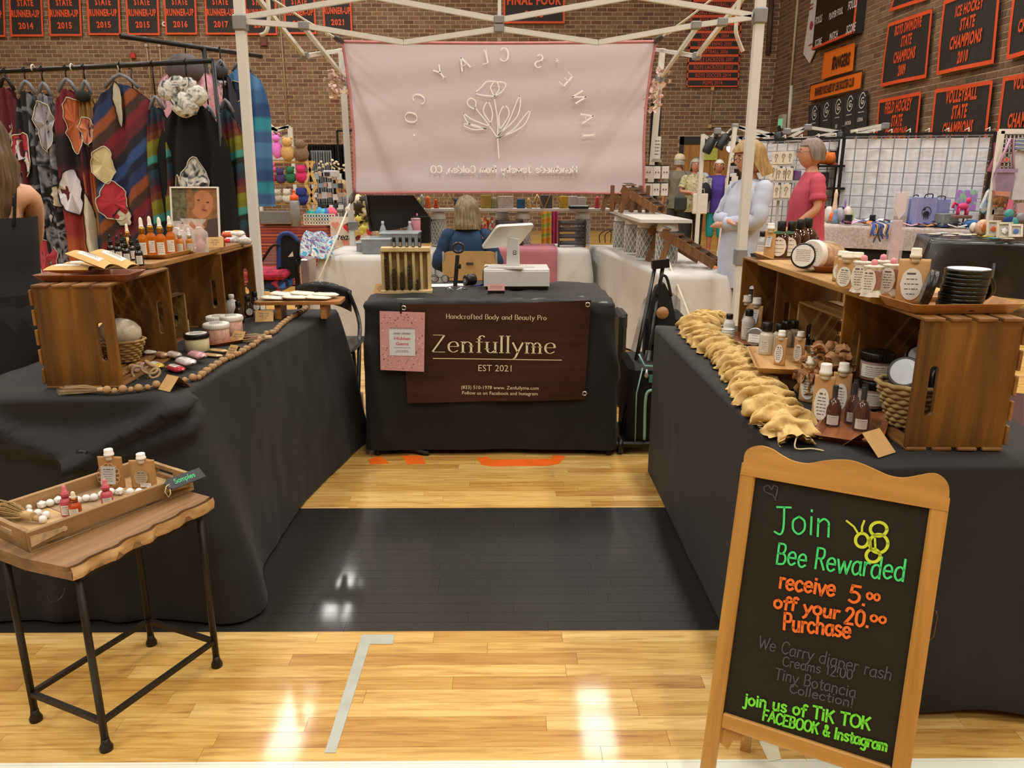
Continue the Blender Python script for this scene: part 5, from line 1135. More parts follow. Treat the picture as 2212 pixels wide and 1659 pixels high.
# == chalkboard A-frame
zt, zb = .755, .222
TL, TR_, BL = at(1632.5, 1030, z=zt), at(2008, 1097, z=zt), at(1573.5, 1542, z=zb)
ex = (TR_-TL).normalized(); up = (TL-BL); up -= ex*up.dot(ex); Hh = up.length; ey = up.normalized(); ez = ex.cross(ey); Wd_ = (TR_-TL).length
MF = Matrix((ex, ey, ez)).transposed().to_4x4(); MF.translation = TL-ey*Hh
def bpt(px, py):
 d = ray(px, py); o = Vector((0, 0, CAM_H)); n = ez; t = (MF.translation-o).dot(n)/d.dot(n); p = o+d*t-MF.translation; return Vector((p.dot(ex), p.dot(ey), 0))
cb = thing('chalkboard_sign', 'wooden framed chalkboard sign with neon lettering standing in front of the right table', 'sign', (0, 0, 0)); cb.matrix_world = MF
OAK = wood('9c6d2e', 'c69850', 3, 'Y', .4, coat=.15); OAKX = wood('9c6d2e', 'c69850', 3, 'X', .4, coat=.15)
fw = .034; t_ = .02
legL = MF.translation.z/ey.z
P('blackboard', MB().box((Wd_/2, Hh/2, -.006), (Wd_+.01, Hh+.01, .006)), mat('17150f', .5, var=.25, scale=6), cb)
for x, lb in ((-fw/2, 0), (Wd_+fw/2, 1)):
 P('side_rail', MB().box((x, (Hh+.03-legL)/2, 0), (fw, Hh+.03+legL, t_), bev=.004), OAK, cb)
P('bottom_rail', MB().box((Wd_/2, -fw/2, -.001), (Wd_, fw, t_-.003), bev=.003), OAKX, cb)
# wavy top rail traced as a board profile
prof = [bpt(a, b) for a, b in [(1608, 1000), (1611, 978), (1624, 966), (1645, 963), (1668, 970), (1690, 984), (1715, 996), (1745, 1001), (1775, 996), (1805, 993), (1835, 994), (1860, 1001), (1890, 1014), (1920, 1027), (1950, 1032), (1980, 1028), (2005, 1023), (2025, 1024), (2042, 1036), (2050, 1052), (2050, 1072)]]
prof = [(p.x, p.y) for p in spline(prof, 3)]
P('top_rail', MB().prism([(-fw, Hh)]+[(Wd_+fw, Hh)]+prof[::-1], -t_/2-.001, t_/2+.001), OAKX, cb)
for x in (.03, Wd_-.03): P('rear_leg', MB().bar((x, Hh*.95, -.02), (x, -legL*.98, -.02-.22), .024, .014, up=(0, 0, 1)), OAK, cb)
P('rear_brace', MB().bar((.03, -.02, -.18), (Wd_-.03, -.02, -.18), .014, .03, up=(0, 1, 0)), OAKX, cb)
P('corner_brace', MB().prism([(0, -.034), (.055, -.034), (.052, -.052), (.03, -.060), (.02, -.085), (0, -.075)], -.02, -.008), OAK, cb); P('chain_hook', MB().tube([(Wd_+fw+.004, Hh*.62, -.01), (Wd_+fw+.008, Hh*.6, -.012), (Wd_+fw+.006, Hh*.52, -.012), (Wd_+fw-.002, Hh*.50, -.01)], .0018, 6), mat('5a4a38', .3, .8), cb)
CHM = [mat('43d977', .5, var=0), mat('e4702c', .5, var=0), mat('4b5058', .6, var=0), mat('c4d83a', .5, var=0), mat('6fdc3c', .5, var=0)]
def chalk(text, x0, y0, x1, y1, hp, w, mi, wob=.04, slant=.08):
 a, b = bpt(x0, y0), bpt(x1, y1); m = bpt((x0+x1)/2, (y0+y1)/2); tp = bpt((x0+x1)/2+hp*.0, (y0+y1)/2-hp); h = (tp-m).length
 W = sum(_strokes(c)[0]+.6 for c in text)*h/8; Lw = (b-a).length; mb = MB()
 M = Matrix.Translation(a+Vector((0, 0, .0008))) @ Matrix.Rotation(atan2((b-a).y, (b-a).x), 4, 'Z'); s_ = mpp(TL)
 pen(mb, text, h, w*s_, M, xs=Lw/W, wob=wob, slant=slant); P('chalk_lettering', mb, CHM[mi], cb)
chalk('Join', 1671, 1152, 1801, 1158, 60, 4.2, 0); chalk('Bee Rewarded', 1676, 1217, 1957, 1257, 46, 4.2, 0); chalk('receive', 1683, 1270, 1806, 1289, 36, 5.5, 1); chalk('5.', 1832, 1300, 1874, 1308, 36, 5.5, 1); chalk('oo', 1872, 1294, 1903, 1297, 22, 4.5, 1)
chalk('off your', 1671, 1311, 1815, 1337, 28, 5.5, 1); chalk('20.', 1824, 1346, 1880, 1355, 34, 5.5, 1); chalk('oo', 1880, 1342, 1917, 1346, 22, 4.5, 1); chalk('Purchase', 1692, 1360, 1840, 1378, 36, 5.5, 1)
chalk('We Carry diaper rash', 1638, 1398, 1927, 1472, 27, 2.4, 2); chalk('Creams 12.00', 1690, 1438, 1843, 1468, 21, 2.4, 2); chalk('Tiny Botancia', 1673, 1466, 1850, 1508, 25, 2.4, 2); chalk('Collection!', 1705, 1495, 1844, 1529, 20, 2.4, 2)
chalk('join us of TiK TOK', 1607, 1520, 1881, 1578, 26, 4.6, 4); chalk('FACEBOOK & Instagram', 1647, 1555, 1918, 1624, 24, 4.2, 4)
mb = MB(); s_ = mpp(TL)
def ring_px(mb, cx, cy, rx, ry, w, n=22): ribbon(mb, [bpt(cx+rx*cos(2*pi*k/n), cy+ry*sin(2*pi*k/n)) for k in range(n+1)], w*s_, None, TR(0, 0, .0009))
ring_px(mb, 1862, 1167, 14, 15, 6); ring_px(mb, 1898, 1174, 20, 20, 6); ring_px(mb, 1898, 1143, 18, 15, 6); ring_px(mb, 1886, 1200, 15, 14, 6)
for ln in ([(1852, 1150), (1845, 1138), (1829, 1125)], [(1862, 1150), (1862, 1138), (1867, 1125)]): ribbon(mb, [bpt(*p) for p in ln], 4*s_, None, TR(0, 0, .0009))
for x in (1880, 1890): ribbon(mb, [bpt(x, 1163), bpt(x+1, 1186)], 4*s_, None, TR(0, 0, .0009))
P('chalk_bee', mb, CHM[3], cb); mb = MB(); ribbon(mb, [bpt(*p) for p in [(1676, 1080), (1670, 1070), (1652, 1062), (1650, 1052), (1660, 1048), (1667, 1058), (1672, 1048), (1680, 1052), (1678, 1066), (1674, 1080)]], 2*s_, None, TR(0, 0, .0009)); P('chalk_heart', mb, CHM[2], cb)
# == banners and fixtures on the walls
ORG = mat('d9532a', .6, var=.06); BNR = mat('2b2826', .7, var=.15, scale=4); RED2 = mat('c24a26', .6, var=.08)
def wall_banner(px, lines_, label, wall='back', name='wall_banner', group=None, bord=.045, base=BNR, bm=ORG, tm=ORG, xs=.62, hs=None, gap=1.14, bold=.042, billow=.02):
 """px: four reference corners TL TR BR BL; cloth banner with a coloured binding and sewn block letters"""
 pl = dict(Y=WY-.06) if wall == 'back' else dict(X=WX-.06)
 c = [at(*p, **pl) for p in px]; t = thing(name, label, 'banner', c[3], group=group); o = c[3]
 n = Vector((0, -1, 0)) if wall == 'back' else Vector((-1, 0, 0)); rr = random.Random(label)
 def f(u, v):
  p = c[0].lerp(c[1], u).lerp(c[3].lerp(c[2], u), v); return p-o+n*(.012+billow*(.5+.5*sin(u*5+rr.random()*0))*v*(.6+.4*sin(v*4+u*7)))
 P('cloth_panel', MB().grid(f, 10, 12), base, t); W = ((c[1]-c[0]).length+(c[2]-c[3]).length)/2; H = ((c[3]-c[0]).length+(c[2]-c[1]).length)/2
 mb = MB(); bu, bv = bord/W, bord/H
 def st(u0, v0, u1, v1, k=8):
  vs = []
  for i in range(k+1):
   for (a, b) in (((u0+(u1-u0)*i/k, v0), (u0+(u1-u0)*i/k, v1)) if abs(u1-u0) > abs(v1-v0)*1.0001 and (v1-v0) <= bv*1.01 else ((u0, v0+(v1-v0)*i/k), (u1, v0+(v1-v0)*i/k))): vs.append(f(a, b)+n*.006)
  mb.add(vs, [(2*i, 2*i+1, 2*i+3, 2*i+2) for i in range(k)])
 st(0, 0, 1, bv); st(0, 1-bv, 1, 1); st(0, 0, bu, 1); st(1-bu, 0, 1, 1); P('binding', mb, bm, t)
 if lines_:
  mb = MB(); ux = (c[1]-c[0]).normalized()
  for (txt, vv, hh, *r) in lines_:
   p = f(.5 if not r else r[0], vv)+n*.010; bf(mb, txt, hh*H*(1.25 if wall == 'right' and base is BNR else 1.08), facing(p, n), xs=(xs if len(r) < 2 else r[1])*(.78 if wall == 'right' and base is BNR else 1), bold=bold, gap=gap)
  P('lettering', mb, tm, t)
 return t
SRU = lambda y: [('STATE', .615, .078, .5, .6), ('RUNNER-UP', .755, .082, .5, .52), (y, .905, .074, .5, .82)]
for i, (x0, x1, yt, yb, yr) in enumerate([(24, 95, -95, 79, '2014'), (108, 178, -95, 78, '2015'), (192, 262, -95, 76, '2015'), (276, 346, -95, 76, '2015'), (358, 427, -95, 75, '2016'), (446, 514, -95, 75, '2017'), (532, 600, -95, 76, '2018'), (616, 684, -95, 74, '2020'), (700, 762, -95, 70, '2021')]):
 x0 -= 3; wall_banner([(x0-6, yt), (x1-7, yt), (x1, yb), (x0+3, yb)], SRU(yr), 'black and orange STATE RUNNER-UP %s banner on the far wall, %s from the left' % (yr, ['second', 'third', 'fourth', 'fifth', 'sixth', 'seventh', 'eighth', 'ninth', 'tenth'][i]), group='runner-up banners on the far wall')
wall_banner([(-64, -95), (8, -95), (13, 80), (-58, 80)], SRU('2013'), 'black and orange runner-up banner cut off at the left edge of the photo', group='runner-up banners on the far wall')
wall_banner([(1088, -130), (1221, -130), (1220, 51), (1087, 51)], [('FINAL FOUR', .77, .10, .5, .78), ('2018', .925, .075, .5, 1.0)], 'black and orange FINAL FOUR banner above the pink sign', xs=.7, bord=.05)
# list of small title strips, hung one under another
rows = ['GIRLS GOLF 2001', 'BOYS VOLLEYBALL 2002', 'GIRLS SOFTBALL 2002', 'BOYS TENNIS 2003', 'GIRLS TRACK 2003', 'SOFTBALL 2004', 'GIRLS TENNIS 2005', 'SOFTBALL 2006', 'GIRLS LACROSSE 2007', 'BOYS LACROSSE 2007', 'BOYS SOCCER 2014', 'POMS 2014']
for k, tx in enumerate(rows):
 y1 = 188-16.6*(11-k)*1.02; y0 = y1-17; xa = 1482+(11-k)*1.15; xb = 1595+(11-k)*.7
 wall_banner([(xa+1, y0), (xb+1, y0), (xb, y1), (xa, y1)], [(tx, .73, .46)], 'orange edged strip reading %s, %s from the bottom' % (tx, ['lowest one', 'second', 'third', 'fourth', 'fifth', 'sixth', 'seventh', 'eighth', 'ninth', 'tenth', 'eleventh', 'twelfth'][11-k]), name='title_strip', group='title strips hung in a column', bord=.03, xs=.72, bold=.005, billow=0)
# right wall
def RB(px, ls, label, **k): return wall_banner(px, ls, label, wall='right', **k)
RB([(1921, 51), (2017, 18), (2003, 168), (1905, 188)], [('BOYS SWIM/DIVE', .22, .12), ('STATE', .43, .13), ('CHAMPIONS', .66, .135), ('2009', .88, .13)], 'black BOYS SWIM/DIVE STATE CHAMPIONS 2009 banner on the right wall', xs=.62, bord=.06, billow=.05)
RB([(2041, 2), (2166, -45), (2149, 137), (2026, 163)], [('ICE HOCKEY', .27, .11), ('STATE', .47, .12), ('CHAMPIONS', .69, .13), ('2010', .90, .12)], 'black ICE HOCKEY STATE CHAMPIONS 2010 banner on the right wall', xs=.68, bord=.06, billow=.05)
RB([(2196, -50), (2330, -100), (2300, 98), (2177, 130)], [('STATE', .45, .12), ('CHAMPIONS', .7, .12)], 'black banner high at the right edge of the photo', xs=.68, bord=.06, billow=.05)
RB([(1900, 216), (1993, 197), (1978, 345), (1892, 350)], [('FIELD HOCKEY', .24, .14), ('STATE', .46, .14), ('CHAMPIONS', .66, .14)], 'black FIELD HOCKEY STATE CHAMPIONS banner above the grid curtain', xs=.6, bord=.06, billow=.04)
RB([(2022, 193), (2148, 172), (2128, 345), (2008, 350)], [('VOLLEYBALL', .21, .14), ('STATE', .43, .14), ('CHAMPIONS', .65, .14)], 'black VOLLEYBALL STATE CHAMPIONS banner on the right wall', xs=.62, bord=.06, billow=.04)
RB([(2170, 166), (2300, 145), (2280, 345), (2150, 350)], [('VOLLEYBALL', .16, .12), ('CHAMPIONS', .60, .13)], 'black volleyball banner cut off by the right edge of the photo', xs=.62, bord=.06, billow=.04)
RB([(1938, -20), (2010, -50), (2004, 0), (1923, 26)], [('2008', .6, .4)], 'bottom of a black and orange banner high on the right wall', xs=.8, bord=.06)
ORP = mat('e8761f', .5, var=.04); DK = mat('2b211c', .6, var=0)
RB([(1782, 115), (1849, 92), (1844, 152), (1776, 172)], [('RANGERS', .74, .42, .62, .55), ('the', .42, .2, .4, .6)], 'orange banner with dark horse rider mark and the word RANGERS', base=ORP, bm=ORP, tm=DK, bord=.02, billow=.03)
RB([(1752, 183), (1866, 151), (1861, 193), (1749, 221)], [('BANNERS PURCHASED BY LEHS BOOSTER CLUB', .72, .42, .5, .36)], 'long orange banner with dark booster club lettering', base=ORP, bm=DK, tm=DK, bord=.025, billow=.02)
GRY = mat('33363a', .5, var=.05); GW = mat('d5d6d6', .5, var=0)
for k in range(5):
 xa, xb = 1748+k*25.2+(1.5 if k > 3 else 0), 1771+k*26; ya, yb = 228-k*7, 222-k*6.6
 t = RB([(xa+1, ya), (xb+1, yb), (xb-2, 305), (xa-3, 305)], [], 'grey award banner with white G emblem on the right wall, %s from the left' % ['first', 'second', 'third', 'fourth', 'fifth'][k], base=GRY, bm=GRY, bord=.02, name='award_banner', group='grey award banners', billow=0)
 o = Vector(t.location); c = at((xa+xb)/2, (ya+yb)/2+19, X=WX-.09)-o; M = facing(c, (-1, 0, 0)); mb = MB(); s = .14
 ribbon(mb, [Vector((s*.92*cos(a)*(.8 if .6 < a < 1.2 else 1), s*sin(a), 0)) for a in [.5+5.6*j/24 for j in range(25)]], .022, None, M)
 bf(mb, 'G', .13, M @ TR(0, -.065, 0), bold=.03, xs=1.1); lines(mb, M, [(-.12, .12, -.22)], .018, 0)
 if k > 1: bf(mb, ['', '', 'DEI', 'ANDREA', 'LORNA'][k], .075, M @ TR(0, -.46+.02*k, 0), xs=.7, bold=.02)
 P('emblem', mb, GW, t)
# scoreboard and pennant
c = [at(*p, X=WX-.14) for p in ((1770, -70), (1861, -100), (1850, 74), (1759, 107))]; sb = thing('scoreboard', 'black scoreboard with orange edge and white captions on the right wall', 'scoreboard', c[3]); o = c[3]
y0, y1, zlo, zhi = c[3].y, c[2].y, min(c[3].z, c[2].z), max(c[0].z, c[1].z); yl, yr_ = max(y0, y1), min(y0, y1); zl = (c[3].z+c[2].z)/2
P('cabinet', MB().box((.04, (yr_-yl)/2, (zhi-zl)/2+zl-o.z), (.18, yl-yr_, zhi-zl)), mat('1a1714', .4), sb)
mb = MB(); mb.box((-.055, (yr_-yl)/2, zl-o.z+.03), (.02, yl-yr_, .05)); mb.box((-.055, yr_-yl+.03, (zhi-zl)/2+zl-o.z), (.02, .05, zhi-zl)); P('edge_stripe', mb, ORG, sb)
mb = MB()
for tx, px, py, h in (('FOULS', 1768, 50, .15), ('FOULS', 1841, 18, .16), ('PLAYER FOUL', 1805, 36, .13), ('SCORE', 1767, 98, .14), ('SCORE', 1837, 70, .16), ('MATCH', 1800, 84, .14)): bf(mb, tx, h, facing(at(px, py, X=WX-.21)-o, (-1, 0, 0)), xs=.62, bold=.02)
P('captions', mb, GW, sb)
c = [at(*p, X=WX-.06) for p in ((1757, -30), (1767, -34), (1762, 108), (1749, 136), (1736, 116))]; t = thing('pennant', 'white pointed pennant with red emblem beside the scoreboard', 'pennant', c[0]); mb = MB(); mb.add([p-c[0] for p in c], [(0, 1, 2, 3, 4)]); P('pennant_cloth', mb, mat('d8d9de', .6), t, solid=.02)
mb = MB(); lines(mb, facing(at(1752, 12, X=WX-.085)-c[0], (-1, 0, 0)), [(-.1, .1, 0), (-.1, .1, -.08)], .035); lines(mb, facing(at(1750, 98, X=WX-.085)-c[0], (-1, 0, 0)), [(-.1, .1, 0)], .03); mb.lathe([(1e-4, 0), (.09, 0)], 12, facing(at(1752, 55, X=WX-.085)-c[0], (-1, 0, 0)), cap=False); P('print', mb, mat('a8434c', .6), t)
def conduit(px, pl, r, label, m=mat('a58d6c', .6), cat='conduit', name='conduit'): tag(P(name, MB().tube([at(*p, **pl) for p in px], r, 6), m), label, cat)
PB = dict(Y=WY-.04); PR_ = dict(X=WX-.04)
conduit([(352, -20), (354, 48)], PB, .012, 'thin cord hanging between banners on the far wall'); tag(P('pull_ring', MB().tube([at(355+4*cos(a), 52+4*sin(a), Y=WY-.05) for a in [2*pi*k/12 for k in range(12)]], .022, 6, closed=True), mat('d7d3cb', .5)), 'small white ring at the end of the cord on the far wall', 'ring')
conduit([(316, 98), (328, 200)], PB, .02, 'tan conduit running down the far wall from the left outlet box'); conduit([(344, 98), (352, 190)], PB, .02, 'tan conduit running down the far wall from the right outlet box')
conduit([(600, -20), (625, 310)], PB, .02, 'long tan conduit behind the left truss of the near tent'); conduit([(1539, 196), (1533, 270)], PB, .02, 'short tan conduit under the title strips'); conduit([(1533, 273), (1655, 273)], PB, .02, 'level tan conduit above the far door')
conduit([(1668, -20), (1659, 118)], PB, .07, 'dark downpipe in the far right corner', mat('4e3b33', .6), 'pipe', 'downpipe')
conduit([(1708, 185), (1725, -20)], PR_, .03, 'pale rope pipe on the right wall beside the scoreboard', mat('b8a98b', .6)); conduit([(1703, 285), (1710, 185)], PR_, .045, 'white vertical pipe above the small far tent', mat('d5d1c6', .5), 'pipe', 'pipe')
for (px, py, s_, c_, lb) in ((313, 84, .09, 'c9c4b8', 'pale junction box under the banners on the far wall'), (316, 98, .07, 'a9a49a', 'left grey outlet box on the far wall'), (344, 98, .07, 'a9a49a', 'right grey outlet box on the far wall'), (287, 120, .12, 'b23a2c', 'red fire alarm with white strobe on the far wall'), (1539, 192, .08, 'b79c6c', 'tan box under the title strips'), (1533, 273, .09, 'b79c6c', 'tan junction box above the far door'), (570, 91, .16, '6b3a2e', 'dark red plate on the far wall behind the tent')):
 tag(P('junction_box', MB().box((0, 0, 0), (s_, .06, s_*1.1), bev=.008), mat(c_, .5), None, at(px, py, Y=WY-.05)), lb, 'box')
p = at(1690, 263, X=WX-.1); t = thing('exit_sign', 'green lit exit sign on the right wall near the corner', 'sign', p); P('housing', MB().box((0, 0, 0), (.1, .36, .34), bev=.01), mat('a8a59c', .5), t); P('lit_face', MB().box((-.055, -.0, -.04), (.01, .28, .22)), mat('7fd6a0', .4, var=0, emit=.35), t)
# == near tent frame
ALU = mat('d3d3cc', .35, 0, var=.03); ALG = mat('8d8f8f', .45, .3)
TN, TF = 4.85, 7.89; tent = thing('canopy_frame', 'white pop-up canopy frame without its roof behind the middle table', 'canopy frame', (0, 0, 0))
def L2(px0, py0, px1, py1, Yv, w=.032, z1=None):
 a, b = at(px0, py0, Y=Yv), at(px1, py1, Y=Yv); return a, b
for (a, b, Yv, wd, ph) in (((512, -60), (560, 640), TN, .052, 45), ((1648, -60), (1600, 560), TN, .052, 30), ((737, 105), (760, 500), TF, .052, 170), ((1431, 105), (1405, 400), TF, .052, 165)):
 A, B = at(*a, Y=Yv), at(*b, Y=Yv); d = (B-A); F = A+d*((A.z-.02)/(A.z-B.z)); F.y = Yv
 l = P('leg', MB().bar(A, F, wd, wd, up=(0, 1, 0)), ALU, tent); P('foot_plate', MB().box((F.x, F.y, .006), (.11, .11, .012)), ALG, l)
 q = at(A.x and (a[0]+(b[0]-a[0])*(ph-a[1])/(b[1]-a[1])), ph+5, Y=Yv); P('slider_bracket', MB().box(q, (.075, .075, .085), bev=.008), ALG, l)
P('leg_clamp', MB().box(at(1599, 555, Y=TN), (.07, .07, .10), bev=.005), ALG, tent); P('leg_clamp', MB().box(at(763, 487, Y=TF), (.09, .08, .09), bev=.008), ALG, tent)
def truss(pts, w=.026):
 for i in range(len(pts)-1): P('truss_bar', MB().bar(pts[i], pts[i+1], w, w*1.1), ALU, tent)
n1 = lambda x, y: at(x, y, Y=TN)
truss([n1(530, 37), n1(800, -8), n1(1075, 42)]); truss([n1(530, 47), n1(658, 56)]); truss([n1(658, 56), n1(872, 92), n1(1075, 63)]); truss([n1(1085, 42), n1(1372, -8), n1(1625, 33)]); truss([n1(1085, 63), n1(1292, 92), n1(1500, 55), n1(1622, 38)])
P('center_post', MB().bar(at(1079, -10, Y=TN+.03), at(1079, 88, Y=TN+.03), .02, .02, up=(0, 1, 0)), ALU, tent)
for x, y, Yv in ((1078, 43, TN), (1078, 62, TN), (657, 56, TN), (1503, 55, TN), (1560, 48, TN)): P('joint', MB().box(at(x, y, Y=Yv), (.06, .045, .045), bev=.006), ALG, tent)
sl = lambda px, py, Yv: at(px, py, Y=Yv)
truss([sl(554, -8, 5.3), sl(658, 121, 6.0)]); truss([sl(656, 58, 5.6), sl(742, 165, TF)]); truss([sl(658, 121, 6.0), sl(755, 106, TF)]); truss([sl(1607, -8, 5.3), sl(1505, 121, 6.0)]); truss([sl(1506, 58, 5.6), sl(1430, 165, TF)]); truss([sl(1505, 121, 6.0), sl(1415, 107, TF)])
for x, y, Yv in ((658, 121, 6.0), (1505, 121, 6.0)): P('joint', MB().box(sl(x, y, Yv), (.06, .05, .05), bev=.006), ALG, tent)
# pink sign and its ropes
BYY = 7.45; PKS = NT('pink_fabric'); nz = PKS.noise(2.5, 3, .5, stretch=(.15, 1, 1)); r = PKS.ramp([(.35, 'c9babd'), (.65, 'd2c5c8')], nz, 0); PKS.l(r, 0, PKS.b, 'Base Color'); PKS.bump(nz, 0, .5, .02); PKS.set(Roughness=.8)
c = [at(*p, Y=BYY) for p in ((739, 90), (1416, 90), (1391, 419), (766, 417))]
bnr = thing('fabric_sign', 'large pale pink fabric sign seen from behind with white mirrored print', 'banner', (0, 0, 0))
def pf(u, v):
 p = c[0].lerp(c[1], u).lerp(c[3].lerp(c[2], u), v); bow = .05*sin(pi*v); p.x += bow*(1 if u < .5 else -1)*abs(2*u-1)**3*.8; p.z += .0*(1-v); return (p.x, p.y-.02*sin(u*4+v*3)*sin(pi*v)+.006*sin(v*24+u*4), p.z-.012*sin(pi*u)*(1-2*v))
P('fabric', MB().grid(pf, 40, 26), PKS.m, bnr)
mb = MB(); edge = [pf(u/30, 0) for u in range(31)]+[pf(1, v/20) for v in range(21)]+[pf(1-u/30, 1) for u in range(31)]+[pf(0, 1-v/20) for v in range(21)]; mb.tube(edge, .012, 5); P('hem_piping', mb, mat('c07a7c', .6), bnr)
mb = MB(); s = mpp(c[0]); R180 = Matrix.Diagonal((-1, 1, 1, 1))
def pl_(px, py, rot=0.0): return facing(at(px, py, Y=BYY-.035), (0, -1, 0)) @ R180 @ TR(rz=rot)
for ch, x, y, rz in (('I', 1271, 290, -1.5), ('A', 1268, 252, -1.35), ('N', 1250, 208, -1.05), ('E', 1221, 170, -.75), ("'", 1197, 141, -.5), ('S', 1163, 132, -.25), ('C', 1088, 118, 0), ('L', 1044, 124, .2), ('A', 1000, 138, .45), ('Y', 950, 158, .7), ('C', 905, 215, 1.2), ('O', 888, 255, 1.4)):
 pen(mb, ch, 27*s, 3.4*s, pl_(x, y, -rz) @ TR(0, -13*s, 0), thin=1.3*s, just='c', serif=True)
pen(mb, 'Handmade Jewelry from Golden, CO', 15*s, 3.2*s, pl_(1088, 373), thin=1.9*s, just='c', xs=1.05)
FPK = facing(at(1080, 250, Y=BYY-.035), (0, -1, 0)); FPI = FPK.inverted()
def lp(pts, w=2.2): ribbon(mb, [FPI @ at(x, y, Y=BYY-.035) for x, y in pts], w*s, None, FPK)
def loop(pts, w=2.2): lp([(p.x, p.y) for p in spline([Vector((x, y, 0)) for x, y in pts], 5)], w)
loop([(1078, 342), (1075, 300), (1075, 260), (1068, 215)]); loop([(1068, 208), (1040, 205), (1028, 200), (1040, 188), (1052, 176), (1072, 176), (1092, 180), (1086, 196), (1068, 208)]); loop([(1068, 208), (1060, 190), (1066, 178)]); loop([(1068, 208), (1078, 192), (1074, 178)])
loop([(1075, 298), (1050, 262), (1026, 232)]); loop([(1026, 236), (1012, 228), (1010, 218), (1018, 212), (1028, 220), (1026, 236)])
for pts in ([(1056, 272), (1020, 258), (1002, 246), (1014, 268), (1048, 278)], [(1050, 278), (1018, 268), (1000, 270), (1024, 280), (1050, 278)], [(1060, 266), (1044, 240), (1054, 220), (1064, 244), (1060, 266)], [(1080, 280), (1078, 250), (1090, 228), (1100, 246), (1080, 280)], [(1076, 292), (1098, 264), (1122, 208), (1118, 250), (1076, 292)], [(1078, 298), (1110, 278), (1144, 238), (1130, 272), (1078, 298)]): loop(pts)
mb.lathe([(1e-4, 0), (2*s, 0)], 10, pl_(895, 292), cap=False); P('lettering', mb, mat('f6f3ee', .6, var=0), bnr)
ROPE = mat('d2ccb8', .8);
for i, (a, b, lb) in enumerate([((739, 90), (560, -20), 'white rope from the top left corner of the pink sign'), ((1416, 90), (1580, -35), 'white rope from the top right corner of the pink sign'), ((764, 420), (688, 605), 'white rope running down from the lower left corner of the pink sign'), ((1392, 424), (1492, 690), 'white rope running down from the lower right corner of the pink sign')]):
 A = at(*a, Y=BYY-.02); B = at(*b, Y=(6.2 if i < 2 else 6.3 if i == 2 else 4.9)); mid = (A+B)/2-Vector((0, 0, .01)); t = thing('rope', lb, 'rope', (0, 0, 0)); P('cord', MB().tube([A, mid, B], .009, 6), ROPE, t)
 P('cord_lock', MB().tube([A, A.lerp(B, .06), A.lerp(B, .12)], [.02, .03, .015], 8), mat('3a322c', .4), t); P('knot', MB().ico(A.lerp(B, .2), .028, 1, jit=.2), ROPE, t)
def hook(pts, Yv, lb): tag(P('cord_end', MB().tube(spline([at(*p, Y=Yv) for p in pts], 5), .012, 6), ROPE), lb, 'cord')
hook([(578, -10), (581, 30), (578, 60), (572, 72), (562, 76)], 5.0, 'curled white cord end hanging at the left of the tent truss'); hook([(1598, -5), (1592, 40), (1590, 70), (1600, 100), (1605, 112)], 5.0, 'white cord end dangling at the right tent truss')
FLW = [mat('e3cdb9', .7, var=.15, scale=30), mat('e0c4c2', .7, var=.12)]
for (cx, cy, w, h, lb, side) in ((728, 183, 22, 50, 'pale silk flower cluster at the left edge of the pink sign', 0), (1417, 195, 24, 84, 'pale pink silk flower cluster at the right edge of the pink sign', 1)):
 t = thing('silk_flowers', lb, 'flowers', at(cx, cy, Y=BYY+.05)); s = mpp(t.location); rr = random.Random(cx); pm_ = MB().grid(lambda u, v: ((u-.5)*.05*(1-.4*abs(2*v-1)), v*.05, .014*sin(pi*u)), 4, 4)
 ms = [pm_.mesh('petal', m) for m in FLW]
 for k in range(60): o = P('petal', ms[k % 2], None, t, (rr.gauss(0, w*.38)*s, rr.uniform(-.05, .05), rr.uniform(-.5, .5)*h*s)); o.rotation_euler = (rr.uniform(0, 6), rr.uniform(-1, 1), rr.uniform(0, 6)); o.scale = [rr.uniform(.6, 1.1)]*3
# == people
def skin(name, nodes, edges, m, parent, sub=1, root=0):
 me = bpy.data.meshes.new(name); me.from_pydata([n[0] for n in nodes], edges, []); me.materials.append(m)
 o = bpy.data.objects.new(name, me); COL.objects.link(o); o.parent = parent
 k = o.modifiers.new('k', 'SKIN'); k.use_smooth_shade = True
 for i, sv in enumerate(me.skin_vertices[0].data):
  r = nodes[i][1]; sv.radius = (r, r) if not isinstance(r, tuple) else r; sv.use_root = (i == root)
 u = o.modifiers.new('u', 'SUBSURF'); u.levels = sub; u.render_levels = sub
 return o
def hand_nodes(nodes, edges, w_i, wrist, d, side, up, s=1.0):
 """palm and five bent fingers growing from the wrist node"""
 d = Vector(d).normalized(); up = Vector(up).normalized(); x = d.cross(up).normalized()*side; wrist = Vector(wrist)
 nodes.append((wrist+d*.045*s, .024*s)); pi_ = len(nodes)-1; edges.append((w_i, pi_)); nodes.append((wrist+d*.078*s, .022*s)); k_ = len(nodes)-1; edges.append((pi_, k_))
 for j, (off, L) in enumerate(((-.03, .062), (-.010, .075), (.011, .070), (.030, .054))):
  b = wrist+d*.088*s+x*off*s; nodes.append((b, .0095*s)); a = len(nodes)-1; edges.append((k_, a)); nodes.append((b+d*L*.55*s-up*.008*s, .008*s)); c2 = len(nodes)-1; edges.append((a, c2)); nodes.append((b+d*L*.85*s-up*.03*s, .007*s)); edges.append((c2, len(nodes)-1))
 b = wrist+d*.04*s-x*.034*s; nodes.append((b, .011*s)); a = len(nodes)-1; edges.append((pi_, a)); nodes.append((b+d*.045*s-x*.018*s-up*.01*s, .009*s)); edges.append((a, len(nodes)-1))
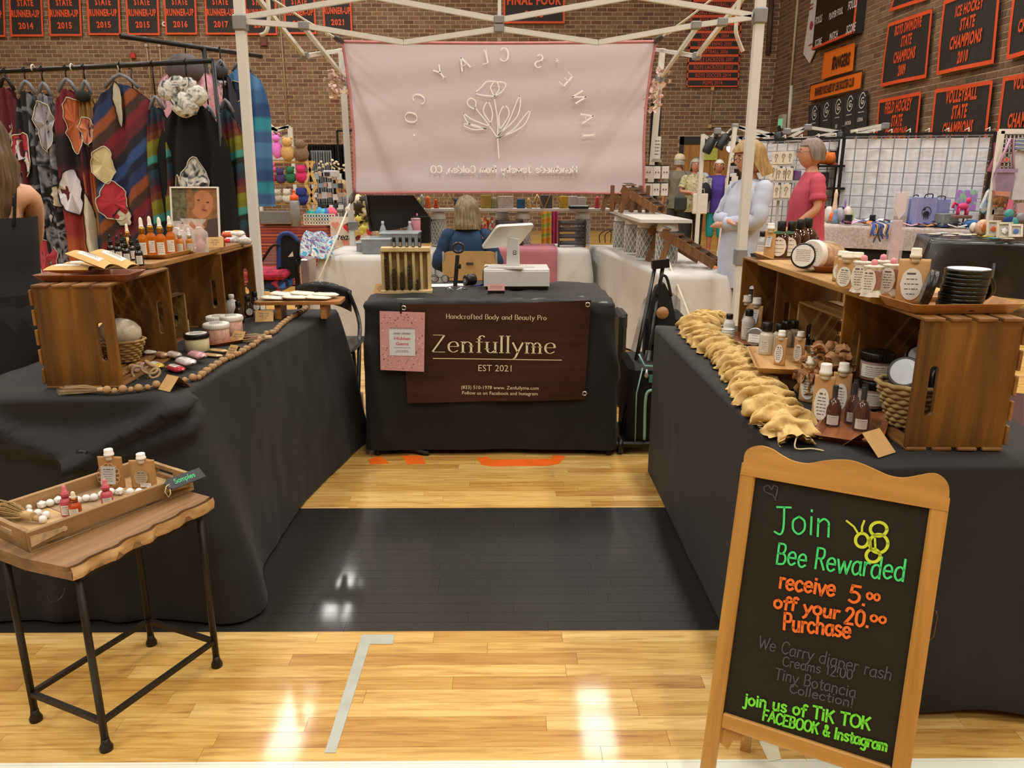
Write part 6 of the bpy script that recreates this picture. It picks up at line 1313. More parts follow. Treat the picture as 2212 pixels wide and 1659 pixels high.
def head(parent, c, rz, skinm, hairm, style, s=1.0, glasses=False, tilt=0.0, grow=1.0):
 M = TR(c[0], c[1], c[2], tilt, 0, rz, s); mb = MB()
 def hf(u, v):
  a = 2*pi*u; ph = pi*v; x, y, z = sin(ph)*sin(a), -sin(ph)*cos(a), cos(ph)
  k = 1.0-(.20*max(0, -z)**1.2*(1 if y > -.2 else .55)); px, py, pz = .076*x*k, .094*y*(1-.12*max(0, -z)*(1 if y > 0 else 0)), .118*z
  f = max(0, -y)**6; py -= f*(.026*math.exp(-((z+.08)/.16)**2-(x/.16)**2)+.010*math.exp(-((z-.22)/.10)**2)+.012*math.exp(-((z+.72)/.16)**2-(x/.3)**2)+.007*math.exp(-((z+.42)/.08)**2-(x/.3)**2)-.008*math.exp(-((z-.08)/.1)**2-((abs(x)-.38)/.16)**2))
  return (px, py, pz)
 mb.grid(hf, 36, 30, M, wrap=True)
 for sg in (-1, 1): mb.lathe([(1e-3, -.004), (.012, -.002), (.016, .004), (.012, .010), (.004, .006)], 10, M @ TR(.074*sg, .01, -.008, 0, pi/2*sg, 0) @ Matrix.Diagonal((1.5, .9, 1, 1)))
 h = P('head', mb, skinm, parent); mb = MB()
 for sg in (-1, 1): mb.sph((.029*sg, -.083, .012), .0115, 10, 6, M, 0, (1.15, .5, .7)); mb.sph((.029*sg, -.0885, .012), .005, 8, 5, M, 1, (1, .5, 1)); mb.box((.030*sg, -.090, .036), (.032, .006, .005), M, 1)
 mb.sph((0, -.092, -.052), .016, 10, 6, M, 2, (1.4, .35, .30)); P('face_features', mb, [mat('d8d2c8', .3), mat('3a2e28', .4), mat('a35a50', .5)], h)
 if style:
  L, back, wv, cap_, bald = style; mb = MB(); nu, nv = 72, 22
  def hr(u, v):
   a = 2*pi*u; fr = max(0, cos(a)) ; face = 1 if cos(a) > .48 else max(0, (cos(a)-.05)/.43)
   end = L*(1-face)+(-.060)*face; zt = .128
   t = v; z = zt-(zt+end)*t if True else 0
   if z > 0: rr = sqrt(max(0, 1-(z/.130)**2))
   else: rr = 1.0+back*min(1, -z/.12)-(.25*max(0, (-z-.12))/.2 if L > .15 else 0)
   jit = 1+.035*sin(a*23+3*noise.noise(Vector((cos(a)*2, sin(a)*2, z*9))))+.05*noise.noise(Vector((cos(a)*3, z*14+wv*5, sin(a)*3)))+wv*.10*sin(z*60+a*3)
   fx = 1-(.0 if z > 0 else .12*face); return (.091*rr*sin(a)*jit*fx*grow, -.108*rr*cos(a)*jit*fx*grow+.006, z*1.0)
  mb.grid(hr, nu, nv, M, wrap=True); mb.lathe([(1e-4, .131), (.03, .126)], 12, M, cap=False); P('hair', mb, hairm, h)
  if cap_:
   mb = MB(); mb.lathe([(.098, .03), (.100, .05), (.085, .11), (.05, .14), (1e-4, .148)], 24, M, sy=1.15); mb.box((0, -.13, .04), (.13, .09, .008), M, bev=.003); P('cap', mb, cap_, h)
 if glasses:
  mb = MB()
  for sg in (-1, 1): mb.tube([(.031*sg+.023*cos(a), -.104, .010+.018*sin(a)) for a in [2*pi*k/16 for k in range(16)]], .0016, 5, closed=True, M=M); mb.tube([(.054*sg, -.103, .014), (.080*sg, -.05, .014), (.082*sg, .0, .008)], .0016, 5, M=M)
  mb.tube([(-.009, -.105, .014), (.009, -.105, .014)], .0016, 5, M=M); P('glasses', mb, mat('4a3a34', .3), h)
 return h
def hairmat(a, b): return wood(a, b, 12, 'Z', .5)
def loft(mb, secs, mat=0, fold=.0, n=36, M=None, cap=(False, False)):
 """secs: (z, cx, cy, rx, ry)"""
 out = []
 sp = []
 for i in range(len(secs)-1):
  for k in range(4): t = k/4; sp.append(tuple(a*(1-t)+b*t for a, b in zip(secs[i], secs[i+1])))
 sp.append(secs[-1])
 for (z, cx, cy, rx, ry) in sp: out.append(([(cx+rx*(1+fold*noise.noise(Vector((cos(a)*2.2, sin(a)*2.2, z*4))))*cos(a), cy+ry*(1+fold*noise.noise(Vector((cos(a)*2.2+5, sin(a)*2.2, z*4))))*sin(a)) for a in [2*pi*j/n for j in range(n)]], z))
 rings(mb, out, M, mat, True, cap)
def person(label, loc, rz, H, skinc, shirt, pants, arms, hd, top='shirt', sleeves='short', shoe='shoes', legs=True, pelvis=None, shoe_m=None, belly=1.0, knees=None, hem=.0, neck_open=.06, capri=False):
 """arms: two (elbow, wrist, hand direction) in local metres for a 1.65 m figure facing -Y"""
 k = H/1.65; t = thing('person', label, 'person', loc, rz); t.scale = (k, k, k); SM = mat(skinc, .5, var=.07, scale=14, sss=.0)
 pz = .90 if pelvis is None else pelvis
 J = {'pel': (0, 0, pz), 'sp': (0, .01, pz+.2), 'ch': (0, .0, pz+.38), 'nk': (0, .01, pz+.53), 'hd': (0, -.005, pz+.60)}
 nodes = [(J['pel'], .10), (J['sp'], .10), (J['ch'], .10), (J['nk'], .052), (J['hd'], .045)]; edges = [(0, 1), (1, 2), (2, 3), (3, 4)]
 sleeve_pts = []
 for sg, (el, wr, hdv) in zip((-1, 1), arms):
  sh = Vector((.165*sg, .015, pz+.45)); el = Vector(el)+Vector((0, 0, pz-.9)); wr = Vector(wr)+Vector((0, 0, pz-.9)); i0 = len(nodes)
  nodes += [(sh, .048), (sh.lerp(el, .5), .044), (el, .037), (el.lerp(wr, .45), .035), (wr, .025)]; edges += [(2, i0), (i0, i0+1), (i0+1, i0+2), (i0+2, i0+3), (i0+3, i0+4)]
  hand_nodes(nodes, edges, i0+4, wr, hdv, sg, (0, -.3, 1)); sleeve_pts.append((sh, el, wr))
 lg = []
 if legs:
  for j, sg in enumerate((-1, 1)):
   kn = Vector((.095*sg, -.02, pz*.52)) if knees is None else Vector(knees[j][0]); an = Vector((.095*sg, .03, .08)) if knees is None else Vector(knees[j][1]); i0 = len(nodes); hp = Vector((.09*sg, 0, pz-.04))
   nodes += [(hp, .085), (kn, .055), (kn.lerp(an, .35), .055), (an, .036), (an+Vector((0, -.12, -.04)), .032)]; edges += [(0, i0), (i0, i0+1), (i0+1, i0+2), (i0+2, i0+3), (i0+3, i0+4)]; lg.append((hp, kn, an))
   mb = MB(); an2 = an; mb.tube([an2+Vector((0, .03, -.045)), an2+Vector((0, -.03, -.035)), an2+Vector((0, -.11, -.048)), an2+Vector((0, -.165, -.055))], [.04, .046, .042, .028], 12, M=Matrix.Identity(4)); P('shoe', mb, shoe_m or mat('d5d4d0', .5), t)
 skin('body', nodes, edges, SM, t)
 mb = MB(); z = pz; bl = belly
 loft(mb, [(z-.14+hem, 0, 0, .178, .140*bl), (z-.02, 0, -.005, .176, .140*bl), (z+.12, 0, -.01, .160, .130*bl), (z+.28, 0, -.012, .172, .135), (z+.38, 0, 0, .178, .122), (z+.44, 0, .01, .165, .100), (z+.49, 0, .014, .120, .075), (z+.52, 0, .014, neck_open+.008, neck_open+.004)], fold=.13)
 for (sh, el, wr) in sleeve_pts:
  if sleeves == 'none': continue
  a = sh+Vector((-.03*(1 if sh.x > 0 else -1), 0, .0));
  if sleeves == 'short': pts = [a, sh, sh.lerp(el, .45), sh.lerp(el, .72)]; rs = [.050, .060, .062, .068]
  else: pts = [a, sh, sh.lerp(el, .5), el, el.lerp(wr, .5), el.lerp(wr, .80)]; rs = [.052, .062, .060, .056, .052, .050]
  pts = spline(pts, 4); rs2 = [rs[min(len(rs)-1, int(i/4))]*(1-(i % 4)/4)+rs[min(len(rs)-1, int(i/4)+1)]*((i % 4)/4) for i in range(len(pts))]; rs2 = [r*(1+.07*sin(i*1.9+sh.x*9)) for i, r in enumerate(rs2)]
  mb.tube(pts, rs2, 14)
 P(top, mb, shirt, t)
 if legs and pants:
  mb = MB(); loft(mb, [(z-.10, 0, 0, .160, .115), (z, 0, 0, .165, .12), (z+.06, 0, 0, .150, .112)])
  for (hp, kn, an) in lg:
   e = kn.lerp(an, .35) if capri else an+Vector((0, 0, .0)); mb.tube(spline([hp+Vector((0, 0, .05)), hp.lerp(kn, .5), kn, e], 4), [.098-.003*i for i in range(13)], 14)
  P('trousers', mb, pants, t)
 head(t, (0, -.015, pz+.665), **hd) if isinstance(hd, dict) else None
 return t
A_DOWN = (((-.24, .02, 1.10), (-.26, -.03, .88), (0, -.1, -1)), ((.24, .02, 1.10), (.26, -.03, .88), (0, -.1, -1)))
def hd(skinc, h0, h1, style, **k): return dict(rz=k.pop('rz', 0.0), skinm=mat(skinc, .5, var=.07, scale=14), hairm=hairmat(h0, h1), style=style, **k)
# woman at the left edge of the picture
p = at(-22, 800, Y=3.25); TANK = mat('1d1e20', .8, var=.1)
t = person('person seen from behind at the left edge in black tank top with long brown hair', (p.x+.13, 3.22, 0), radians(212), 1.66, 'cf9f7e', TANK, mat('0f0f10', .8), (((-.15, -.13, 1.14), (-.04, -.26, 1.06), (.6, -.7, .1)), ((.22, .0, 1.12), (.20, -.16, .98), (-.3, -.9, -.1))),
   hd('cf9f7e', '3a2b1c', '7d6446', (.37, .22, .25, None, 0), grow=1.22), sleeves='none', top='tank_top', hem=.0, shoe_m=BLKP)
for o in t.children:
 if o.name.startswith('tank_top'): bpy.data.objects.remove(o)
mb = MB(); loft(mb, [(.76, 0, 0, .178, .14), (.88, 0, 0, .172, .135), (1.02, 0, 0, .152, .118), (1.16, 0, 0, .165, .125), (1.25, 0, 0, .172, .118)], fold=.03)
for sg in (-1, 1): mb.tube([(sg*.10, -.10, 1.24), (sg*.115, -.04, 1.395), (sg*.115, .04, 1.40), (sg*.085, .11, 1.22)], .006, 6)
P('tank_top', mb, TANK, t); mb = MB(); loft(mb, [(.04, 0, 0, .22, .18), (.4, 0, 0, .20, .165), (.78, 0, 0, .178, .14), (.94, 0, 0, .165, .13)], fold=.06); P('skirt', mb, mat('0f0f10', .8), t)
# seated woman of the jewellery booth
p = at(1010, 560, Y=6.62)
t = person('person in blue top seated with back to us, shoulder length streaked hair', (p.x, 6.62, 0), pi, 1.62, 'b98a6c', mat('1f3a5c', .8, var=.15), mat('27313f', .8), (((-.26, .0, 1.12), (-.22, -.22, 1.05), (.1, -1, 0)), ((.26, .0, 1.12), (.22, -.22, 1.05), (-.1, -1, 0))),
   hd('b98a6c', '4f4434', 'a4926f', (.155, .16, .1, None, 0), grow=1.16), sleeves='long', pelvis=.50, knees=(((-.12, -.42, .48), (-.12, -.42, .10)), ((.12, -.42, .48), (.12, -.42, .10))))
ch = thing('folding_chair', 'tan and grey folding chair under the seated person in blue', 'chair', (p.x+.03, 6.58, 0), pi); TAN = mat('a98c5e', .5)
P('backrest', MB().prism(rrect(.46, .24, .06), -.012, .012, TR(0, .14+.03, .70, rx=pi/2)), TAN, ch); P('seat', MB().prism(rrect(.42, .40, .05), .43, .455, TR(0, -.05, 0)), TAN, ch); P('maker_plate', MB().box((0, .196, .72), (.06, .004, .02)), mat('3a342c', .5), ch)
for sg in (-1, 1): P('leg', MB().tube([(sg*.22, .19, .82), (sg*.22, .12, .45), (sg*.22, -.26, .01)], .011, 6), mat('6a675f', .4, .5), ch); P('leg', MB().tube([(sg*.21, -.15, .44), (sg*.21, .24, .01)], .011, 6), mat('6a675f', .4, .5), ch)
# woman in pale blue shirt, arms crossed
p = at(1602, 580, Y=5.55)
person('person with blond bob in pale blue shirt, arms crossed, beside the right tent leg', (p.x, 5.55, 0), radians(-72), 1.63, 'cb987e', mat('b3b9cb', .8, var=.06), mat('17181b', .8), (((-.22, -.06, 1.14), (.04, -.17, 1.13), (1, .5, .05)), ((.22, -.06, 1.14), (-.05, -.185, 1.10), (-1, .5, .05))),
  hd('cb987e', '7d6238', 'bb9a60', (.135, .20, .05, None, 0), glasses=True, tilt=.25, grow=1.15), sleeves='long', belly=1.12, hem=-.10)
p = at(1733, 560, Y=6.6)
t = person('person with short grey hair in pink t-shirt standing in profile', (p.x, 6.6, 0), radians(-96), 1.69, 'c08a6a', mat('b6485a', .8, var=.1), mat('1b1a1c', .8), (((-.22, .10, 1.16), (-.17, -.12, .98), (.1, -.7, -.5)), ((.23, .02, 1.14), (.20, -.16, .98), (-.2, -.8, -.2))),
  hd('c08a6a', '5d5046', '93857a', (.055, -.02, .05, None, 0), glasses=True), belly=1.15, hem=.12)
P('wrist_watch', MB().tube([(-.18+.034*cos(a), -.10+.006*sin(a), 1.0+.034*sin(a)) for a in [2*pi*k/14 for k in range(14)]], .008, 6, closed=True), mat('8d8880', .3, .8), t)
# shoppers by the far wall
GY = 14.6
def flor(c1, c2, sc=30):
 s = NT('print_fabric'); nz = s.noise(sc, 3, .6); r = s.ramp([(.42, c1), (.52, c2), (.62, '5d6a4a')], nz, 0); s.l(r, 0, s.b, 'Base Color'); s.set(Roughness=.8); return s.m
fx = lambda px: at(px, 500, Y=GY).x
t = person('person with grey bob in olive floral top holding hands together and a white bag', (fx(1493), GY, 0), 0, 1.70, 'b98570', flor('9a9468', 'c6bd98'), mat('23242e', .8), (((-.24, -.02, 1.12), (-.05, -.22, 1.10), (1, -.2, 0)), ((.24, -.02, 1.12), (.05, -.22, 1.10), (-1, -.2, 0))), hd('b98570', '77746c', 'b5b2aa', (.10, .08, .05, None, 0), glasses=True), sleeves='short', belly=1.15, shoe_m=BLKP)
q = at(1512, 440, Y=GY-.32); bgm = thing('shopping_bag', 'white paper shopping bag held by the person in floral top', 'bag', q); P('bag_body', MB().box((0, 0, 0), (.26, .10, .36), bev=.01), mat('d9d4cb', .6), bgm)
for y in (-.04, .04): P('bag_handle', MB().tube([(-.06, y, .18), (-.05, y, .26), (.05, y, .26), (.06, y, .18)], .006, 5), mat('d9d4cb', .6), bgm)
q = at(1470, 440, Y=GY-.3); tag(P('handbag', MB().box((0, 0, 0), (.22, .10, .26), bev=.03), mat('2a2c30', .5), None, q), 'dark shoulder bag at the side of the person in floral top', 'bag'); q = at(1522, 418, Y=GY-.25); tag(P('folded_jacket', MB().ico((0, 0, 0), .16, 3, jit=.06, sc=(.8, .5, 1.2), smooth=True), mat('15161c', .8), None, q), 'dark jacket hung over the arm of the person in floral top', 'jacket')
person('person in purple top and teal cropped trousers with white sneakers', (fx(1541), GY-.1, 0), radians(-14), 1.68, 'b5785f', mat('45308a', .8), mat('1b8f9c', .7), (((-.25, .0, 1.12), (-.25, -.08, .9), (0, -.2, -1)), ((.25, .0, 1.12), (.25, -.06, .9), (0, -.2, -1))), hd('b5785f', 'b0aca2', 'd8d4cc', (.06, .02, .05, None, 0), glasses=True), capri=True)
mb = MB();
for sg in (1, -1): mb.grid(lambda u, v: (sg*(.21+.03*v)*cos(-1.0+u*2.57), (.165+.03*v)*sin(-1.0+u*2.57), 1.40-.62*v), 12, 8); mb.tube([(sg*.17, 0, 1.37), (sg*.25, 0, 1.18), (sg*.26, -.02, 1.0)], [.07, .066, .06], 12)
q = (fx(1541), GY-.1, 0); tag(P('open_jacket', mb, flor('8d8a80', 'c9c3ba'), None, q, radians(-14)), 'pale printed open jacket worn over the purple top', 'jacket')
person('person in striped grey shirt and pale cap behind the floral top', (fx(1477), GY+.7, 0), radians(160), 1.78, 'b08062', mat('6d6b5e', .8, var=.2), mat('3b3a38', .8), A_DOWN, hd('b08062', '8d8a84', 'b0aca4', (.05, 0, 0, mat('bdb196', .7), 0)))
person('person with curly dark grey hair and light blue shirt behind the purple top', (fx(1524)+.05, GY+1.2, 0), radians(170), 1.75, 'b08062', mat('a9bccb', .8), mat('3b3a38', .8), A_DOWN, hd('b08062', '45433f', '7d7a74', (.07, .12, .5, None, 0), grow=1.1))
p = at(745, 470, Y=12.0)
person('person with short hair behind the jewellery racks left of the pink sign', (p.x, 12.0, 0), radians(-60), 1.34, 'b08062', mat('7d7a78', .8), mat('3b3a38', .8), A_DOWN, hd('b08062', '8a7350', 'c0a673', (.05, 0, 0, None, 0)))
# == clothes racks on the left
BKI = mat('1c1b1b', .4, .3)
def sharp(st):
 out = []
 for (p, c), (p2, _) in zip(st, st[1:]+[(1, 0)]): out += [(p, c), (p+(p2-p)*.72, c)]
 return out
def patt(kind, cols, sc=4.0, rot=0.0, dist=2.0):
 s = NT('fabric_'+kind); tc = s.n('TexCoord'); mp = s.n('Mapping'); mp.inputs['Rotation'].default_value = (0, rot, 0); s.l(tc, 'Object', mp, 0)
 if kind == 'stripe':
  w_ = s.n('TexWave', bands_direction='Z'); w_.inputs['Scale'].default_value = sc; w_.inputs['Distortion'].default_value = dist; w_.inputs['Detail'].default_value = 2; w_.wave_profile = 'SAW'; s.l(mp, 0, w_, 0); src, o = w_, 1
 elif kind == 'vein': w_ = s.n('TexVoronoi', feature='DISTANCE_TO_EDGE'); w_.inputs['Scale'].default_value = sc; s.l(mp, 0, w_, 0); src, o = w_, 0
 elif kind == 'cell': w_ = s.n('TexVoronoi'); w_.inputs['Scale'].default_value = sc; s.l(mp, 0, w_, 0); se = s.n('SeparateColor'); s.l(w_, 'Color', se, 0); src, o = se, 0
 else: w_ = s.n('TexNoise'); w_.inputs['Scale'].default_value = sc; w_.inputs['Detail'].default_value = 2; w_.inputs['Distortion'].default_value = dist; s.l(mp, 0, w_, 0); src, o = w_, 0
 n = len(cols)
 if kind == 'stripe' or kind == 'cell': st = [(i/n, c) for i, c in enumerate(cols)]; ip = 'CONSTANT' if kind == 'cell' else 'LINEAR'
 elif kind == 'vein': st = [(0, cols[1]), (.05, cols[1]), (.08, cols[0])]; ip = 'LINEAR'
 else: st = [(.30+.4*i/(n-1), c) for i, c in enumerate(cols)]; ip = 'CONSTANT' if n < 4 else 'LINEAR'
 r = s.ramp(sharp(st) if kind == 'stripe' else st, src, o, ip); s.l(r, 0, s.b, 'Base Color'); s.set(Roughness=.9); n2 = s.noise(250, 2); s.bump(n2, 0, .3, .003); return s.m
def bar_obj(parent, name, a, b, r=.016): return P(name, MB().cyl(a, b, r, 8), BKI, parent)
b0, b1 = at(-8, 156, z=2.08), at(460, 131, z=2.12); rk1 = thing('clothes_rack', 'long black clothes rack nearer to us holding blanket hoodies', 'clothes rack', (0, 0, 0)); bar_obj(rk1, 'rail', b0, b1)
for k, e in enumerate((b0, b1)):
 bar_obj(rk1, 'upright', (e.x, e.y, e.z), (e.x, e.y, .03), .014)
 P('foot_bar', MB().bar((e.x, e.y-.3, .03), (e.x, e.y+.3, .03), .03, .03), BKI, rk1)
for px, py in ((88, 151), (166, 148), (254, 142)): q = at(px, py, z=2.10); P('divider_ring', MB().tube([(q.x, b0.y+(b1.y-b0.y)*((q.x-b0.x)/(b1.x-b0.x))+.021*cos(a), 2.1+.021*sin(a)) for a in [2*pi*k/10 for k in range(10)]], .004, 5, closed=True), WHITE, rk1)
c0, c1 = at(260, 78, z=2.36), at(565, 122, z=2.36); rk2 = thing('clothes_rack', 'taller black clothes rack behind with the pink and blue hoodies', 'clothes rack', (0, 0, 0)); bar_obj(rk2, 'rail', c0, c1, .018)
m2 = c0.lerp(c1, .55); bar_obj(rk2, 'upright', m2, (m2.x, m2.y, .02), .02); P('foot_bar', MB().bar((m2.x-.3, m2.y, .03), (m2.x+.3, m2.y, .03), .04, .04), BKI, rk2)
CR = mat('c9c2ad', .9, var=.1); GRm = mat('9a9ba3', .9, var=.15); WHm = mat('cfcdd6', .9, var=.1); RDm = mat('b2404c', .9, var=.2); ORm = mat('b0623a', .9, var=.1); BK2 = mat('18181b', .9)
def garment(px, ytop, wpx, hpx, m, label, Yd=None, rack=1, sleeve=False, hood=None, yaw=0.0, taper=.45, stuffm=None, seed=0, hang='grey', shade=0.0, blobs=()):
 a, b = (b0, b1) if rack == 1 else (c0, c1); q0 = at(px, 140, z=2.1)
 tx = (q0.x-a.x)/(b.x-a.x); Yg = a.y+(b.y-a.y)*max(-.05, min(1.05, tx)) if Yd is None else Yd; q = at(px, ytop, Y=Yg); s = mpp(q); W, H = wpx*s*1.22, hpx*s; taper = max(taper, .62)
 if q.z-H < .06: H = q.z-.06
 t = thing('hooded_blanket', label, 'hoodie', (q.x, Yg, q.z), yaw); rr = random.Random(px)
 ph = rr.uniform(0, 6)
 def f(u, v, sg=-1):
  w = W*(taper+(1-taper)*min(1, v*3)**.7)*(1+.05*sin(v*5+ph)); x = (u-.5)*w; sh = .10*H*abs(2*u-1)**1.6*(1-min(1, v*4)); d = (.03+.05*v)*sin(pi*u)**.5
  return (x, sg*d+.028*sin(u*13+ph+v*2)*min(1, v*3)+.012*sin(u*29+v*3), -v*H-sh)
 mb = MB(); mb.grid(f, 26, 22); mb.grid(lambda u, v: f(u, v, 1), 26, 10); P('blanket_body', mb, m, t)
 if sleeve:
  for sg in (-1, 1): mb = MB(); mb.tube([(sg*W*taper*.42, -.02, -.05*H), (sg*W*.42, -.05, -.28*H), (sg*W*.40, -.07, -.52*H)], [.06, .085, .07], 10); P('sleeve', mb, m, t)
 if hood is not None: P('hood', MB().ico((0, -.05, -.03*H), W*.30, 3, jit=.05, sc=(1, .6, .75), smooth=True), hood, t)
 up_ = (a.z+(b.z-a.z)*tx)-q.z
 P('hanger', MB().tube([(-W*.2, 0, -.02), (-W*.08, 0, .04), (0, 0, .06), (W*.08, 0, .04), (W*.2, 0, -.02)], .012, 6), mat('6f757c', .5) if hang == 'grey' else BKI, t)
 P('hanger_hook', MB().tube([(0, 0, .06), (0, 0, max(.07, up_-.03)), (.0, .018, max(.08, up_+.0)), (0, .0, max(.09, up_+.020)), (0, -.018, max(.08, up_+.0))], .005, 5), BKI, t)
 for (bx, bz, rx, rz_, c_) in blobs:
  mb = MB(); n = 30; pts = [(bx*W+rx*W*cos(2*pi*k/n)*(1+.12*sin(5*2*pi*k/n+bx*9)+.07*sin(11*2*pi*k/n)), bz*H+rz_*H*sin(2*pi*k/n)*(1+.14*cos(3*2*pi*k/n+bz*7))) for k in range(n)]
  def dep(x, z): v = max(.02, min(1, -z/H)); w = W*(taper+(1-taper)*min(1, v*3)**.7); u = max(.03, min(.97, x/w+.5)); return f(u, v)[1]-.012
  vs = [(bx*W, dep(bx*W, bz*H)-.012, bz*H)]+[(x, dep(x, z)-.006, z) for x, z in pts]; mb.add(vs, [(0, k+1, (k+1) % n+1) for k in range(n)]); P('applique', mb, c_, t)
  P('stitched_outline', MB().tube([(x*1.04-.04*bx*W, dep(x, z)-.012, z*1.04-.04*bz*H) for x, z in pts], .0035, 4, closed=True), CR if c_ is not CR and c_ is not WHm else BK2, t)
 return t
garment(14, 188, 66, 430, patt('noise', ['5a1a22', '5a1a22', 'c4bda8'], 3.2, 0, 1.5), 'maroon hooded blanket with cream bone shapes at the left end of the rack', hang='black', blobs=[(.2, -.30, .25, .05, WHm)])
garment(58, 196, 76, 430, patt('vein', ['1b1d20', '6c6e72'], 5.5), 'black hooded blanket with grey crackle veins second from left', blobs=[(-.22, -.30, .24, .10, RDm), (-.15, -.34, .13, .05, WHm), (.1, -.62, .16, .05, WHm), (.05, -.82, .2, .08, RDm)])
garment(96, 200, 60, 420, patt('noise', ['14141a', '14141a', '8e8f96', '14141a'], 6), 'black and grey swirl hooded blanket beside the cracked one', blobs=[(0, -.16, .25, .12, GRm), (.1, -.52, .24, .05, CR)])
garment(146, 192, 84, 420, patt('stripe', ['a3522a', '8c2e2c', '5a161f', '191316', '6d1d26'], .28, 0, .6), 'rust and maroon hooded blanket with white jagged shapes', hood=None, blobs=[(.15, -.17, .22, .13, ORm), (-.12, -.52, .26, .11, WHm), (.22, -.70, .12, .16, CR)])
garment(186, 196, 46, 410, patt('stripe', ['b26a45', 'a75636', '4a1c20', '2a2f4a', '8c6a3a'], .5, .4, 2), 'narrow orange hooded blanket squeezed between two others', hood=mat('20201f', .9), blobs=[(0, -.2, .25, .07, mat('c98060', .9))])
SER = patt('stripe', ['1c1f3a', '2f4b7d', '1f1f28', '5c1f28', '712028', '3c2a24', '8a4a26', '24335a'], .75, .75, .6)
garment(262, 182, 150, 400, SER, 'diagonal striped serape blanket in red, blue and brown with cream lining', blobs=[(-.28, -.42, .12, .09, mat('cbbf8f', .9)), (-.22, -.62, .16, .10, mat('a92f3c', .9, var=.2)), (-.10, -.70, .12, .05, CR), (-.02, -.10, .05, .11, CR)], taper=.65)
STR2 = patt('stripe', ['16211f', '3f8f84', '6f6f1e', '7c7a22', '6a3a1e', '571f24', '2b2a3a', '1c3a4a'], .9, .35, .3)
garment(338, 230, 62, 380, STR2, 'olive, teal and maroon striped hooded blanket beside the serape'); garment(488, 236, 62, 330, STR2, 'olive, teal and maroon striped blanket at the right end of the rack', Yd=b1.y+.25)
FUR = patt('noise', ['1a1f26', '8d9090', 'd6d7cf', 'c9cac2', '3a4048'], 16, 0, 1)
t = garment(408, 214, 130, 330, mat('101113', .95), 'black hooded blanket with mottled white fur hood and wolf pattern', hang='black', blobs=[(.02, -.55, .16, .16, FUR), (.04, -.88, .14, .12, FUR), (-.2, -.62, .08, .12, mat('3d4038', .9))], taper=.6)
s = mpp(t.location); mb = MB()
for (x, z, r) in ((-26, 14, 24), (4, -14, 30), (30, 4, 24), (-8, 26, 20), (16, 24, 18)): mb.ico((x*s, -.10, z*s), r*s, 3, jit=.09, sc=(1, .5, .9))
P('fur_hood', mb, FUR, t); PNK = patt('noise', ['c98c9c', 'c98c9c', 'd9a9b4', '5e5a5e'], 14, 0, 1)
garment(404, 146, 112, 120, PNK, 'pink hooded blanket with grey paw prints on the taller rack', rack=2, hood=mat('5c5658', .9), taper=.6, Yd=m2.y-.1)
garment(478, 148, 50, 260, patt('noise', ['2b2a33', '2b2a33', '3d3b45'], 8), 'charcoal hooded blanket with white trimmed hood on the taller rack', rack=2, hood=mat('3a3a3c', .9), Yd=m2.y+.05, blobs=[(-.1, -.12, .35, .03, WHm)])
garment(522, 148, 84, 290, patt('stripe', ['3a5d8c', '2f8aa0', '2b4a7d', '35608f', '4a7aa8'], .6, 0, 3), 'blue and teal hooded blanket with paw shapes behind the left tent leg', rack=2, Yd=c1.y-.25, taper=.8, blobs=[(-.1, -.16, .14, .07, mat('1f2f45', .9)), (-.28, -.45, .2, .10, mat('6f9ad0', .9)), (-.2, -.75, .2, .07, mat('b9cbe0', .9))])
garment(452, 250, 46, 300, patt('stripe', ['14181f', '201c2a', '3a1d28', '1a2530'], .8, .5, 1), 'dark hooded blanket behind the framed portrait', Yd=b1.y+.15)
garment(300, 300, 60, 290, patt('noise', ['1f4a4e', '2a2420', '7d8f7a', '1d2f55'], 5), 'teal and brown patterned blanket showing behind the portrait frame', Yd=b1.y+.3)
# == plush stall
SY = 10.3
def fbox(px0, py0, px1, py1, Yv, depth, m, name, label, cat, bev=.01, group=None, par=None):
 a, b = at(px0, py0, Y=Yv), at(px1, py1, Y=Yv); c = ((a.x+b.x)/2, Yv+depth/2, (a.z+b.z)/2); o = MB().box((0, 0, 0), (abs(b.x-a.x), depth, abs(a.z-b.z)), bev=bev)
 if par is not None: return P(name, o, m, par, Vector(c)-par.location)
 return tag(P(name, o, m, None, c), label, cat, group)
x0, x1 = at(520, 495, Y=SY).x, at(706, 495, Y=SY).x
REDS = patt('stripe', ['7d3328', '9c4a34', '5f2520', 'b06040', '6b2b3a', '8c3d2c'], 2.6, 0, .6)
cloth('tablecloth', [(x0, SY), (x1, SY), (x1+.15, SY+.85), (x0, SY+.85)], .80, .02, 'red and orange striped cloth on the plush toy table', m=REDS, flare=.06, corner=(.05, .12, .05, .05), amp=.02, freq=8, seed=4, step=.06, rows=16)
sh = thing('display_shelf', 'three tier natural wood shelf holding plush toys on the striped table', 'shelf', (0, 0, 0)); BAM = wood('b08a4c', 'd6b377', 4, 'X', .5)
for py in (350, 396, 441):
 a, b = at(508, py, Y=SY+.15), at(672, py, Y=SY+.15); P('shelf_board', MB().box(((a.x+b.x)/2, SY+.25, a.z), (b.x-a.x, .28, .03), bev=.003), BAM, sh)
for pts in (((662, 348), (684, 400), (664, 440), (686, 486)), ((676, 348), (660, 398), (684, 442), (668, 486)), ((514, 350), (520, 486))):
 for i in range(len(pts)-1): P('side_rail', MB().bar(at(*pts[i], Y=SY+.08), at(*pts[i+1], Y=SY+.08), .035, .03, up=(0, 1, 0)), BAM, sh)
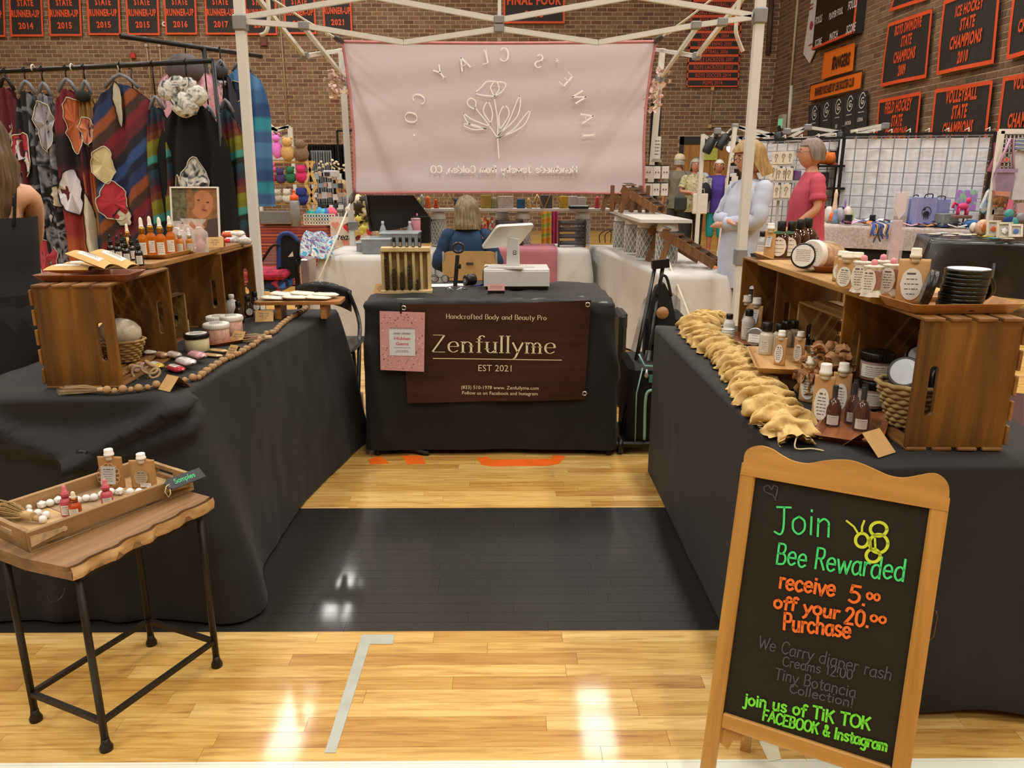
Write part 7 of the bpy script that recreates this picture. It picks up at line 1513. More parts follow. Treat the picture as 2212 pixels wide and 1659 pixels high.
def plush(px, py, wpx, hpx, c, label, Yv=SY+.1, face=None, ears=True, jit=.07):
 q = at(px, py, Y=Yv); s = mpp(q); t = thing('plush_toy', label, 'plush toy', q); m = mat(c, .95, var=.2, scale=60); mb = MB(); h = hpx*s; w = wpx*s
 mb.ico((0, 0, -h*.15), w*.5, 3, jit=jit, sc=(1, .7, h*.68/w), smooth=True); P('plush_body', mb, m, t); P('plush_head', MB().ico((0, -.02, h*.28), w*.34, 3, jit=jit, sc=(1, .9, .9)), m, t)
 if ears:
  for sg in (-1, 1): P('ear', MB().ico((sg*w*.24, -.0, h*.45), w*.12, 2, jit=jit), mat(face or c, .95), t)
 return t
for a in [(575, 322, 22, 34, '4a8fd0', 'blue plush bird on top of the wooden shelf'), (598, 315, 24, 54, 'e07ad0', 'bright pink plush flamingo on top of the wooden shelf'), (622, 322, 32, 50, 'c9a466', 'tan plush bear on top of the wooden shelf'), (650, 325, 34, 46, '7a6450', 'brown plush monkey on top of the wooden shelf'),
   (524, 378, 26, 32, '2b3f8c', 'dark blue plush on the upper shelf at the left'), (544, 380, 22, 30, 'd07a2a', 'orange plush on the upper shelf'), (563, 378, 26, 34, '3a5f5a', 'green plush beside the tent leg'), (582, 380, 28, 32, 'c9383a', 'red plush on the upper shelf'), (606, 380, 24, 32, '4a3f6c', 'purple plush on the upper shelf'), (628, 378, 26, 34, '2f6a4c', 'dark green plush on the upper shelf'), (652, 376, 30, 36, 'c72f6a', 'magenta plush at the right of the upper shelf'),
   (530, 424, 22, 30, 'a83a34', 'red plush on the lower shelf'), (556, 424, 24, 28, 'd9d6ce', 'white plush dog with dark paws on the lower shelf'), (578, 426, 22, 26, 'cfcbc0', 'white plush seal on the lower shelf'), (600, 424, 24, 28, 'b9b2a4', 'grey plush cat on the lower shelf'), (621, 424, 24, 30, 'd2cec6', 'white plush puppy at the lower shelf middle'), (652, 426, 34, 34, '26357a', 'navy plush at the right of the lower shelf'), (588, 362, 20, 20, 'd9649c', 'pink plush feet hanging below the top shelf')]:
 plush(*a)
fbox(560, 456, 636, 484, SY-.05, .3, mat('8f959a', .2, var=.05, trans=.5), 'plastic_tub', 'grey translucent plastic tub on the striped table', 'tub'); fbox(534, 446, 556, 484, SY, .15, mat('9a7a4c', .9, var=.3), 'plush_toy', 'brown plush behind the tent leg under the shelf', 'plush toy')
q = at(640, 489, Y=SY-.25); s = mpp(q); t = thing('water_bottle', 'clear sports bottle with orange lid on the striped table', 'bottle', (q.x, q.y, .80)); P('bottle_body', MB().lathe([(.06, 0), (.062, .3), (.05, .33)], 16), mat('a8adb0', .15, var=.2, trans=.4), t); P('lid', MB().lathe([(.055, .33), (.055, .38), (.02, .40), (.02, .44), (.03, .45)], 14), mat('e2612a', .4), t)
bs = thing('basket', 'white plastic basket of colourful toys on the striped table', 'basket', at(690, 474, Y=SY)); s = mpp(bs.location); mb = MB(); Wb, Hb = 66*s, 22*s
for k in range(12): x = -Wb/2+Wb*k/11; mb.box((x, 0, 0), (.012, .02, Hb)); mb.box((x, .25, 0), (.012, .02, Hb))
for k in range(4): mb.box((0, 0, -Hb/2+Hb*k/3), (Wb, .02, .012)); mb.box((0, .25, -Hb/2+Hb*k/3), (Wb, .02, .012))
P('lattice', mb, WHITE, bs, kind='stuff'); P('basket_base', MB().box((0, .125, -Hb/2), (Wb, .25, .015)), WHITE, bs)
for k, (px, c) in enumerate(((675, '3ab0a8'), (688, '4a9fd0'), (700, '58b8c0'), (716, 'd8627a'), (708, '3a6fc0'))): tag(P('yarn_ball', MB().ico((0, 0, 0), .075, 2, jit=.1), mat(c, .9), None, at(px, 462-(k % 2)*3, Y=SY+.12)), ['teal', 'light blue', 'turquoise', 'pink', 'deep blue'][k]+' soft toy in the white basket', 'toy')
# white tent with net behind the plush shelf
NT2 = thing('canopy_frame', 'small white canopy frame with white netting behind the plush shelf', 'canopy frame', (0, 0, 0)); Yn = 12.5
for a, b in (((553, 268), (575, 262)), ((575, 262), (600, 285)), ((553, 268), (600, 282)), ((600, 282), (624, 272)), ((560, 280), (624, 275)), ((570, 285), (575, 262)), ((624, 272), (626, 300)), ((585, 300), (590, 275))): P('truss_bar', MB().bar(at(*a, Y=Yn), at(*b, Y=Yn), .04, .04, up=(0, 1, 0)), ALU, NT2)
a, b = at(548, 285, Y=Yn), at(630, 345, Y=Yn); P('netting', MB().grid(lambda u, v: (a.x+(b.x-a.x)*u, Yn+.1+.04*sin(u*20), a.z+(b.z-a.z)*v+.08*sin(pi*u)*(v-1)), 24, 8), mat('c9cccb', .7, var=.1), NT2)
for sg in (550, 628): P('leg', MB().bar(at(sg, 275, Y=Yn), Vector((at(sg, 275, Y=Yn).x, Yn, 0)), .05, .05, up=(0, 1, 0)), ALU, NT2)
# backdrops and jewellery racks behind the left leg of the sign
def curtain(px0, py0, px1, py1, Yv, m, label, folds=14, name='curtain'):
 a, b = at(px0, py0, Y=Yv), at(px1, py1, Y=Yv); zb = .02
 return tag(P(name, MB().grid(lambda u, v: (a.x+(b.x-a.x)*u, Yv+.04*sin(u*folds*2*pi)+.015*sin(u*37), a.z+(zb-a.z)*v), folds*8, 6), m), label, 'curtain')
curtain(664, 312, 752, 470, 13.5, mat('16171a', .8), 'black curtain wall behind the jewellery racks left of the pink sign'); curtain(670, 325, 720, 395, 12.6, mat('8b8f92', .7), 'grey pleated curtain beside the black one', 9)
fr = thing('pipe_stand', 'thin black pipe frame of the curtain left of the pink sign', 'frame', (0, 0, 0)); P('pipe', MB().bar(at(728, 282, Y=13.3), Vector((at(728, 282, Y=13.3).x, 13.3, 0)), .03, .03, up=(0, 1, 0)), BKI, fr); P('pipe', MB().bar(at(728, 283, Y=13.3), at(760, 282, Y=13.3), .03, .03, up=(0, 1, 0)), BKI, fr)
jt = cloth('tablecloth', [(at(668, 500, Y=11.0).x, 11.25), (at(770, 500, Y=11.0).x, 11.25), (at(770, 500, Y=11.0).x, 11.85), (at(668, 500, Y=11.0).x, 11.85)], .78, .02, 'white cloth on the jewellery table behind the striped one', m=mat('c9c7c4', .7), flare=.04, corner=(.03,)*4, step=.08, rows=8)
def wire_rack(px0, py0, px1, py1, Yv, label, nx=6, nz=6, m=BKI, r=.008, name='wire_rack', dp=0.0):
 a, b = at(px0, py0, Y=Yv), at(px1, py1, Y=Yv); t = thing(name, label, 'rack', (0, 0, 0)); mb = MB()
 for k in range(nx): x = a.x+(b.x-a.x)*k/(nx-1); mb.bar((x, Yv+dp*k/nx, a.z), (x, Yv+dp*k/nx, b.z), r, r, up=(0, 1, 0))
 for k in range(nz): z = a.z+(b.z-a.z)*k/(nz-1); mb.bar((a.x, Yv, z), (b.x, Yv+dp, z), r, r)
 P('wire_grid', mb, m, t, kind='stuff'); return t
wire_rack(672, 376, 742, 478, 11.45, 'black wire jewellery rack with white cards', 5, 6)
rr = random.Random(5)
for k in range(24):
 r_, c_ = divmod(k, 6); px, py = 674+c_*11+rr.uniform(-2, 2), 374+r_*22+rr.uniform(-3, 3); c = rr.choice(['d9dad8', 'c9cfd4', '3c4046', 'b9a79c', 'e2e0dc', '8fa9b4'])
 fbox(px, py, px+rr.uniform(9, 15), py+rr.uniform(8, 14), 11.41, .04, mat(c, .4), 'earring_card', 'small jewellery card on the wire rack, %s row, %s from the left' % (['top', 'second', 'third', 'bottom'][r_], ['first', 'second', 'third', 'fourth', 'fifth', 'last'][c_]), 'card', .002, 'jewellery cards on the wire rack')
fbox(697, 368, 728, 383, 11.1, .2, mat('cfd0d2', .3), 'display_box', 'white box with dark window on top of the jewellery rack', 'box'); fbox(700, 371, 712, 380, 11.08, .02, mat('3c4043', .3), 'display_box', 'dark window panel of the white box', 'panel')
fbox(724, 384, 750, 578, 12.3, .04, mat('b08a58', .6), 'display_board', 'tan rounded display board behind the far person', 'board', .03)
st_ = thing('twig_lights', 'pale leafy twig garland over the jewellery racks', 'garland', (0, 0, 0)); tw = spline([at(676, 372, Y=11), at(694, 362, Y=11), at(712, 352, Y=11), at(730, 362, Y=11), at(758, 368, Y=11)], 6); P('twig', MB().tube(tw, .008, 5), mat('8d8468', .8), st_)
lf = MB().ico((0, 0, 0), .03, 0, sc=(1, .4, .6)).mesh('leaf', mat('d6d0b0', .7))
for k in range(24): q = tw[k % len(tw)]; P('leaf', lf, None, st_, q+Vector((rr.uniform(-.06, .06), 0, rr.uniform(-.06, .06))), rr.uniform(0, 3))
# heart print panel and sunflowers
hp_ = thing('heart_panel', 'white cloth panel with red hearts and the word creation', 'panel', (0, 0, 0)); Yh = 9.6; a, b = at(712, 468, Y=Yh), at(800, 536, Y=Yh)
P('panel_cloth', MB().grid(lambda u, v: (a.x+(b.x-a.x)*u, Yh+.02*sin(u*9), a.z+(b.z-a.z)*v), 12, 6), mat('d9cfc6', .7), hp_); s = mpp(a)
def heart(mb, px, py, sz, mi):
 M = facing(at(px, py, Y=Yh-.04), (0, -1, 0)); mb.add([(sz*s*.062*16*sin(t_)**3/1, sz*s*.062*(13*cos(t_)-5*cos(2*t_)-2*cos(3*t_)-cos(4*t_)), 0) for t_ in [2*pi*k/20 for k in range(20)]], [tuple(range(20))], M, mi)
mb = MB(); [heart(mb, *h) for h in ((752, 492, 11, 0), (776, 490, 9, 0), (724, 486, 9, 1), (772, 512, 8, 0), (748, 524, 9, 1), (796, 500, 9, 0))]; pen(mb, 'creation.', 13*s, 2.2*s, facing(at(722, 518, Y=Yh-.05), (0, -1, 0)), just='l', slant=.25, mat=2, xs=.9)
P('print', mb, [mat('c2333c', .6), mat('dc8f86', .6), mat('3a3230', .6)], hp_); fbox(716, 536, 810, 612, Yh+.02, .7, mat('b9b2aa', .7), 'table_drape', 'pale draped stall table behind the heart panel', 'table')
sf = thing('sunflower_bunch', 'bunch of yellow and white artificial flowers beside the leg of the sign', 'flowers', at(778, 465, Y=9.2)); s = mpp(sf.location)
pmF = [MB().lathe([(1e-4, .012), (.03, .01), (.075, -.01), (.07, -.02)], 12, lobes=6, la=.22).mesh('bloom', mat(c, .7)) for c in ('d9cf6a', 'e2dcc0', '3a3024')]
for k in range(42): o = P('bloom', pmF[k % 3], None, sf, (rr.gauss(0, 8)*s, rr.uniform(-.1, .1), rr.uniform(-36, 36)*s)); o.rotation_euler = (pi/2+rr.uniform(-.7, .7), rr.uniform(-.7, .7), 0); o.scale = [rr.uniform(.5, 1)]*3
for k in range(9): P('leaf', lf, None, sf, (rr.gauss(0, 9)*s, .05, rr.uniform(-36, 36)*s), rr.uniform(0, 3))
for k, (px, py, c) in enumerate(((796, 505, 'b8343a'), (806, 500, 'c9c4c0'), (788, 480, 'a83238'), (802, 470, '7a8f5a'))): tag(P('gift_ornament', MB().ico((0, 0, 0), .07, 2, jit=.15), mat(c, .4), None, at(px, py, Y=9.75)), ['red ornament low beside the heart panel', 'silver ornament beside the heart panel', 'dark red ornament under the flowers', 'green ornament beside the flowers'][k], 'ornament')
# stroller wagon chair with blue towel
stp = thing('camp_chair', 'blue and black folding stroller seat in front of the striped table', 'chair', (0, 0, 0)); Yc = 6.9; cc = lambda x, y, d=0: at(x, y, Y=Yc+d)
BL_ = mat('1f2a4a', .7); mb = MB(); o1 = [(p.x, p.z) for p in (cc(606, 560), cc(604, 520), cc(612, 508), cc(628, 508), cc(644, 520), cc(648, 560), cc(640, 600), cc(606, 606))]
P('back_panel', MB().prism(o1, -Yc-.05, -Yc, TR(rx=pi/2)), mat('17181d', .8), stp); P('blue_edge', MB().tube(spline([cc(600, 612), cc(603, 560), cc(602, 520), cc(612, 506), cc(630, 507), cc(645, 522)], 5), .022, 8), mat('26407f', .6), stp)
P('seat_pad', MB().box(cc(585, 590), (.36, .4, .08), bev=.03), mat('b02a4a', .8, var=.5, scale=18), stp)
P('basket_tray', MB().box(cc(585, 612), (.34, .35, .1), bev=.03), patt('cell', ['20305a', 'b93a56', '3a6fc0', '1b1b22'], 12), stp)
P('mesh_side', MB().add([cc(562, 572), cc(602, 570), cc(602, 540), cc(588, 532)], [(0, 1, 2, 3)]), mat('9a8f8c', .8, alpha=.6), stp)
for pts in (((562, 570), (588, 532), (604, 530)), ((562, 588), (590, 590), (608, 575)), ((640, 560), (646, 615), (640, 640)), ((562, 610), (600, 640))): P('frame_tube', MB().tube(spline([cc(*p, -.04) for p in pts], 5), .012, 6), BKI, stp)
P('brand_mark', MB().add([cc(622, 555, -.07), cc(632, 543, -.07), cc(634, 554, -.07)], [(0, 1, 2)]), WHITE, stp)
for x in (566, 640): P('leg', MB().bar(cc(x, 600), Vector((cc(x, 600).x, Yc, 0)), .02, .02, up=(0, 1, 0)), BKI, stp)
TW_ = patt('noise', ['2b4f9c', '3aa0c0', 'd9d4c8', '2b3f8c', 'c24a4a'], 9, 0, 2)
tag(P('towel', MB().grid(lambda u, v: (cc(616+76*v, 0).x, Yc-.12+.30*u-.05*sin(v*15+u*3)-.1*sin(pi*v)*(1-u), at(640, 500+14*v+(46-6*v)*(1-u)**1.5+4*sin(v*11), Y=Yc).z), 14, 20), TW_), 'colourful blue beach towel draped over the stroller seat', 'towel')
fbox(646, 560, 676, 708, Yc+.3, .3, mat('c9bfc4', .25, var=.1, trans=.4), 'storage_bin', 'clear plastic storage bin under the towel', 'bin')
# == jewellery booth behind the middle table
WCL = mat('c6c4c0', .75, var=.03, bump=.1, bscale=500)
cloth('tablecloth', [(-1.66, 6.80), (-.70, 6.80), (-.70, 7.9), (-1.66, 7.9)], TZ, .02, 'white cloth on the left table of the jewellery booth', m=WCL, flare=.05, corner=(.08, .03, .03, .03), amp=.04, seed=12, step=.05, rows=16)
cloth('tablecloth', [(-.66, 7.45), (.80, 7.45), (.80, 8.15), (-.66, 8.15)], TZ, .02, 'white cloth on the back table of the jewellery booth with pink runner', m=WCL, flare=.02, corner=(.02, .05, .02, .02), amp=.05, seed=13, step=.05, rows=16)
cloth('tablecloth', [(1.13, 5.45), (1.60, 5.45), (1.62, 8.0), (.86, 8.0)], TZ, .02, 'white cloth on the right table of the jewellery booth, pulled up at its corner', m=WCL, flare=.03, corner=(.05, .02, .02, .05), amp=.05, freq=5, seed=14, step=.04, rows=20)
PKR = mat('b0707a', .8, var=.06); a, b = at(1066, 545, Y=7.38), at(1203, 640, Y=7.38)
tag(P('table_runner', MB().grid(lambda u, v: (a.x+(b.x-a.x)*u, 7.40 if v > .35 else 7.40+(.35-v)*1.6, (TZ+.012) if v < .35 else TZ+.012-(v-.35)*.95), 8, 24), PKR, solid=.004), 'dusty pink runner hanging over the front of the white back table', 'table runner')
# white shelf boards on pierced lantern pillars
bt_z = 1.10; SWH = mat('d2d1cc', .4, var=.02)
a, b = at(903, 455, z=bt_z), at(1316, 455, z=bt_z); yb_ = 7.85
tag(P('shelf_board', MB().box(((at(900, 452, Y=yb_).x+at(1316, 452, Y=yb_).x)/2, yb_, bt_z), (at(1316, 452, Y=yb_).x-at(900, 452, Y=yb_).x, .24, .025), bev=.003), SWH), 'long white shelf board across the back of the jewellery booth', 'shelf')
pl = [at(1308, 452, Y=7.9), at(1362, 489, Y=5.9), at(1470, 487, Y=5.9), at(1392, 452, Y=7.9)]; pl = [(1.02, 7.75), (1.03, 6.0), (1.42, 5.95), (1.36, 7.75)]
tag(P('shelf_board', MB().prism(pl, bt_z-.025, bt_z), SWH), 'white shelf board running towards us on pierced pillars at the right', 'shelf')
def pillar(x, y, r, h, label, z=TZ):
 t = thing('candle_lantern', label, 'candle holder', (x, y, z+.003), group='pierced white pillars'); mb = MB(); n = 14; rows_ = int(h*.76/(2*pi*r/n))
 cw = 2*pi*r/n
 for j in range(rows_):
  for k in range(n):
   a_, z0 = 2*pi*(k+.5*(j % 2))/n, .02+cw*j
   for d_ in (-1, 1):
    a2_ = a_+d_*pi/n; mb.bar((r*cos(a_), r*sin(a_), z0), (r*cos(a2_), r*sin(a2_), z0+cw), .009, .004)
 P('lattice', mb, SWH, t, kind='stuff'); mb = MB(); mb.lathe([(r*1.02, 0), (r*1.02, .02)], 20, cap=False); mb.lathe([(r*1.02, h*.80), (r*1.0, h*.84), (r*.95, h*.92), (r*.85, h), (1e-3, h)], 20, cap=False); P('rim', mb, SWH, t)
 P('inner_liner', MB().lathe([(r*.90, .004), (r*.90, h*.8)], 16, cap=False), mat('a5a4a0', .7), t); return t
hp = bt_z-.028-TZ
for i, px in enumerate((948, 1130, 1258)): pillar(at(px, 500, Y=7.85).x, 7.85, .075, hp, 'pierced white metal pillar under the long back shelf, %s' % ['left', 'middle', 'right'][i])
pillar(at(1085, 500, Y=7.9).x, 7.95, .07, hp, 'pierced white pillar behind the register, left of the middle one')
for i, (x, y) in enumerate(((1.12, 7.5), (1.15, 7.0), (1.18, 6.5), (1.26, 6.08))): pillar(x, y, .085, hp, 'pierced white pillar under the right shelf, '+['farthest', 'second farthest', 'second nearest', 'nearest'][i])
# small goods on the back shelf
rr = random.Random(8)
def easel(px, py, hpx, Yv, label, c='b59a62'):
 q = at(px, py, Y=Yv); s = mpp(q); t = thing('display_easel', label, 'easel', (q.x, Yv, bt_z+.014)); h = hpx*s; g_ = mat(c, .35, .6)
 for sg in (-1, 1): P('leg', MB().cyl((sg*h*.45, -.03, 0), (0, 0, h), .006, 6), g_, t)
 P('rear_leg', MB().cyl((0, .10, 0), (0, 0, h), .005, 6), g_, t)
for a_ in ((965, 450, 40, 7.8, 'gold wire easel left of the seated person on the back shelf'), (1195, 450, 44, 7.8, 'tall gold easel above the register on the back shelf'), (1160, 452, 30, 7.75, 'small gold easel beside the tall one')): easel(*a_)
for px, wp, hpx, c, lb in ((906, 14, 22, 'c0b45a', 'yellow flower ornament at the left end of the back shelf'), (925, 16, 26, 'd2703a', 'orange ornament on the back shelf'), (912, 10, 30, '9fb8a8', 'pale green stem vase on the back shelf'), (942, 10, 20, 'cf4a2c', 'red orange cone on the back shelf'), (985, 12, 22, '3b3f58', 'dark blue ornament on the back shelf'), (1050, 24, 28, 'b09a52', 'mustard tassel display right of the seated person'), (1068, 16, 24, '8d9068', 'olive cloth display beside the tassels'), (1092, 34, 26, 'c9c8c4', 'white framed card on the back shelf'), (1125, 18, 20, '2f5f8c', 'blue striped stack behind the register'), (1142, 10, 22, 'c9a86a', 'tan card beside the blue stack'), (1180, 26, 28, '55585c', 'dark grey display block on the back shelf'), (1217, 18, 26, 'd2b23a', 'yellow card with black beads on the back shelf'), (1236, 20, 26, 'd6d6d2', 'white earring card on the black stand'), (1256, 18, 24, 'd6d6d2', 'second white earring card on the black stand'), (1290, 14, 26, 'b23a44', 'red ring holder at the right of the back shelf')):
 q = at(px, 452, Y=7.80); s = mpp(q); o = MB();
 if wp > 17: o.box((0, 0, hpx*s/2), (wp*s, .03, hpx*s), bev=.004)
 else: o.lathe([(wp*s*.4, 0), (wp*s*.5, hpx*s*.2), (wp*s*.3, hpx*s*.55), (wp*s*.45, hpx*s*.8), (wp*s*.1, hpx*s)], 10)
 tag(P('shelf_ornament', o, mat(c, .5, var=.2, scale=40), None, (q.x, 7.80, bt_z+.013)), lb, 'ornament')
tag(P('card_stand', MB().box((at(1250, 448, Y=7.7).x, 7.70, bt_z+.03), (.20, .06, .035), bev=.01), BLKP), 'black base of the earring card stand on the back shelf', 'stand')
# left table clutter
def on(px, py, z=TZ+.003): return at(px, py, z=z)
q = Vector((at(902, 528, Y=7.6).x, 7.6, TZ+.003)); t = thing('tumbler', 'pink tumbler with handle and straw on the white table', 'tumbler', q, radians(0)); TPK = mat('cf8d9c', .4); t.scale = (1.2, 1.2, 1.2)
P('tumbler_body', MB().lathe([(.032, 0), (.036, .09), (.045, .11), (.048, .22), (.046, .225)], 20), TPK, t); P('lid', MB().lathe([(.048, .225), (.048, .24), (.02, .245)], 18), mat('c9a0a8', .4), t); P('handle', MB().tube([(.046, 0, .21), (.075, 0, .20), (.078, 0, .15), (.046, 0, .125)], .008, 6), TPK, t); P('straw', MB().cyl((0, 0, .24), (.004, 0, .275), .007, 8), TPK, t)
for px, py, lb in ((828, 515, 'clear water bottle left of the pink tumbler in front of the dark panel'), (886, 512, 'clear water bottle with blue label beside the pink tumbler')):
 q = at(px, py, Y=7.55); q.z = TZ+.003; t = bottle(q, 0, .034, .26, lb, mat('b9c4cc', .08, var=.1, trans=.5), mat('c9cdd2', .4), neck=.35, capr=.4, caph=.08, sm=mat('3a5fa0', .4), sticker='rect')
for i, (px, py, w, h, d, c, lb) in enumerate(((812, 534, 60, 30, .3, 'c3c9cc', 'clear plastic box of supplies at the front of the white table'), (862, 528, 80, 40, .28, 'bcc3c8', 'larger clear plastic box behind the rack'), (790, 522, 40, 18, .2, 'd9dadb', 'bundle of clear bags on the white table'))):
 q = at(px, py, Y=7.0+.1*i); q.z = TZ+.003; s = mpp(q); t = thing('plastic_box', lb, 'box', (q.x, q.y+d/2, q.z)); W, H = w*s, h*s
 mb = MB(); mb.box((0, 0, .004), (W, d, .008)); [mb.box((x, 0, H/2), (.005, d, H)) for x in (-W/2, W/2)]; [mb.box((0, y, H/2), (W, .005, H)) for y in (-d/2, d/2)]; P('box_walls', mb, mat(c, .12, trans=.6, var=.1), t); P('lid', MB().box((0, 0, H+.006), (W+.02, d+.02, .014), bev=.004), mat('c9d4da', .2, trans=.3), t)
 P('contents', MB().ico((0, 0, H*.4), min(W, d)*.42, 2, jit=.2, sc=(1, 1, .5*H/min(W, d)*1.6)), mat('c9c0c0', .5, var=.4, scale=30), t)
Yp = 7.66; o1 = [(at(*p, Y=Yp).x, at(*p, Y=Yp).z) for p in ((787, 422), (893, 422), (935, 478), (842, 498), (800, 500))]
dp = thing('leaning_case', 'dark open case lid leaning at the left of the jewellery booth', 'case', (0, 0, 0)); P('lid_panel', MB().prism(o1, -Yp-.03, -Yp, TR(rx=pi/2)), mat('1f1a17', .6), dp); P('lid_edge', MB().tube([at(789, 422, Y=Yp-.02), at(801, 500, Y=Yp-.02)], .015, 6), BLKP, dp); P('case_base', MB().box((at(912, 500, Y=Yp).x, Yp-.05, at(912, 495, Y=Yp).z), (.18, .1, .26), bev=.01), BLKP, dp)
fbox(938, 480, 960, 652, 8.9, .3, mat('8f8d88', .6), 'storage_box', 'grey box behind the left pillar', 'box')
# hanging paisley cloths and garland behind the back shelf
for px0, px1, py0, py1, c, lb in ((1170, 1190, 455, 520, patt('stripe', ['d98a2c', 'c9b04a', '8fae4c', 'd9a040'], 3, .2, 1), 'orange and green patterned scarf behind the back shelf'), (1192, 1204, 455, 520, mat('b23a6a', .8), 'magenta scarf beside the orange one'), (1035, 1066, 470, 520, patt('cell', ['c24a5a', 'd9a04a', 'b9c9b0', '9a3a3a'], 40), 'pink patterned cloth behind the seated person')):
 a, b = at(px0, py0, Y=8.6), at(px1, py1, Y=8.6); zb2 = .02; tag(P('hanging_scarf', MB().grid(lambda u, v: (a.x+(b.x-a.x)*u, 8.6+.02*sin(u*12), a.z+(zb2-a.z)*v), 10, 4), c), lb, 'scarf')
rk3 = thing('bracelet_rack', 'brown bracelet rack with dark rollers on the white back table', 'rack', (at(1235, 520, Y=7.7).x, 7.7, TZ+.003)); s = mpp(rk3.location)
for sg in (-1, 1): P('side_post', MB().box((sg*.13, 0, .13), (.016, .05, .26)), mat('3f2a20', .5), rk3)
for j in range(4): P('roller', MB().cyl((-.13, 0, .04+j*.065), (.13, 0, .04+j*.065), .022, 10), mat('4a4446', .5, var=.2), rk3)
rk4 = dup(rk3, (at(1100, 520, Y=7.75).x, 7.75, TZ+.003), 0, 'brown bracelet rack hidden behind the register', None)
# wooden ring racks
WRK = wood('5a3a22', '8d6238', 5, 'Z', .45)
def ring_rack(loc, rz, L, label, s=1.0):
 t = thing('jewellery_ramp', label, 'display rack', loc, rz); n = 6
 for sg in (-1, 1):
  P('side_rail', MB().bar((-L/2, sg*.09*s, L*.62), (L/2, sg*.09*s, .03), .016, .065*s, up=(0, 0, 1)), WRK, t); P('prop_leg', MB().bar((-L*.32, sg*.09*s, L*.58), (-L*.50, sg*.105*s, 0), .016, .045, up=(1, 0, 0)), WRK, t)
 for k in range(n):
  f_ = (k+.5)/n; x, z = -L/2+L*f_, L*.62*(1-f_)+.045; e = P('step', MB().box((x, 0, z), (.045, .20*s, .008)), WRK, t); mb = MB()
  for j in range(7): mb.bar((x-.03, (-.08+.027*j)*s, z+.022), (x+.025, (-.075+.027*j)*s, z+.006), .004, .003)
  P('ring_row', mb, mat('9a9790', .25, .8), e)
 return t
ring_rack((1.42, 5.95, TZ+.004), radians(-28), .42, 'brown ring display ramp at the near end of the right white table'); ring_rack((1.40, 6.35, TZ+.004), radians(-28), .42, 'brown ring display ramp behind the nearest one on the right white table')
ring_rack((1.22, 7.0, bt_z+.004), radians(-35), .34, 'brown ring display ramp on the right shelf board'); ring_rack((1.10, 7.5, bt_z+.004), radians(-35), .30, 'brown ring display ramp at the back of the right shelf board')
for px, lb in ((1328, 'left'), (1382, 'middle'), (1398, 'right')):
 q = at(px, 452, Y=7.1); t = thing('display_post', lb+' brown wooden post of the hanging display on the right shelf', 'post', (q.x, 7.1+.2*(lb == 'left'), bt_z+.003)); P('post', MB().box((0, 0, .12), (.035, .035, .24), bev=.003), WRK, t)
q = at(1365, 450, Y=7.2); tag(P('chevron_board', MB().box((q.x-.02, 7.2, bt_z+.12), (.16, .012, .20)), patt('stripe', ['6f4d30', '8d6640', '5d3f28', '7f5a38'], 9, .8, 0)), 'brown chevron wood board between the display posts', 'board')
for k, px in enumerate((1300, 1312)): q = on(px+6, 525); tag(P('wire_stand', MB().tube(spline([(-.05, 0, 0), (-.05, 0, .09), (.05, -.05, .14), (.06, -.02, .0)], 4), .005, 5), BKI, None, (q.x, q.y, TZ+.005)), ['black bent wire stand on the white corner table', 'second black wire stand beside the first'][k], 'stand')
# sign holder with earrings at the right edge of the sign
eh = thing('earring_stand', 'tall earring display with white cards and price sign right of the pink sign', 'display rack', (at(1415, 400, Y=7.6).x, 7.6, TZ)); zz = lambda py: at(1415, py, Y=7.6).z-TZ; ex_ = lambda px: at(px, 400, Y=7.6).x-eh.location.x
P('post', MB().cyl((0, 0, 0), (0, 0, zz(350)), .015, 8), BKI, eh); P('sign_card', MB().box((0, -.02, (zz(295)+zz(345))/2), (.065, .006, zz(295)-zz(345))), mat('d2d1cd', .4), eh); P('sign_base', MB().prism([(-.05, 0), (.05, 0), (.035, .03), (-.035, .03)], -.03, .03, TR(0, 0, zz(350), rx=pi/2)), mat('9c9a90', .4), eh)
mb = MB(); lines(mb, facing((0, -.025, zz(320)), (0, -1, 0)), [(-.022, .022, y*.03) for y in (-2, -1, 0, 1, 2)], .008); P('print', mb, PRINT, eh)
for r_i, (py, n_) in enumerate(((358, 3), (395, 3))):
 for k in range(n_):
  for j in range(2): P('earring_card', MB().box((ex_(1398+k*18), -.03-.015*j, zz(py+14)-.004*j), (.065, .003, .11), bev=.001), SWH, eh)
 P('arm_bar', MB().bar((ex_(1393), -.02, zz(py)), (ex_(1440), -.02, zz(py)), .012, .012), BKI, eh)
mb = MB()
for r_i, py in enumerate((372, 409)):
 for k in range(3):
  for sg in (-1, 1): mb.sph((ex_(1398+k*18)+sg*.013, -.052, zz(py)), .007, 8, 5)
P('earrings', mb, mat('6a2f38', .3), eh, kind='stuff'); curtain(1408, 200, 1424, 330, 9.2, mat('17181b', .8), 'black strip of curtain behind the right leg of the sign', 2)
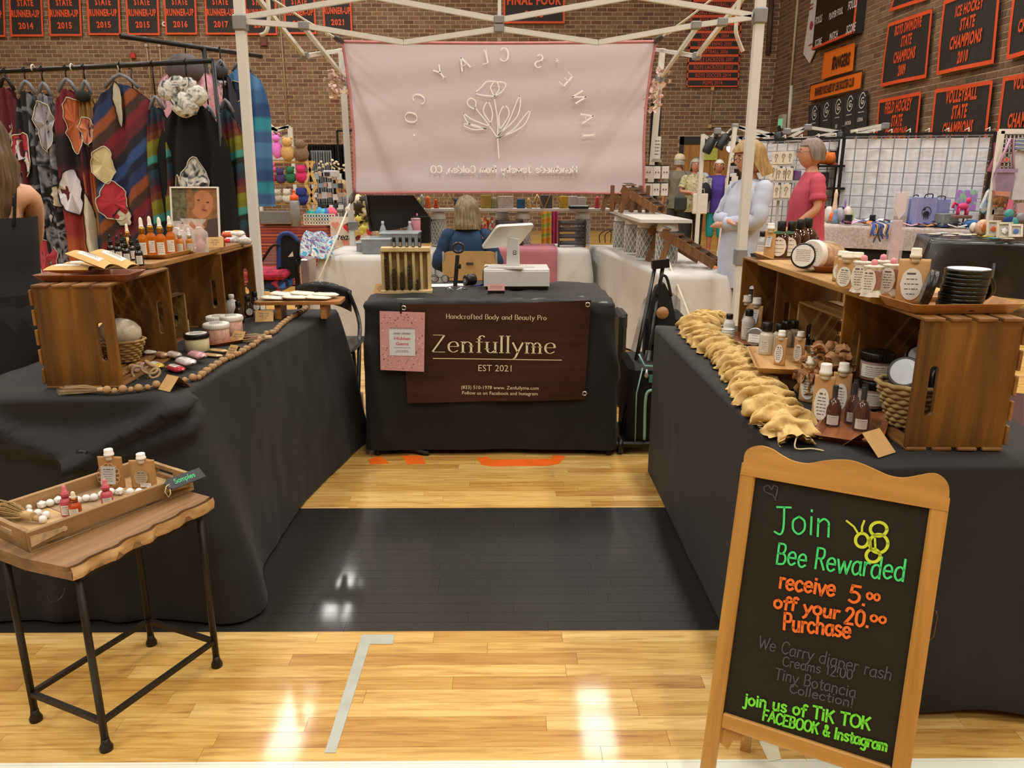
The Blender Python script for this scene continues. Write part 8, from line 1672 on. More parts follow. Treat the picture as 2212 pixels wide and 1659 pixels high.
# == folding chair, cart and bags beside the middle table
chb = thing('folding_chair', 'black folding chair between the left table and the middle table', 'chair', (0, 0, 0)); CB = mat('17171a', .5, coat=.2); Yk = 4.75; ck = lambda x, y, d=0.0: at(x, y, Y=Yk+d)
P('backrest', MB().grid(lambda u, v: tuple(ck(640+118*u, 608+(12 if v < .5 else 0)*0+26*abs(u-.42)**2*2.2+v*46, .03-.08*sin(pi*u))), 14, 5), CB, chb, solid=.02); P('seat', MB().box((ck(725, 740).x, Yk-.28, .45), (.42, .40, .03), bev=.012), CB, chb)
for sg, (xa, xb) in enumerate(((640, 668), (752, 790))): P('leg', MB().tube(spline([ck(xa, 628), ck((xa+xb)/2+(4 if sg else 0), 690), Vector((ck(xb, 700).x, Yk-.25, .42)), Vector((ck(xb+8, 700).x, Yk-.55, .012))], 5), .013, 8), CB, chb); P('leg', MB().tube([Vector((ck(xa+14, 700).x, Yk-.1, .44)), Vector((ck(xa+4, 700).x, Yk+.12, .012))], .012, 8), CB, chb)
P('cross_bar', MB().cyl(Vector((ck(668, 700).x, Yk-.45, .22)), Vector((ck(800, 700).x, Yk-.45, .22)), .009, 6), CB, chb)
# rolling cart with telescopic handle
ct = thing('rolling_cart', 'black rolling cart with telescopic handle and mint trimmed bag behind the right table', 'cart', (0, 0, 0)); g0, g1 = at(1424, 572, Y=4.05), at(1356, 940, Y=3.86)
P('handle_grip', MB().bar(g0+Vector((-.04, 0, 0)), g0+Vector((.05, 0, .01)), .04, .045), BLKP, ct)
for dx in (-.035, .035): P('handle_tube', MB().cyl(g0+Vector((dx*.6, 0, 0)), g1+Vector((dx, 0, 0)), .011, 8), BLKP, ct)
P('lower_tube', MB().cyl(g0.lerp(g1, .5)+Vector((.03, 0, 0)), g1+Vector((.035, 0, 0)), .019, 10), mat('131313', .35), ct)
P('cart_bag', MB().box((.715, 4.0, .26), (.16, .34, .44), bev=.03), mat('121314', .6), ct); P('base_frame', MB().box((.69, 3.98, .05), (.24, .36, .035), bev=.01), BLKP, ct)
for x in (.60, .78): P('wheel', MB().lathe([(.02, -.012), (.045, -.012), (.045, .012), (.02, .012)], 18, TR(x, 3.82, .046, 0, pi/2)), BLKP, ct)
MINT = mat('8fc4b4', .5); mb = MB(); mb.tube([at(1380, 765, Y=3.82), at(1392, 790, Y=3.82), at(1417, 792, Y=3.82)], .005, 6); mb.tube([at(1388, 795, Y=3.82), at(1375, 850, Y=3.82), at(1372, 960, Y=3.82)], .004, 6); mb.tube(spline([at(1416, 843, Y=3.81), at(1400, 846, Y=3.81), at(1394, 870, Y=3.81), at(1392, 950, Y=3.81)], 5), .008, 6); P('mint_piping', mb, MINT, ct); P('zip_pull', MB().lathe([(.004, 0), (.011, -.035), (.004, -.045)], 8, TR(*at(1397, 798, Y=3.80))), mat('c9c9c6', .3, .6), ct); P('tag_patch', MB().box(at(1409, 818, Y=3.81), (.035, .006, .04)), mat('4f8a8a', .5), ct)
tb = thing('tote_bag', 'black tote bag with round wood logo hanging behind the right table', 'bag', (0, 0, 0)); Yt = 4.0; o1 = [(at(*p, Y=Yt).x, at(*p, Y=Yt).z) for p in ((1404, 690), (1408, 650), (1420, 620), (1436, 612), (1450, 640), (1460, 690), (1458, 740), (1404, 745))]
P('bag_body', MB().prism(o1, -Yt-.07, -Yt, TR(rx=pi/2)), mat('161615', .75), tb); P('bag_front', MB().box((.86, Yt+.1, .50), (.22, .14, .44), bev=.04), mat('1c1c1b', .75), tb); P('round_badge', MB().lathe([(1e-4, .004), (.032, .003), (.033, 0)], 24, TR(*at(1431, 676, Y=Yt-.035), pi/2)), wood('8d6038', 'c69a66', 12, 'X', .5), tb); P('bag_handle', MB().tube(spline([at(1420, 640, Y=Yt), at(1428, 600, Y=Yt), at(1440, 600, Y=Yt), at(1450, 640, Y=Yt)], 5), .008, 6), mat('161615', .75), tb)
SHM = mat('9a9c9e', .35, var=.1, alpha=.55)
a, b = at(1395, 640, Y=4.3), at(1500, 760, Y=4.3); tag(P('plastic_sheet', MB().grid(lambda u, v: tuple(at(1390+80*u+(14 if v < .3 else 0)*(1-u)*0-30*v*(1-u), 625+45*(.5-u)**2*2-50*(v < .01)*0+120*v, Y=4.35-.25*u+.04*sin(v*9+u*6))), 12, 12), SHM), 'translucent grey plastic sheet draped behind the tote bag', 'plastic sheet')
fbox(1334, 676, 1355, 712, 4.75, .2, mat('17181a', .5), 'storage_crate', 'black plastic crate beside the right end of the middle table', 'crate'); tag(P('plastic_bin', MB().box((at(1340, 800, Y=4.7).x, 4.8, .3), (.05, .3, .6), bev=.02), mat('1a1a1a', .6)), 'black bin below the crate beside the middle table', 'bin')
fbox(770, 850, 788, 960, 4.45, .05, mat('a9a9b4', .3, alpha=.7), 'plastic_bag', 'pale plastic bag under the black folding chair', 'bag')
# == stalls on the right
SM_ = thing('canopy_frame', 'white canopy frame with clip lights over the far right stall', 'canopy frame', (0, 0, 0)); Yq = 12.2
def tb2(ls, Yv=Yq, w=.045):
 for (a, b) in ls: P('truss_bar', MB().bar(at(*a, Y=Yv), at(*b, Y=Yv), w, w, up=(0, 1, 0)), ALU, SM_)
tb2([((1519, 292), (1548, 312)), ((1548, 312), (1588, 273)), ((1550, 283), (1600, 305)), ((1550, 283), (1535, 300)), ((1588, 273), (1640, 284)), ((1588, 273), (1660, 300)), ((1605, 300), (1700, 285)), ((1605, 300), (1660, 310)), ((1640, 284), (1700, 300)), ((1700, 285), (1745, 275)), ((1745, 275), (1700, 300)), ((1745, 275), (1818, 286)), ((1700, 300), (1818, 296)), ((1745, 300), (1818, 284)), ((1660, 300), (1745, 303)), ((1660, 310), (1700, 285)), ((1838, 284), (1908, 270)), ((1850, 290), (1915, 275))])
for x, y0, Yv in ((1519, 290, Yq), (1588, 275, 11.5), (1816, 284, Yq)): q = at(x, y0, Y=Yv); P('leg', MB().bar(q, Vector((q.x-.12*(x == 1588), Yv, 0)), .055, .055, up=(0, 1, 0)), ALU, SM_)
for x, y in ((1588, 274), (1587, 300), (1700, 284), (1745, 275), (1550, 283), (1913, 272)): P('joint', MB().box(at(x, y, Y=Yq-.05), (.10, .08, .09), bev=.01), ALG, SM_)
for i, (x, y, rz) in enumerate(((1533, 313, .4), (1562, 305, .5), (1683, 300, -.3), (1815, 300, 0))):
 t = thing('clip_light', 'black clip-on spot light on the far canopy, '+['leftmost', 'second from the left', 'right of the blond person', 'beside the curtain post'][i], 'lamp', at(x, y, Y=Yq-.15), rot=(0, rz, 0)); P('lamp_housing', MB().lathe([(.06, -.13), (.07, -.10), (.07, .08), (.04, .11)], 14, sy=.8), mat('1d1f22', .4), t); P('clamp', MB().box((.03, 0, .15), (.05, .05, .08), bev=.01), BLKP, t)
t = thing('clip_light', 'lit bulb spot light under the far canopy', 'lamp', at(1578, 320, Y=Yq-.15)); P('lamp_bulb', MB().sph((0, 0, 0), .06, 14, 9), mat('fff6e4', .5, var=0, emit=4), t); P('lamp_housing', MB().lathe([(.03, .10), (.055, .06), (.065, .02)], 14, cap=False), mat('b9b9b6', .4), t)
tag(P('paper_sign', MB().box(at(1533, 333, Y=WY-.09), (.42, .01, .30)), mat('b9bf5a', .6)), 'yellow green paper sign on the far door behind the shoppers', 'sign')
# lattice panels with white curtain
GRD = mat('7d7f8c', .5, 0); Yg0 = 10.7
def gridwall(pts, nz, label, Yv, nx):
 """pts: TL TR (reference px) with depths; panel down to the table"""
 (x0, y0, Y0), (x1, y1, Y1), zlow = pts; A, B = at(x0, y0, Y=Y0), at(x1, y1, Y=Y1); t = thing('grid_panel', label, 'grid panel', (0, 0, 0)); mb = MB()
 for k in range(nx+1): p = A.lerp(B, k/nx); mb.bar(p, (p.x, p.y, zlow), .011, .011, up=(0, 1, 0))
 for j in range(nz+1): f_ = j/nz; mb.bar((A.x, A.y, A.z+(zlow-A.z)*f_), (B.x, B.y, B.z+(zlow-B.z)*f_), .011, .011)
 P('wire_grid', mb, GRD, t, kind='stuff')
 for p in (A, B): P('post', MB().bar(p+Vector((0, 0, .04)), (p.x, p.y, 0), .035, .035, up=(0, 1, 0)), BKI, t)
 P('top_rail', MB().bar(A+Vector((0, 0, .03)), B+Vector((0, 0, .03)), .03, .03), BKI, t); n = int((B-A).length/.22)
 for k in range(n): p = A.lerp(B, (k+.5)/n); P('curtain_hook', MB().tube([(p.x, p.y, p.z+.06), (p.x+.03, p.y-.03, p.z+.09), (p.x+.05, p.y, p.z+.03), (p.x+.04, p.y+.02, p.z-.03)], .010, 5), WHITE, t)
 c_ = P('white_curtain', MB().grid(lambda u, v: (A.x+(B.x-A.x)*u, A.y+(B.y-A.y)*u+.12+.05*sin(u*n*2.1)+.02*sin(u*n*5+v), (A.z-.02)+(zlow-.3-A.z)*v+(B.z-A.z)*u), n*8, 6), mat('e2e4e8', .6, var=.04), t); return t
gridwall(((1824, 296, 11.0), (2150, 292, 9.7), .70), 8, 'large grid panel wall hung with white curtain on the right', 11, 11); gridwall(((1636, 308, 11.6), (1816, 302, 11.3), .6), 10, 'grid panel with white curtain behind the standing people', 11, 8)
# shelf with prints
sh2 = thing('display_shelf', 'white shelf of framed prints behind the person in pink', 'shelf', (0, 0, 0)); Yz = 10.9
for py in (357, 392, 430): P('shelf_board', MB().bar(at(1664, py, Y=Yz), at(1722, py, Y=Yz), .2, .03), mat('a9aaac', .4), sh2)
for px in (1688, 1712): P('upright', MB().bar(at(px, 357, Y=Yz), Vector((at(px, 357, Y=Yz).x, Yz, 0)), .03, .03, up=(0, 1, 0)), mat('a9aaac', .4), sh2)
for k, (x0, y0, x1, y1) in enumerate(((1670, 328, 1684, 355), (1686, 327, 1699, 355), (1701, 327, 1712, 354), (1664, 357, 1677, 388), (1677, 363, 1688, 390), (1690, 363, 1697, 390), (1697, 363, 1711, 390), (1672, 400, 1683, 428), (1690, 398, 1706, 428))):
 a, b = at(x0, y0, Y=Yz-.1), at(x1, y1, Y=Yz-.1); t = thing('art_print', 'small sketched art print on the white shelf, %s' % ['top left', 'top middle with spectacles', 'top right', 'far left of the middle row', 'second in the middle row', 'third in the middle row', 'right of the middle row', 'lower left', 'lower right'][k], 'print', (a+b)/2, group='prints on the white shelf')
 w_, h_ = b.x-a.x, a.z-b.z; P('card', MB().box((0, 0, 0), (w_, .02, h_), bev=.003), mat('cfc6b6', .6), t); mb = MB(); mb.tube(spline([(-w_*.1, -.012, -h_*.3), (0, -.012, 0), (w_*.15, -.012, h_*.2), (-w_*.15, -.012, h_*.3), (-w_*.2, -.012, 0)], 4), .006, 4); P('drawing', mb, mat('8d8072', .6), t)
fbox(1716, 368, 1730, 390, Yz, .1, mat('6a4a7c', .6), 'display_box', 'purple box beside the prints', 'box')
# black wire shelf with pumpkins
bsf = thing('wire_shelf', 'black wire shelf with orange pumpkins behind the person in pink', 'shelf', (0, 0, 0)); Yw = 11.2
for px in (1768, 1812): P('upright', MB().bar(at(px, 318 if px > 1800 else 330, Y=Yw), Vector((at(px, 330, Y=Yw).x, Yw, 0)), .04, .04, up=(0, 1, 0)), BKI, bsf)
for py in (359, 407, 448): P('shelf_board', MB().bar(at(1756, py, Y=Yw), at(1814, py, Y=Yw), .35, .03), BKI, bsf)
fbox(1764, 372, 1789, 404, Yw-.1, .2, mat('17181a', .6), 'storage_box', 'black fabric box on the wire shelf below the pumpkins', 'box')
for k, (px, py, w) in enumerate(((1775, 341, 30), (1790, 342, 26))):
 q = at(px, py, Y=Yw-.05); s = mpp(q); t = thing('pumpkin', 'orange paper pumpkin on the black shelf, '+['left', 'right'][k], 'pumpkin', q); P('pumpkin_body', MB().lathe([(.02*w/30, -.085), (w*s*.42, -.08), (w*s*.55, 0), (w*s*.42, .08), (.01, .08)], 60, lobes=15, la=.06), mat('c86a1c', .6, var=.15), t); P('stem', MB().cyl((0, 0, .07), (.01, 0, .12), .012, 6), mat('6a4a2a', .8), t)
fbox(1794, 325, 1808, 345, Yw+.1, .02, mat('1c1a1c', .5), 'halloween_card', 'black spooky card behind the pumpkins', 'card', par=None); fbox(1793, 352, 1809, 358, Yw-.1, .1, mat('b24a22', .6, var=.3, scale=40), 'leaf_ornament', 'rust leaf ornament beside the pumpkins', 'ornament')
# jewellery stand left of the blond person
js = thing('jewellery_tower', 'black tower of white necklaces left of the blond person', 'display rack', (0, 0, 0)); Yj = 9.6; P('tower_panel', MB().bar(at(1590, 352, Y=Yj), Vector((at(1578, 352, Y=Yj).x, Yj, .0)), .12, .05, up=(0, 1, 0)), BKI, js)
for k in range(12): P('necklace_card', MB().box(at(1586+rr.uniform(-6, 12), 362+k*8, Y=Yj-.06), (rr.uniform(.05, .1), .01, rr.uniform(.03, .06)), bev=.004), mat(rr.choice(['d6d6d4', 'c9c9cc', '8d8f94']), .4), js)
# cream table with goods
Yc0 = 10.2; xa, xb = at(1752, 478, Y=Yc0).x, at(2092, 478, Y=9.3).x
CRM = mat('b9b3a0', .7, var=.05); SEQ = mat('a99c98', .45, var=.25, scale=40)
zt2 = .80
cloth('tablecloth', [(xa, 10.3), (xb, 9.2), (xb+.1, 9.9), (xa+.1, 11.0)], zt2, .02, 'black under cloth of the long cream topped stall table', m=BLK, flare=.0, corner=(.0,)*4, amp=.01, step=.08, rows=8)
cloth('table_overlay', [(xa-.03, 10.26), (xb+.03, 9.16), (xb+.13, 9.93), (xa+.07, 11.03)], zt2+.012, zt2-.27, 'cream and pink sparkling overlay on the long stall table', m=SEQ, flare=.03, corner=(.1, .03, .03, .03), amp=.012, freq=9, step=.06, rows=8, seed=21)
cloth('table_overlay', [(xa-.06, 10.23), (xa+.34, 10.10), (xa+.44, 10.9), (xa+.04, 11.05)], zt2+.02, zt2-.50, 'cream satin cloth hanging at the left end of the stall table', m=CRM, flare=.06, corner=(.06, .16, .03, .03), amp=.03, freq=9, step=.05, rows=10, seed=22)
def tat(px):
 f_ = (px-1752)/340; return 10.35-1.1*f_
def good(px, wpx, hpx, c, name, label, cat, shape='box', depth=.08, m=None, dy=0.12, par=None):
 Yv = tat(px)+dy; q = at(px, 478, Y=Yv); s = mpp(q); w, h = wpx*s, hpx*s; mb = MB()
 if shape == 'box': mb.box((0, 0, h/2), (w, depth, h), bev=.006)
 elif shape == 'ball': mb.ico((0, 0, h/2), h/2, 2, jit=.08, sc=(w/h, .7, 1), smooth=True)
 elif shape == 'cone': mb.lathe([(w*.5, 0), (w*.42, h*.4), (w*.25, h*.7), (w*.3, h*.85), (.01, h)], 10)
 return tag(P(name, mb, m or mat(c, .5, var=.15, scale=30), None, (q.x, Yv, zt2+.022)), label, cat)
for a_ in ((1800, 14, 70, 'd9b9a0', 'doll', 'doll with orange dress at the left of the stall table', 'doll', 'cone', .08, None, .25), (1797, 12, 24, 'e2622a', 'orange_bow', 'orange dress piece in front of the doll', 'ornament', 'ball', .08, None, .1), (1788, 18, 36, 'c9c4c0', 'plush_bunny', 'white plush beside the doll', 'plush toy', 'ball', .1, None, .2), (1812, 16, 34, 'a9a4b4', 'craft_flowers', 'lilac craft flowers on the stall table', 'flowers', 'ball', .1, None, .2), (1822, 8, 50, '8a6aa8', 'purple_wand', 'purple wand standing behind the craft flowers', 'wand', 'cone', .05, None, .3), (1828, 18, 36, 'cfc4b8', 'plush_bunny', 'cream plush at the right of the craft flowers', 'plush toy', 'ball', .1, None, .3), (1836, 12, 26, '8fae5a', 'leafy_toy', 'green leafy toy above the cream plush', 'toy', 'ball', .1, None, .4),
   (1803, 14, 30, '6f8fb4', 'blue_cup', 'blue tumbler at the front of the stall table', 'cup', 'cone', .08, None, .02), (1832, 15, 20, '16181a', 'black_box', 'small black box sign left on the stall table', 'sign', 'box', .03, None, .02), (1943, 26, 20, '1b1c20', 'black_box', 'black box sign at the middle of the stall table', 'sign', 'box', .03, None, .1), (1884, 12, 20, '1b1c20', 'black_box', 'black box sign beside the tall clear sleeve', 'sign', 'box', .03, None, .15),
   (2044, 34, 28, '7f8580', 'clear_case', 'glass case with black top on the stall table', 'case', 'box', .2, None, .15), (2100, 40, 18, '3f6fae', 'blue_bag', 'blue plastic crinkled bag at the right end of the stall table', 'bag', 'ball', .15, None, .1), (2130, 14, 12, '8fd04a', 'green_ball', 'lime green ball toy beside the blue bag', 'ball', 'ball', .1, None, .05)): good(*a_)
LIL = mat('8d93c4', .5, var=.06); UN = mat('2a2a3a', .5)
for (x0, y0, x1, y1, Yv, lb) in ((1962, 428, 1984, 478, 9.85, 'lilac gift box with rainbow print at the left of the pair'), (1984, 426, 2020, 478, 9.65, 'lilac gift box with dark horse silhouette on the stall table'), (2008, 430, 2050, 464, 9.72, 'lilac gift box with black handles behind the glass case')):
 a, b = at(x0, y0, Y=Yv), at(x1, y1, Y=Yv); t = thing('gift_box', lb, 'box', ((a.x+b.x)/2, Yv, zt2+.022)); H = a.z-zt2-.022; W = b.x-a.x
 P('box_body', MB().box((0, .08, H/2), (W, .16, H), bev=.004), LIL, t); mb = MB(); mb.tube(spline([(-W*.2, .0, H*.98), (-W*.15, -.02, H*1.1), (W*.15, -.02, H*1.1), (W*.2, 0, H*.98)], 5), .007, 5); P('ribbon_handle', mb, BLKP, t)
 if x0 == 1984: mb = MB(); mb.tube([(.05*cos(a_)*1.1, -.004, H*.5+.06*sin(a_)) for a_ in [2*pi*k/16 for k in range(16)]], .004, 4, closed=True); mb.sph((0, -.004, H*.45), .03, 8, 6, sc=(1.3, .1, 1)); mb.sph((-.03, -.004, H*.6), .016, 8, 6, sc=(1, .15, 1.2)); [mb.box((x, -.004, H*.32), (.008, .004, .05)) for x in (-.025, .0, .025)]; P('silhouette', mb, UN, t)
Yv = 9.5; a, b = at(2068, 410, Y=Yv), at(2106, 455, Y=Yv); t = thing('canvas_art', 'rainbow pastel canvas with pink toy horse in front', 'painting', ((a.x+b.x)/2, Yv, (a.z+b.z)/2)); P('canvas', MB().box((0, 0, 0), (b.x-a.x, .03, a.z-b.z), bev=.003), patt('noise', ['4ab8c0', '8fd0a0', '9a7fd0', 'b47fd4', '6ac0b8'], 3.5), t); P('easel_leg', MB().cyl((.06, .05, 0), (.08, .15, -(a.z+b.z)/2+zt2+.02), .01, 6), BKI, t)
t = thing('toy_horse', 'hot pink toy horse figure on a small stand', 'toy', at(2080, 446, Y=9.35)); mb = MB(); mb.sph((0, 0, 0), .05, 12, 8, sc=(1.4, .7, .8)); mb.sph((.06, 0, .07), .032, 10, 7, sc=(1, .8, 1.2)); [mb.cyl((x, y, -.02), (x, y, -.10), .012, 6) for x in (-.05, .05) for y in (-.02, .02)]; mb.tube([(-.07, 0, .02), (-.11, 0, .05), (-.12, 0, -.02)], .016, 6); P('horse_body', mb, mat('d8407c', .5), t); P('stand', MB().box((0, 0, -.12), (.22, .1, .04), bev=.01), mat('7a5a5a', .5), t)
# hair bows and lanyards lying along the table
bow_c = ['d9a0b8', '3f6fc4', 'e2e0dc', 'c9803a', '4a4f8c', 'd9d4e4', '222a6a', '8fb8d4', 'b45a7a', 'efeae4', '15151a', '6a9ac4']
for k in range(24):
 px = 1838+k*11.0; Yv = tat(px)+.02+.10*(k % 3); q = at(px, 478, Y=Yv); t = tag(P('hair_bow', MB().grid(lambda u, v: ((u-.5)*.20, (v-.5)*.08*(.35+abs(2*u-1)), .03*abs(2*u-1)+.012*sin(v*3)), 7, 4), mat(bow_c[k % 12], .5), None, (q.x, Yv, zt2+.026+.012*(k % 3)), rr.uniform(-.9, .9)), 'x', 'hair bow', 'hair bows on the stall table')
 t['label'] = '%s hair bow in the %s half of the long stall table' % (['pink', 'royal blue', 'white', 'orange', 'indigo', 'pale lilac', 'navy', 'light blue', 'rose', 'ivory', 'black', 'sky blue'][k % 12], ['left', 'right'][k // 12])
rib = thing('ribbon_bunch', 'bunch of blue and white ribbons hanging over the front of the cream table', 'ribbons', (0, 0, 0))
for k in range(14): px = 1880+k*3.3; q = at(px, 478, Y=tat(px)-.10); P('ribbon', MB().tube(spline([(q.x, q.y+.12, zt2+.04), (q.x+.01, q.y-.02, zt2+.03), (q.x+rr.uniform(-.03, .03), q.y-.05, zt2-.06), (q.x+rr.uniform(-.05, .05), q.y-.05, zt2-rr.uniform(.08, .2))], 4), .008, 4), mat(rr.choice(['2f5fc0', '26408c', 'd9d9de', 'c98a3a', '3a3f4a']), .5), rib)
# black sequin table at the right edge
SQ = mat('0f0e0d', .3, var=.3, scale=90, spec=.8, coat=.3); xs0 = at(2012, 512, z=.80).x; Ysq = 8.0
x0s = at(2010, 512, Y=Ysq).x
cloth('tablecloth', [(x0s, Ysq), (x0s+.85, Ysq-.6), (x0s+1.5, Ysq+.4), (x0s+.25, Ysq+.75)], .80, .25, 'black sequined cloth on the stall table at the right edge', m=SQ, flare=.03, corner=(.1, .05, .03, .03), amp=.02, freq=8, step=.05, rows=12, seed=31)
tag(P('support_pole', MB().cyl((at(2146, 590, Y=7.5).x, 7.5, .0), (at(2150, 560, Y=7.5).x, 7.5, .60), .02, 8), BLKP), 'black metal leg of the sequined table', 'pole')
for k, (px, py, r_, c, lb) in enumerate(((2018, 507, .06, 'd9cfc0', 'shell dish at the left corner'), (2035, 505, .06, 'c9d4d0', 'pale shell dish second from the left'), (2050, 510, .06, 'e0c9c4', 'pink shell dish'), (2068, 506, .06, 'd4d0b8', 'cream shell dish'), (2085, 509, .06, 'd9d4ce', 'white shell dish'), (2105, 508, .07, 'c9b48a', 'tan shell dish'), (2130, 512, .07, 'd8c84a', 'yellow painted dish'), (2150, 516, .07, '58b4c0', 'turquoise painted dish'), (2175, 517, .06, 'e2dfd8', 'white shell dish at the right'), (2120, 503, .06, 'e4e0d4', 'ivory shell dish behind the yellow one'))):
 q = at(px, py, z=.815); t = tag(P('shell_dish', MB().lathe([(1e-4, .004), (r_*.7, .006), (r_, .018), (r_*.95, .02), (r_*.6, .012), (1e-4, .010)], 16, lobes=8, la=.05, sx=1.1), mat(c, .4, var=.15, scale=40), None, (q.x, q.y, .806)), lb+' on the black sequined table', 'dish')
def framed(px0, py0, px1, py1, Yv, lb, c, tilt=.2, cat='frame', fc='c9c4b0'):
 a, b = at(px0, py0, Y=Yv), at(px1, py1, Y=Yv); W, H = b.x-a.x, a.z-b.z; t = thing('framed_art', lb, cat, ((a.x+b.x)/2, Yv, b.z), rot=(-tilt, 0, 0)); mb = MB()
 for (x, z, w, h) in ((-W/2, H/2, .02, H), (W/2, H/2, .02, H), (0, .01, W, .02), (0, H-.01, W, .02)): mb.box((x, 0, z), (w, .02, h), bev=.002)
 P('frame', mb, mat(fc, .5), t); P('backing', MB().box((0, .008, H/2), (W-.02, .006, H-.02)), mat('b8bab0', .6), t); P('motif', MB().ico((0, -.006, H*.45), min(W, H)*.25, 2, jit=.2, sc=(1, .12, .8)), mat(c, .5), t); return t
framed(2138, 476, 2158, 510, 7.7, 'cream frame with red and yellow shell motif', 'c95a3a'); framed(2160, 480, 2184, 514, 7.6, 'cream frame with white bird motif', 'd9dcdc'); framed(2186, 484, 2206, 512, 7.55, 'white frame with blue motif at the right edge', '4a6fb8', fc='d9d9d4')
t = thing('painted_shell', 'large oval painted shell with orange figure on the sequined table', 'shell', at(2122, 492, Y=7.85)); P('shell_body', MB().lathe([(1e-3, .03), (.06, .025), (.085, .0), (.08, -.02)], 24, TR(rx=pi/2), sx=.8, sy=1), mat('c9a48a', .4, var=.3, scale=30), t); P('motif', MB().ico((0, -.035, 0), .035, 2, jit=.2, sc=(.8, .2, 1.2)), mat('c26a2a', .5), t)
tag(P('painted_shell', MB().lathe([(1e-3, .02), (.04, .015), (.055, -.01)], 18, TR(rx=pi/2), sx=.8), mat('d4cdc4', .4), None, at(2104, 492, Y=7.9)), 'small white shell standing left of the orange one', 'shell')
# white lattice rack with bags and shirts at the right edge
wr_ = thing('lattice_rack', 'white framed lattice rack hung with bags and shirts at the right edge', 'display rack', (0, 0, 0)); Y9 = 8.4; f = lambda x, y, d=0: at(x, y, Y=Y9+d)
P('frame_side', MB().bar(f(2163, 283), Vector((f(2134, 500).x, Y9, .8)), .05, .05, up=(0, 1, 0)), WHITE, wr_); P('frame_side', MB().bar(f(2260, 283), f(2255, 520), .05, .05, up=(0, 1, 0)), WHITE, wr_); P('frame_top', MB().bar(f(2160, 284), f(2262, 284), .05, .05), WHITE, wr_); P('frame_base', MB().bar(f(2140, 458), f(2260, 458), .05, .05), WHITE, wr_)
mb = MB()
for k in range(12): mb.bar(f(2160-2+k*8.5, 285), f(2142+k*9.5, 458), .010, .010, up=(0, 1, 0))
for k in range(18): mb.bar(f(2162-k*1.1, 290+k*10), f(2258, 290+k*10), .010, .010)
P('lattice', mb, WHITE, wr_, kind='stuff')
def hang(pts, c, name, lb, cat, Yd=-.12, th=.05, m=None):
 o = [(at(*p, Y=Y9+Yd).x, at(*p, Y=Y9+Yd).z) for p in pts]; cx = sum(p[0] for p in o)/len(o); cz = sum(p[1] for p in o)/len(o)
 t = thing(name, lb, cat, (cx, Y9+Yd, cz)); P('body', MB().prism([(x-cx, z-cz) for x, z in o], -th/2, th/2, TR(rx=pi/2)), m or mat(c, .6, var=.1), t); return t
t = hang([(2150, 372), (2188, 370), (2190, 384), (2184, 414), (2148, 412), (2146, 388)], 'a893b4', 'clear_bag', 'clear lilac stadium bag hanging on the lattice rack', 'bag', m=mat('a893b4', .15, var=.2, trans=.3)); P('strap', MB().tube([(-.10, 0, .06), (.0, 0, .42), (.03, 0, .42), (.09, 0, .08)], .014, 6), mat('b48fb0', .5), t); P('top_band', MB().box((0, -.03, .10), (.22, .02, .04)), mat('9b86a8', .5), t)
t = hang([(2185, 335), (2200, 322), (2240, 322), (2250, 430), (2182, 432), (2188, 380)], 'c9ccd4', 'tee_shirt', 'white shirt on the lattice rack at the right edge', 'shirt', Yd=-.08); P('yellow_print', MB().sph((.05, -.03, -.0), .035, 12, 8, sc=(1, .3, 1)), mat('c9a83a', .5), t)
hang([(2145, 412), (2180, 414), (2178, 425), (2148, 422)], 'c98a78', 'clear_bag', 'peach bag bottom below the lilac bag', 'bag'); hang([(2150, 424), (2172, 426), (2170, 448), (2146, 446)], '8d5f34', 'leather_pouch', 'brown patterned pouch low on the lattice rack', 'pouch', m=patt('cell', ['7d5230', 'a06a3c', '5d3c22'], 30)); hang([(2176, 430), (2186, 432), (2184, 456), (2170, 454)], 'd4708c', 'pink_charm', 'pink bow charm on the lattice rack', 'charm')
hang([(2150, 308), (2157, 312), (2154, 345), (2142, 372), (2134, 370), (2148, 340)], '8c4a5c', 'umbrella', 'folded maroon umbrella hanging at the lattice rack edge', 'umbrella', Yd=.05); hang([(2150, 372), (2146, 392), (2138, 408), (2140, 390)], '2a2a30', 'black_strap', 'black strap hanging below the umbrella', 'strap', Yd=.08)
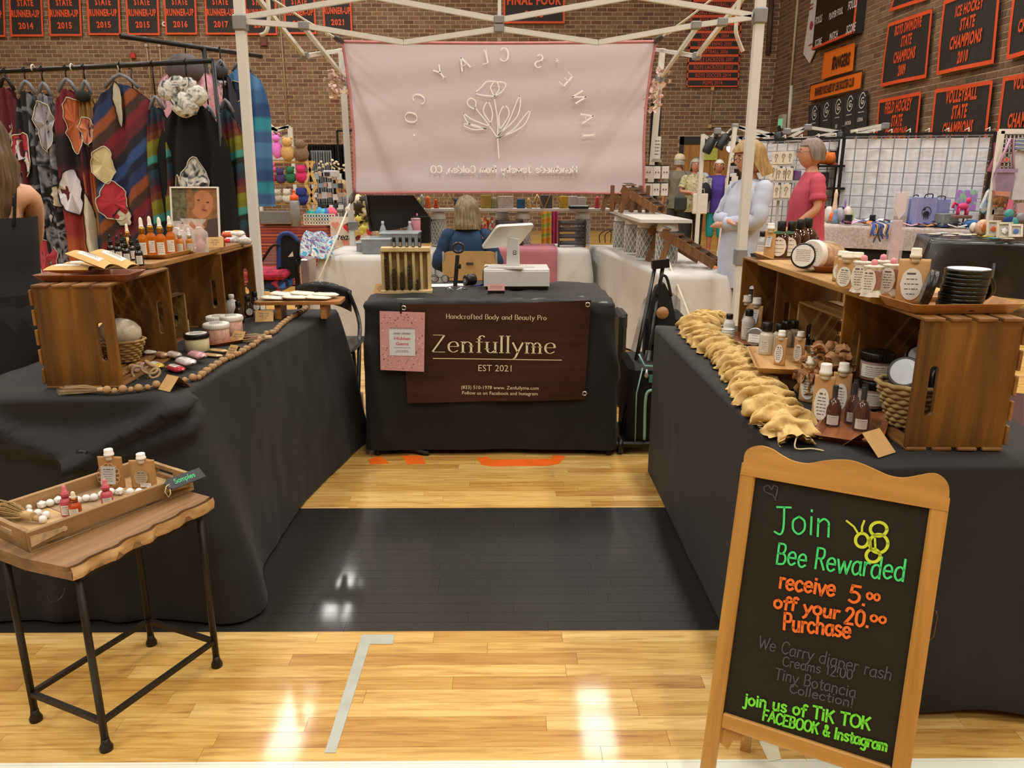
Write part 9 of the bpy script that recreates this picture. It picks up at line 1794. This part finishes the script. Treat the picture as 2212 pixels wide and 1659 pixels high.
hang([(2142, 404), (2146, 420), (2142, 450), (2122, 462), (2118, 450), (2132, 415)], 'c9ccd4', 'ghost_pillow', 'white and blue shaped pillow leaning at the lattice rack', 'pillow', Yd=.1, m=patt('noise', ['d4d6dc', 'd4d6dc', '2a8fc4', '20202a'], 6)); hang([(2192, 300), (2212, 296), (2230, 300), (2228, 330), (2205, 325), (2190, 322)], '3f5fb4', 'folded_shirts', 'blue and green garments at the top of the lattice rack', 'clothes', m=patt('stripe', ['3f5fb4', 'c9ccd4', '6a8f5a', '8d7fae'], 9))
t = hang([(2195, 440), (2225, 438), (2222, 462), (2192, 462)], 'c4a8ae', 'photo_board', 'pink striped board at the lattice rack base', 'board', m=patt('stripe', ['d9c4c8', 'b4808c'], 30, 1.57))
for k, (px, py, c, lb) in enumerate(((2180, 462, '4a9a98', 'teal round tag'), (2190, 480, '4a9a98', 'lower teal tag'), (2205, 470, '8d8a94', 'grey ornament ball'), (2178, 474, '2b4a8c', 'dark blue jar'))): tag(P('ornament', MB().sph((0, 0, 0), .05, 12, 8, sc=(1, .5, 1)), mat(c, .4), None, at(px, py, Y=8.0)), lb+' beside the framed shells at the right edge', 'ornament')
# floor level things at the right
wb_ = thing('wire_basket', 'white wire basket on the floor under the sequined table', 'basket', at(2180, 640, z=0)); mb = MB()
for k in range(13): x = -.4+k*.07; mb.bar((x, 0, 0), (x, 0, .16), .008, .008, up=(0, 1, 0))
for z in (0, .08, .16): mb.bar((-.4, 0, z), (.45, 0, z), .010, .010)
P('wire_grid', mb, WHITE, wb_, kind='stuff'); fbox(1918, 560, 2020, 590, 11.0, .3, patt('cell', ['3a3038', '8c3040', '5a5560', 'a9a4a8'], 18), 'storage_tub', 'dark tub of mixed goods on the floor between the right stalls', 'tub')
mb = MB(); mb.prism(flat([(1990, 830), (2212, 850), (2212, 960), (2010, 900)]), .0002, .0012); P('painted_lettering', mb, mat('3f2226', .4), fl, label='dark maroon paint on the floor at the right'); mb = MB(); mb.prism(flat([(1960, 660), (2212, 690), (2212, 735), (1960, 690)]), .0002, .0012); P('painted_lettering', mb, mat('25262a', .3, coat=.4), fl, label='black painted band on the floor behind the right table')
fbox(1556, 585, 1576, 640, 5.9, .3, mat('d9632a', .7), 'orange_box', 'orange box behind the near ring ramp', 'box')
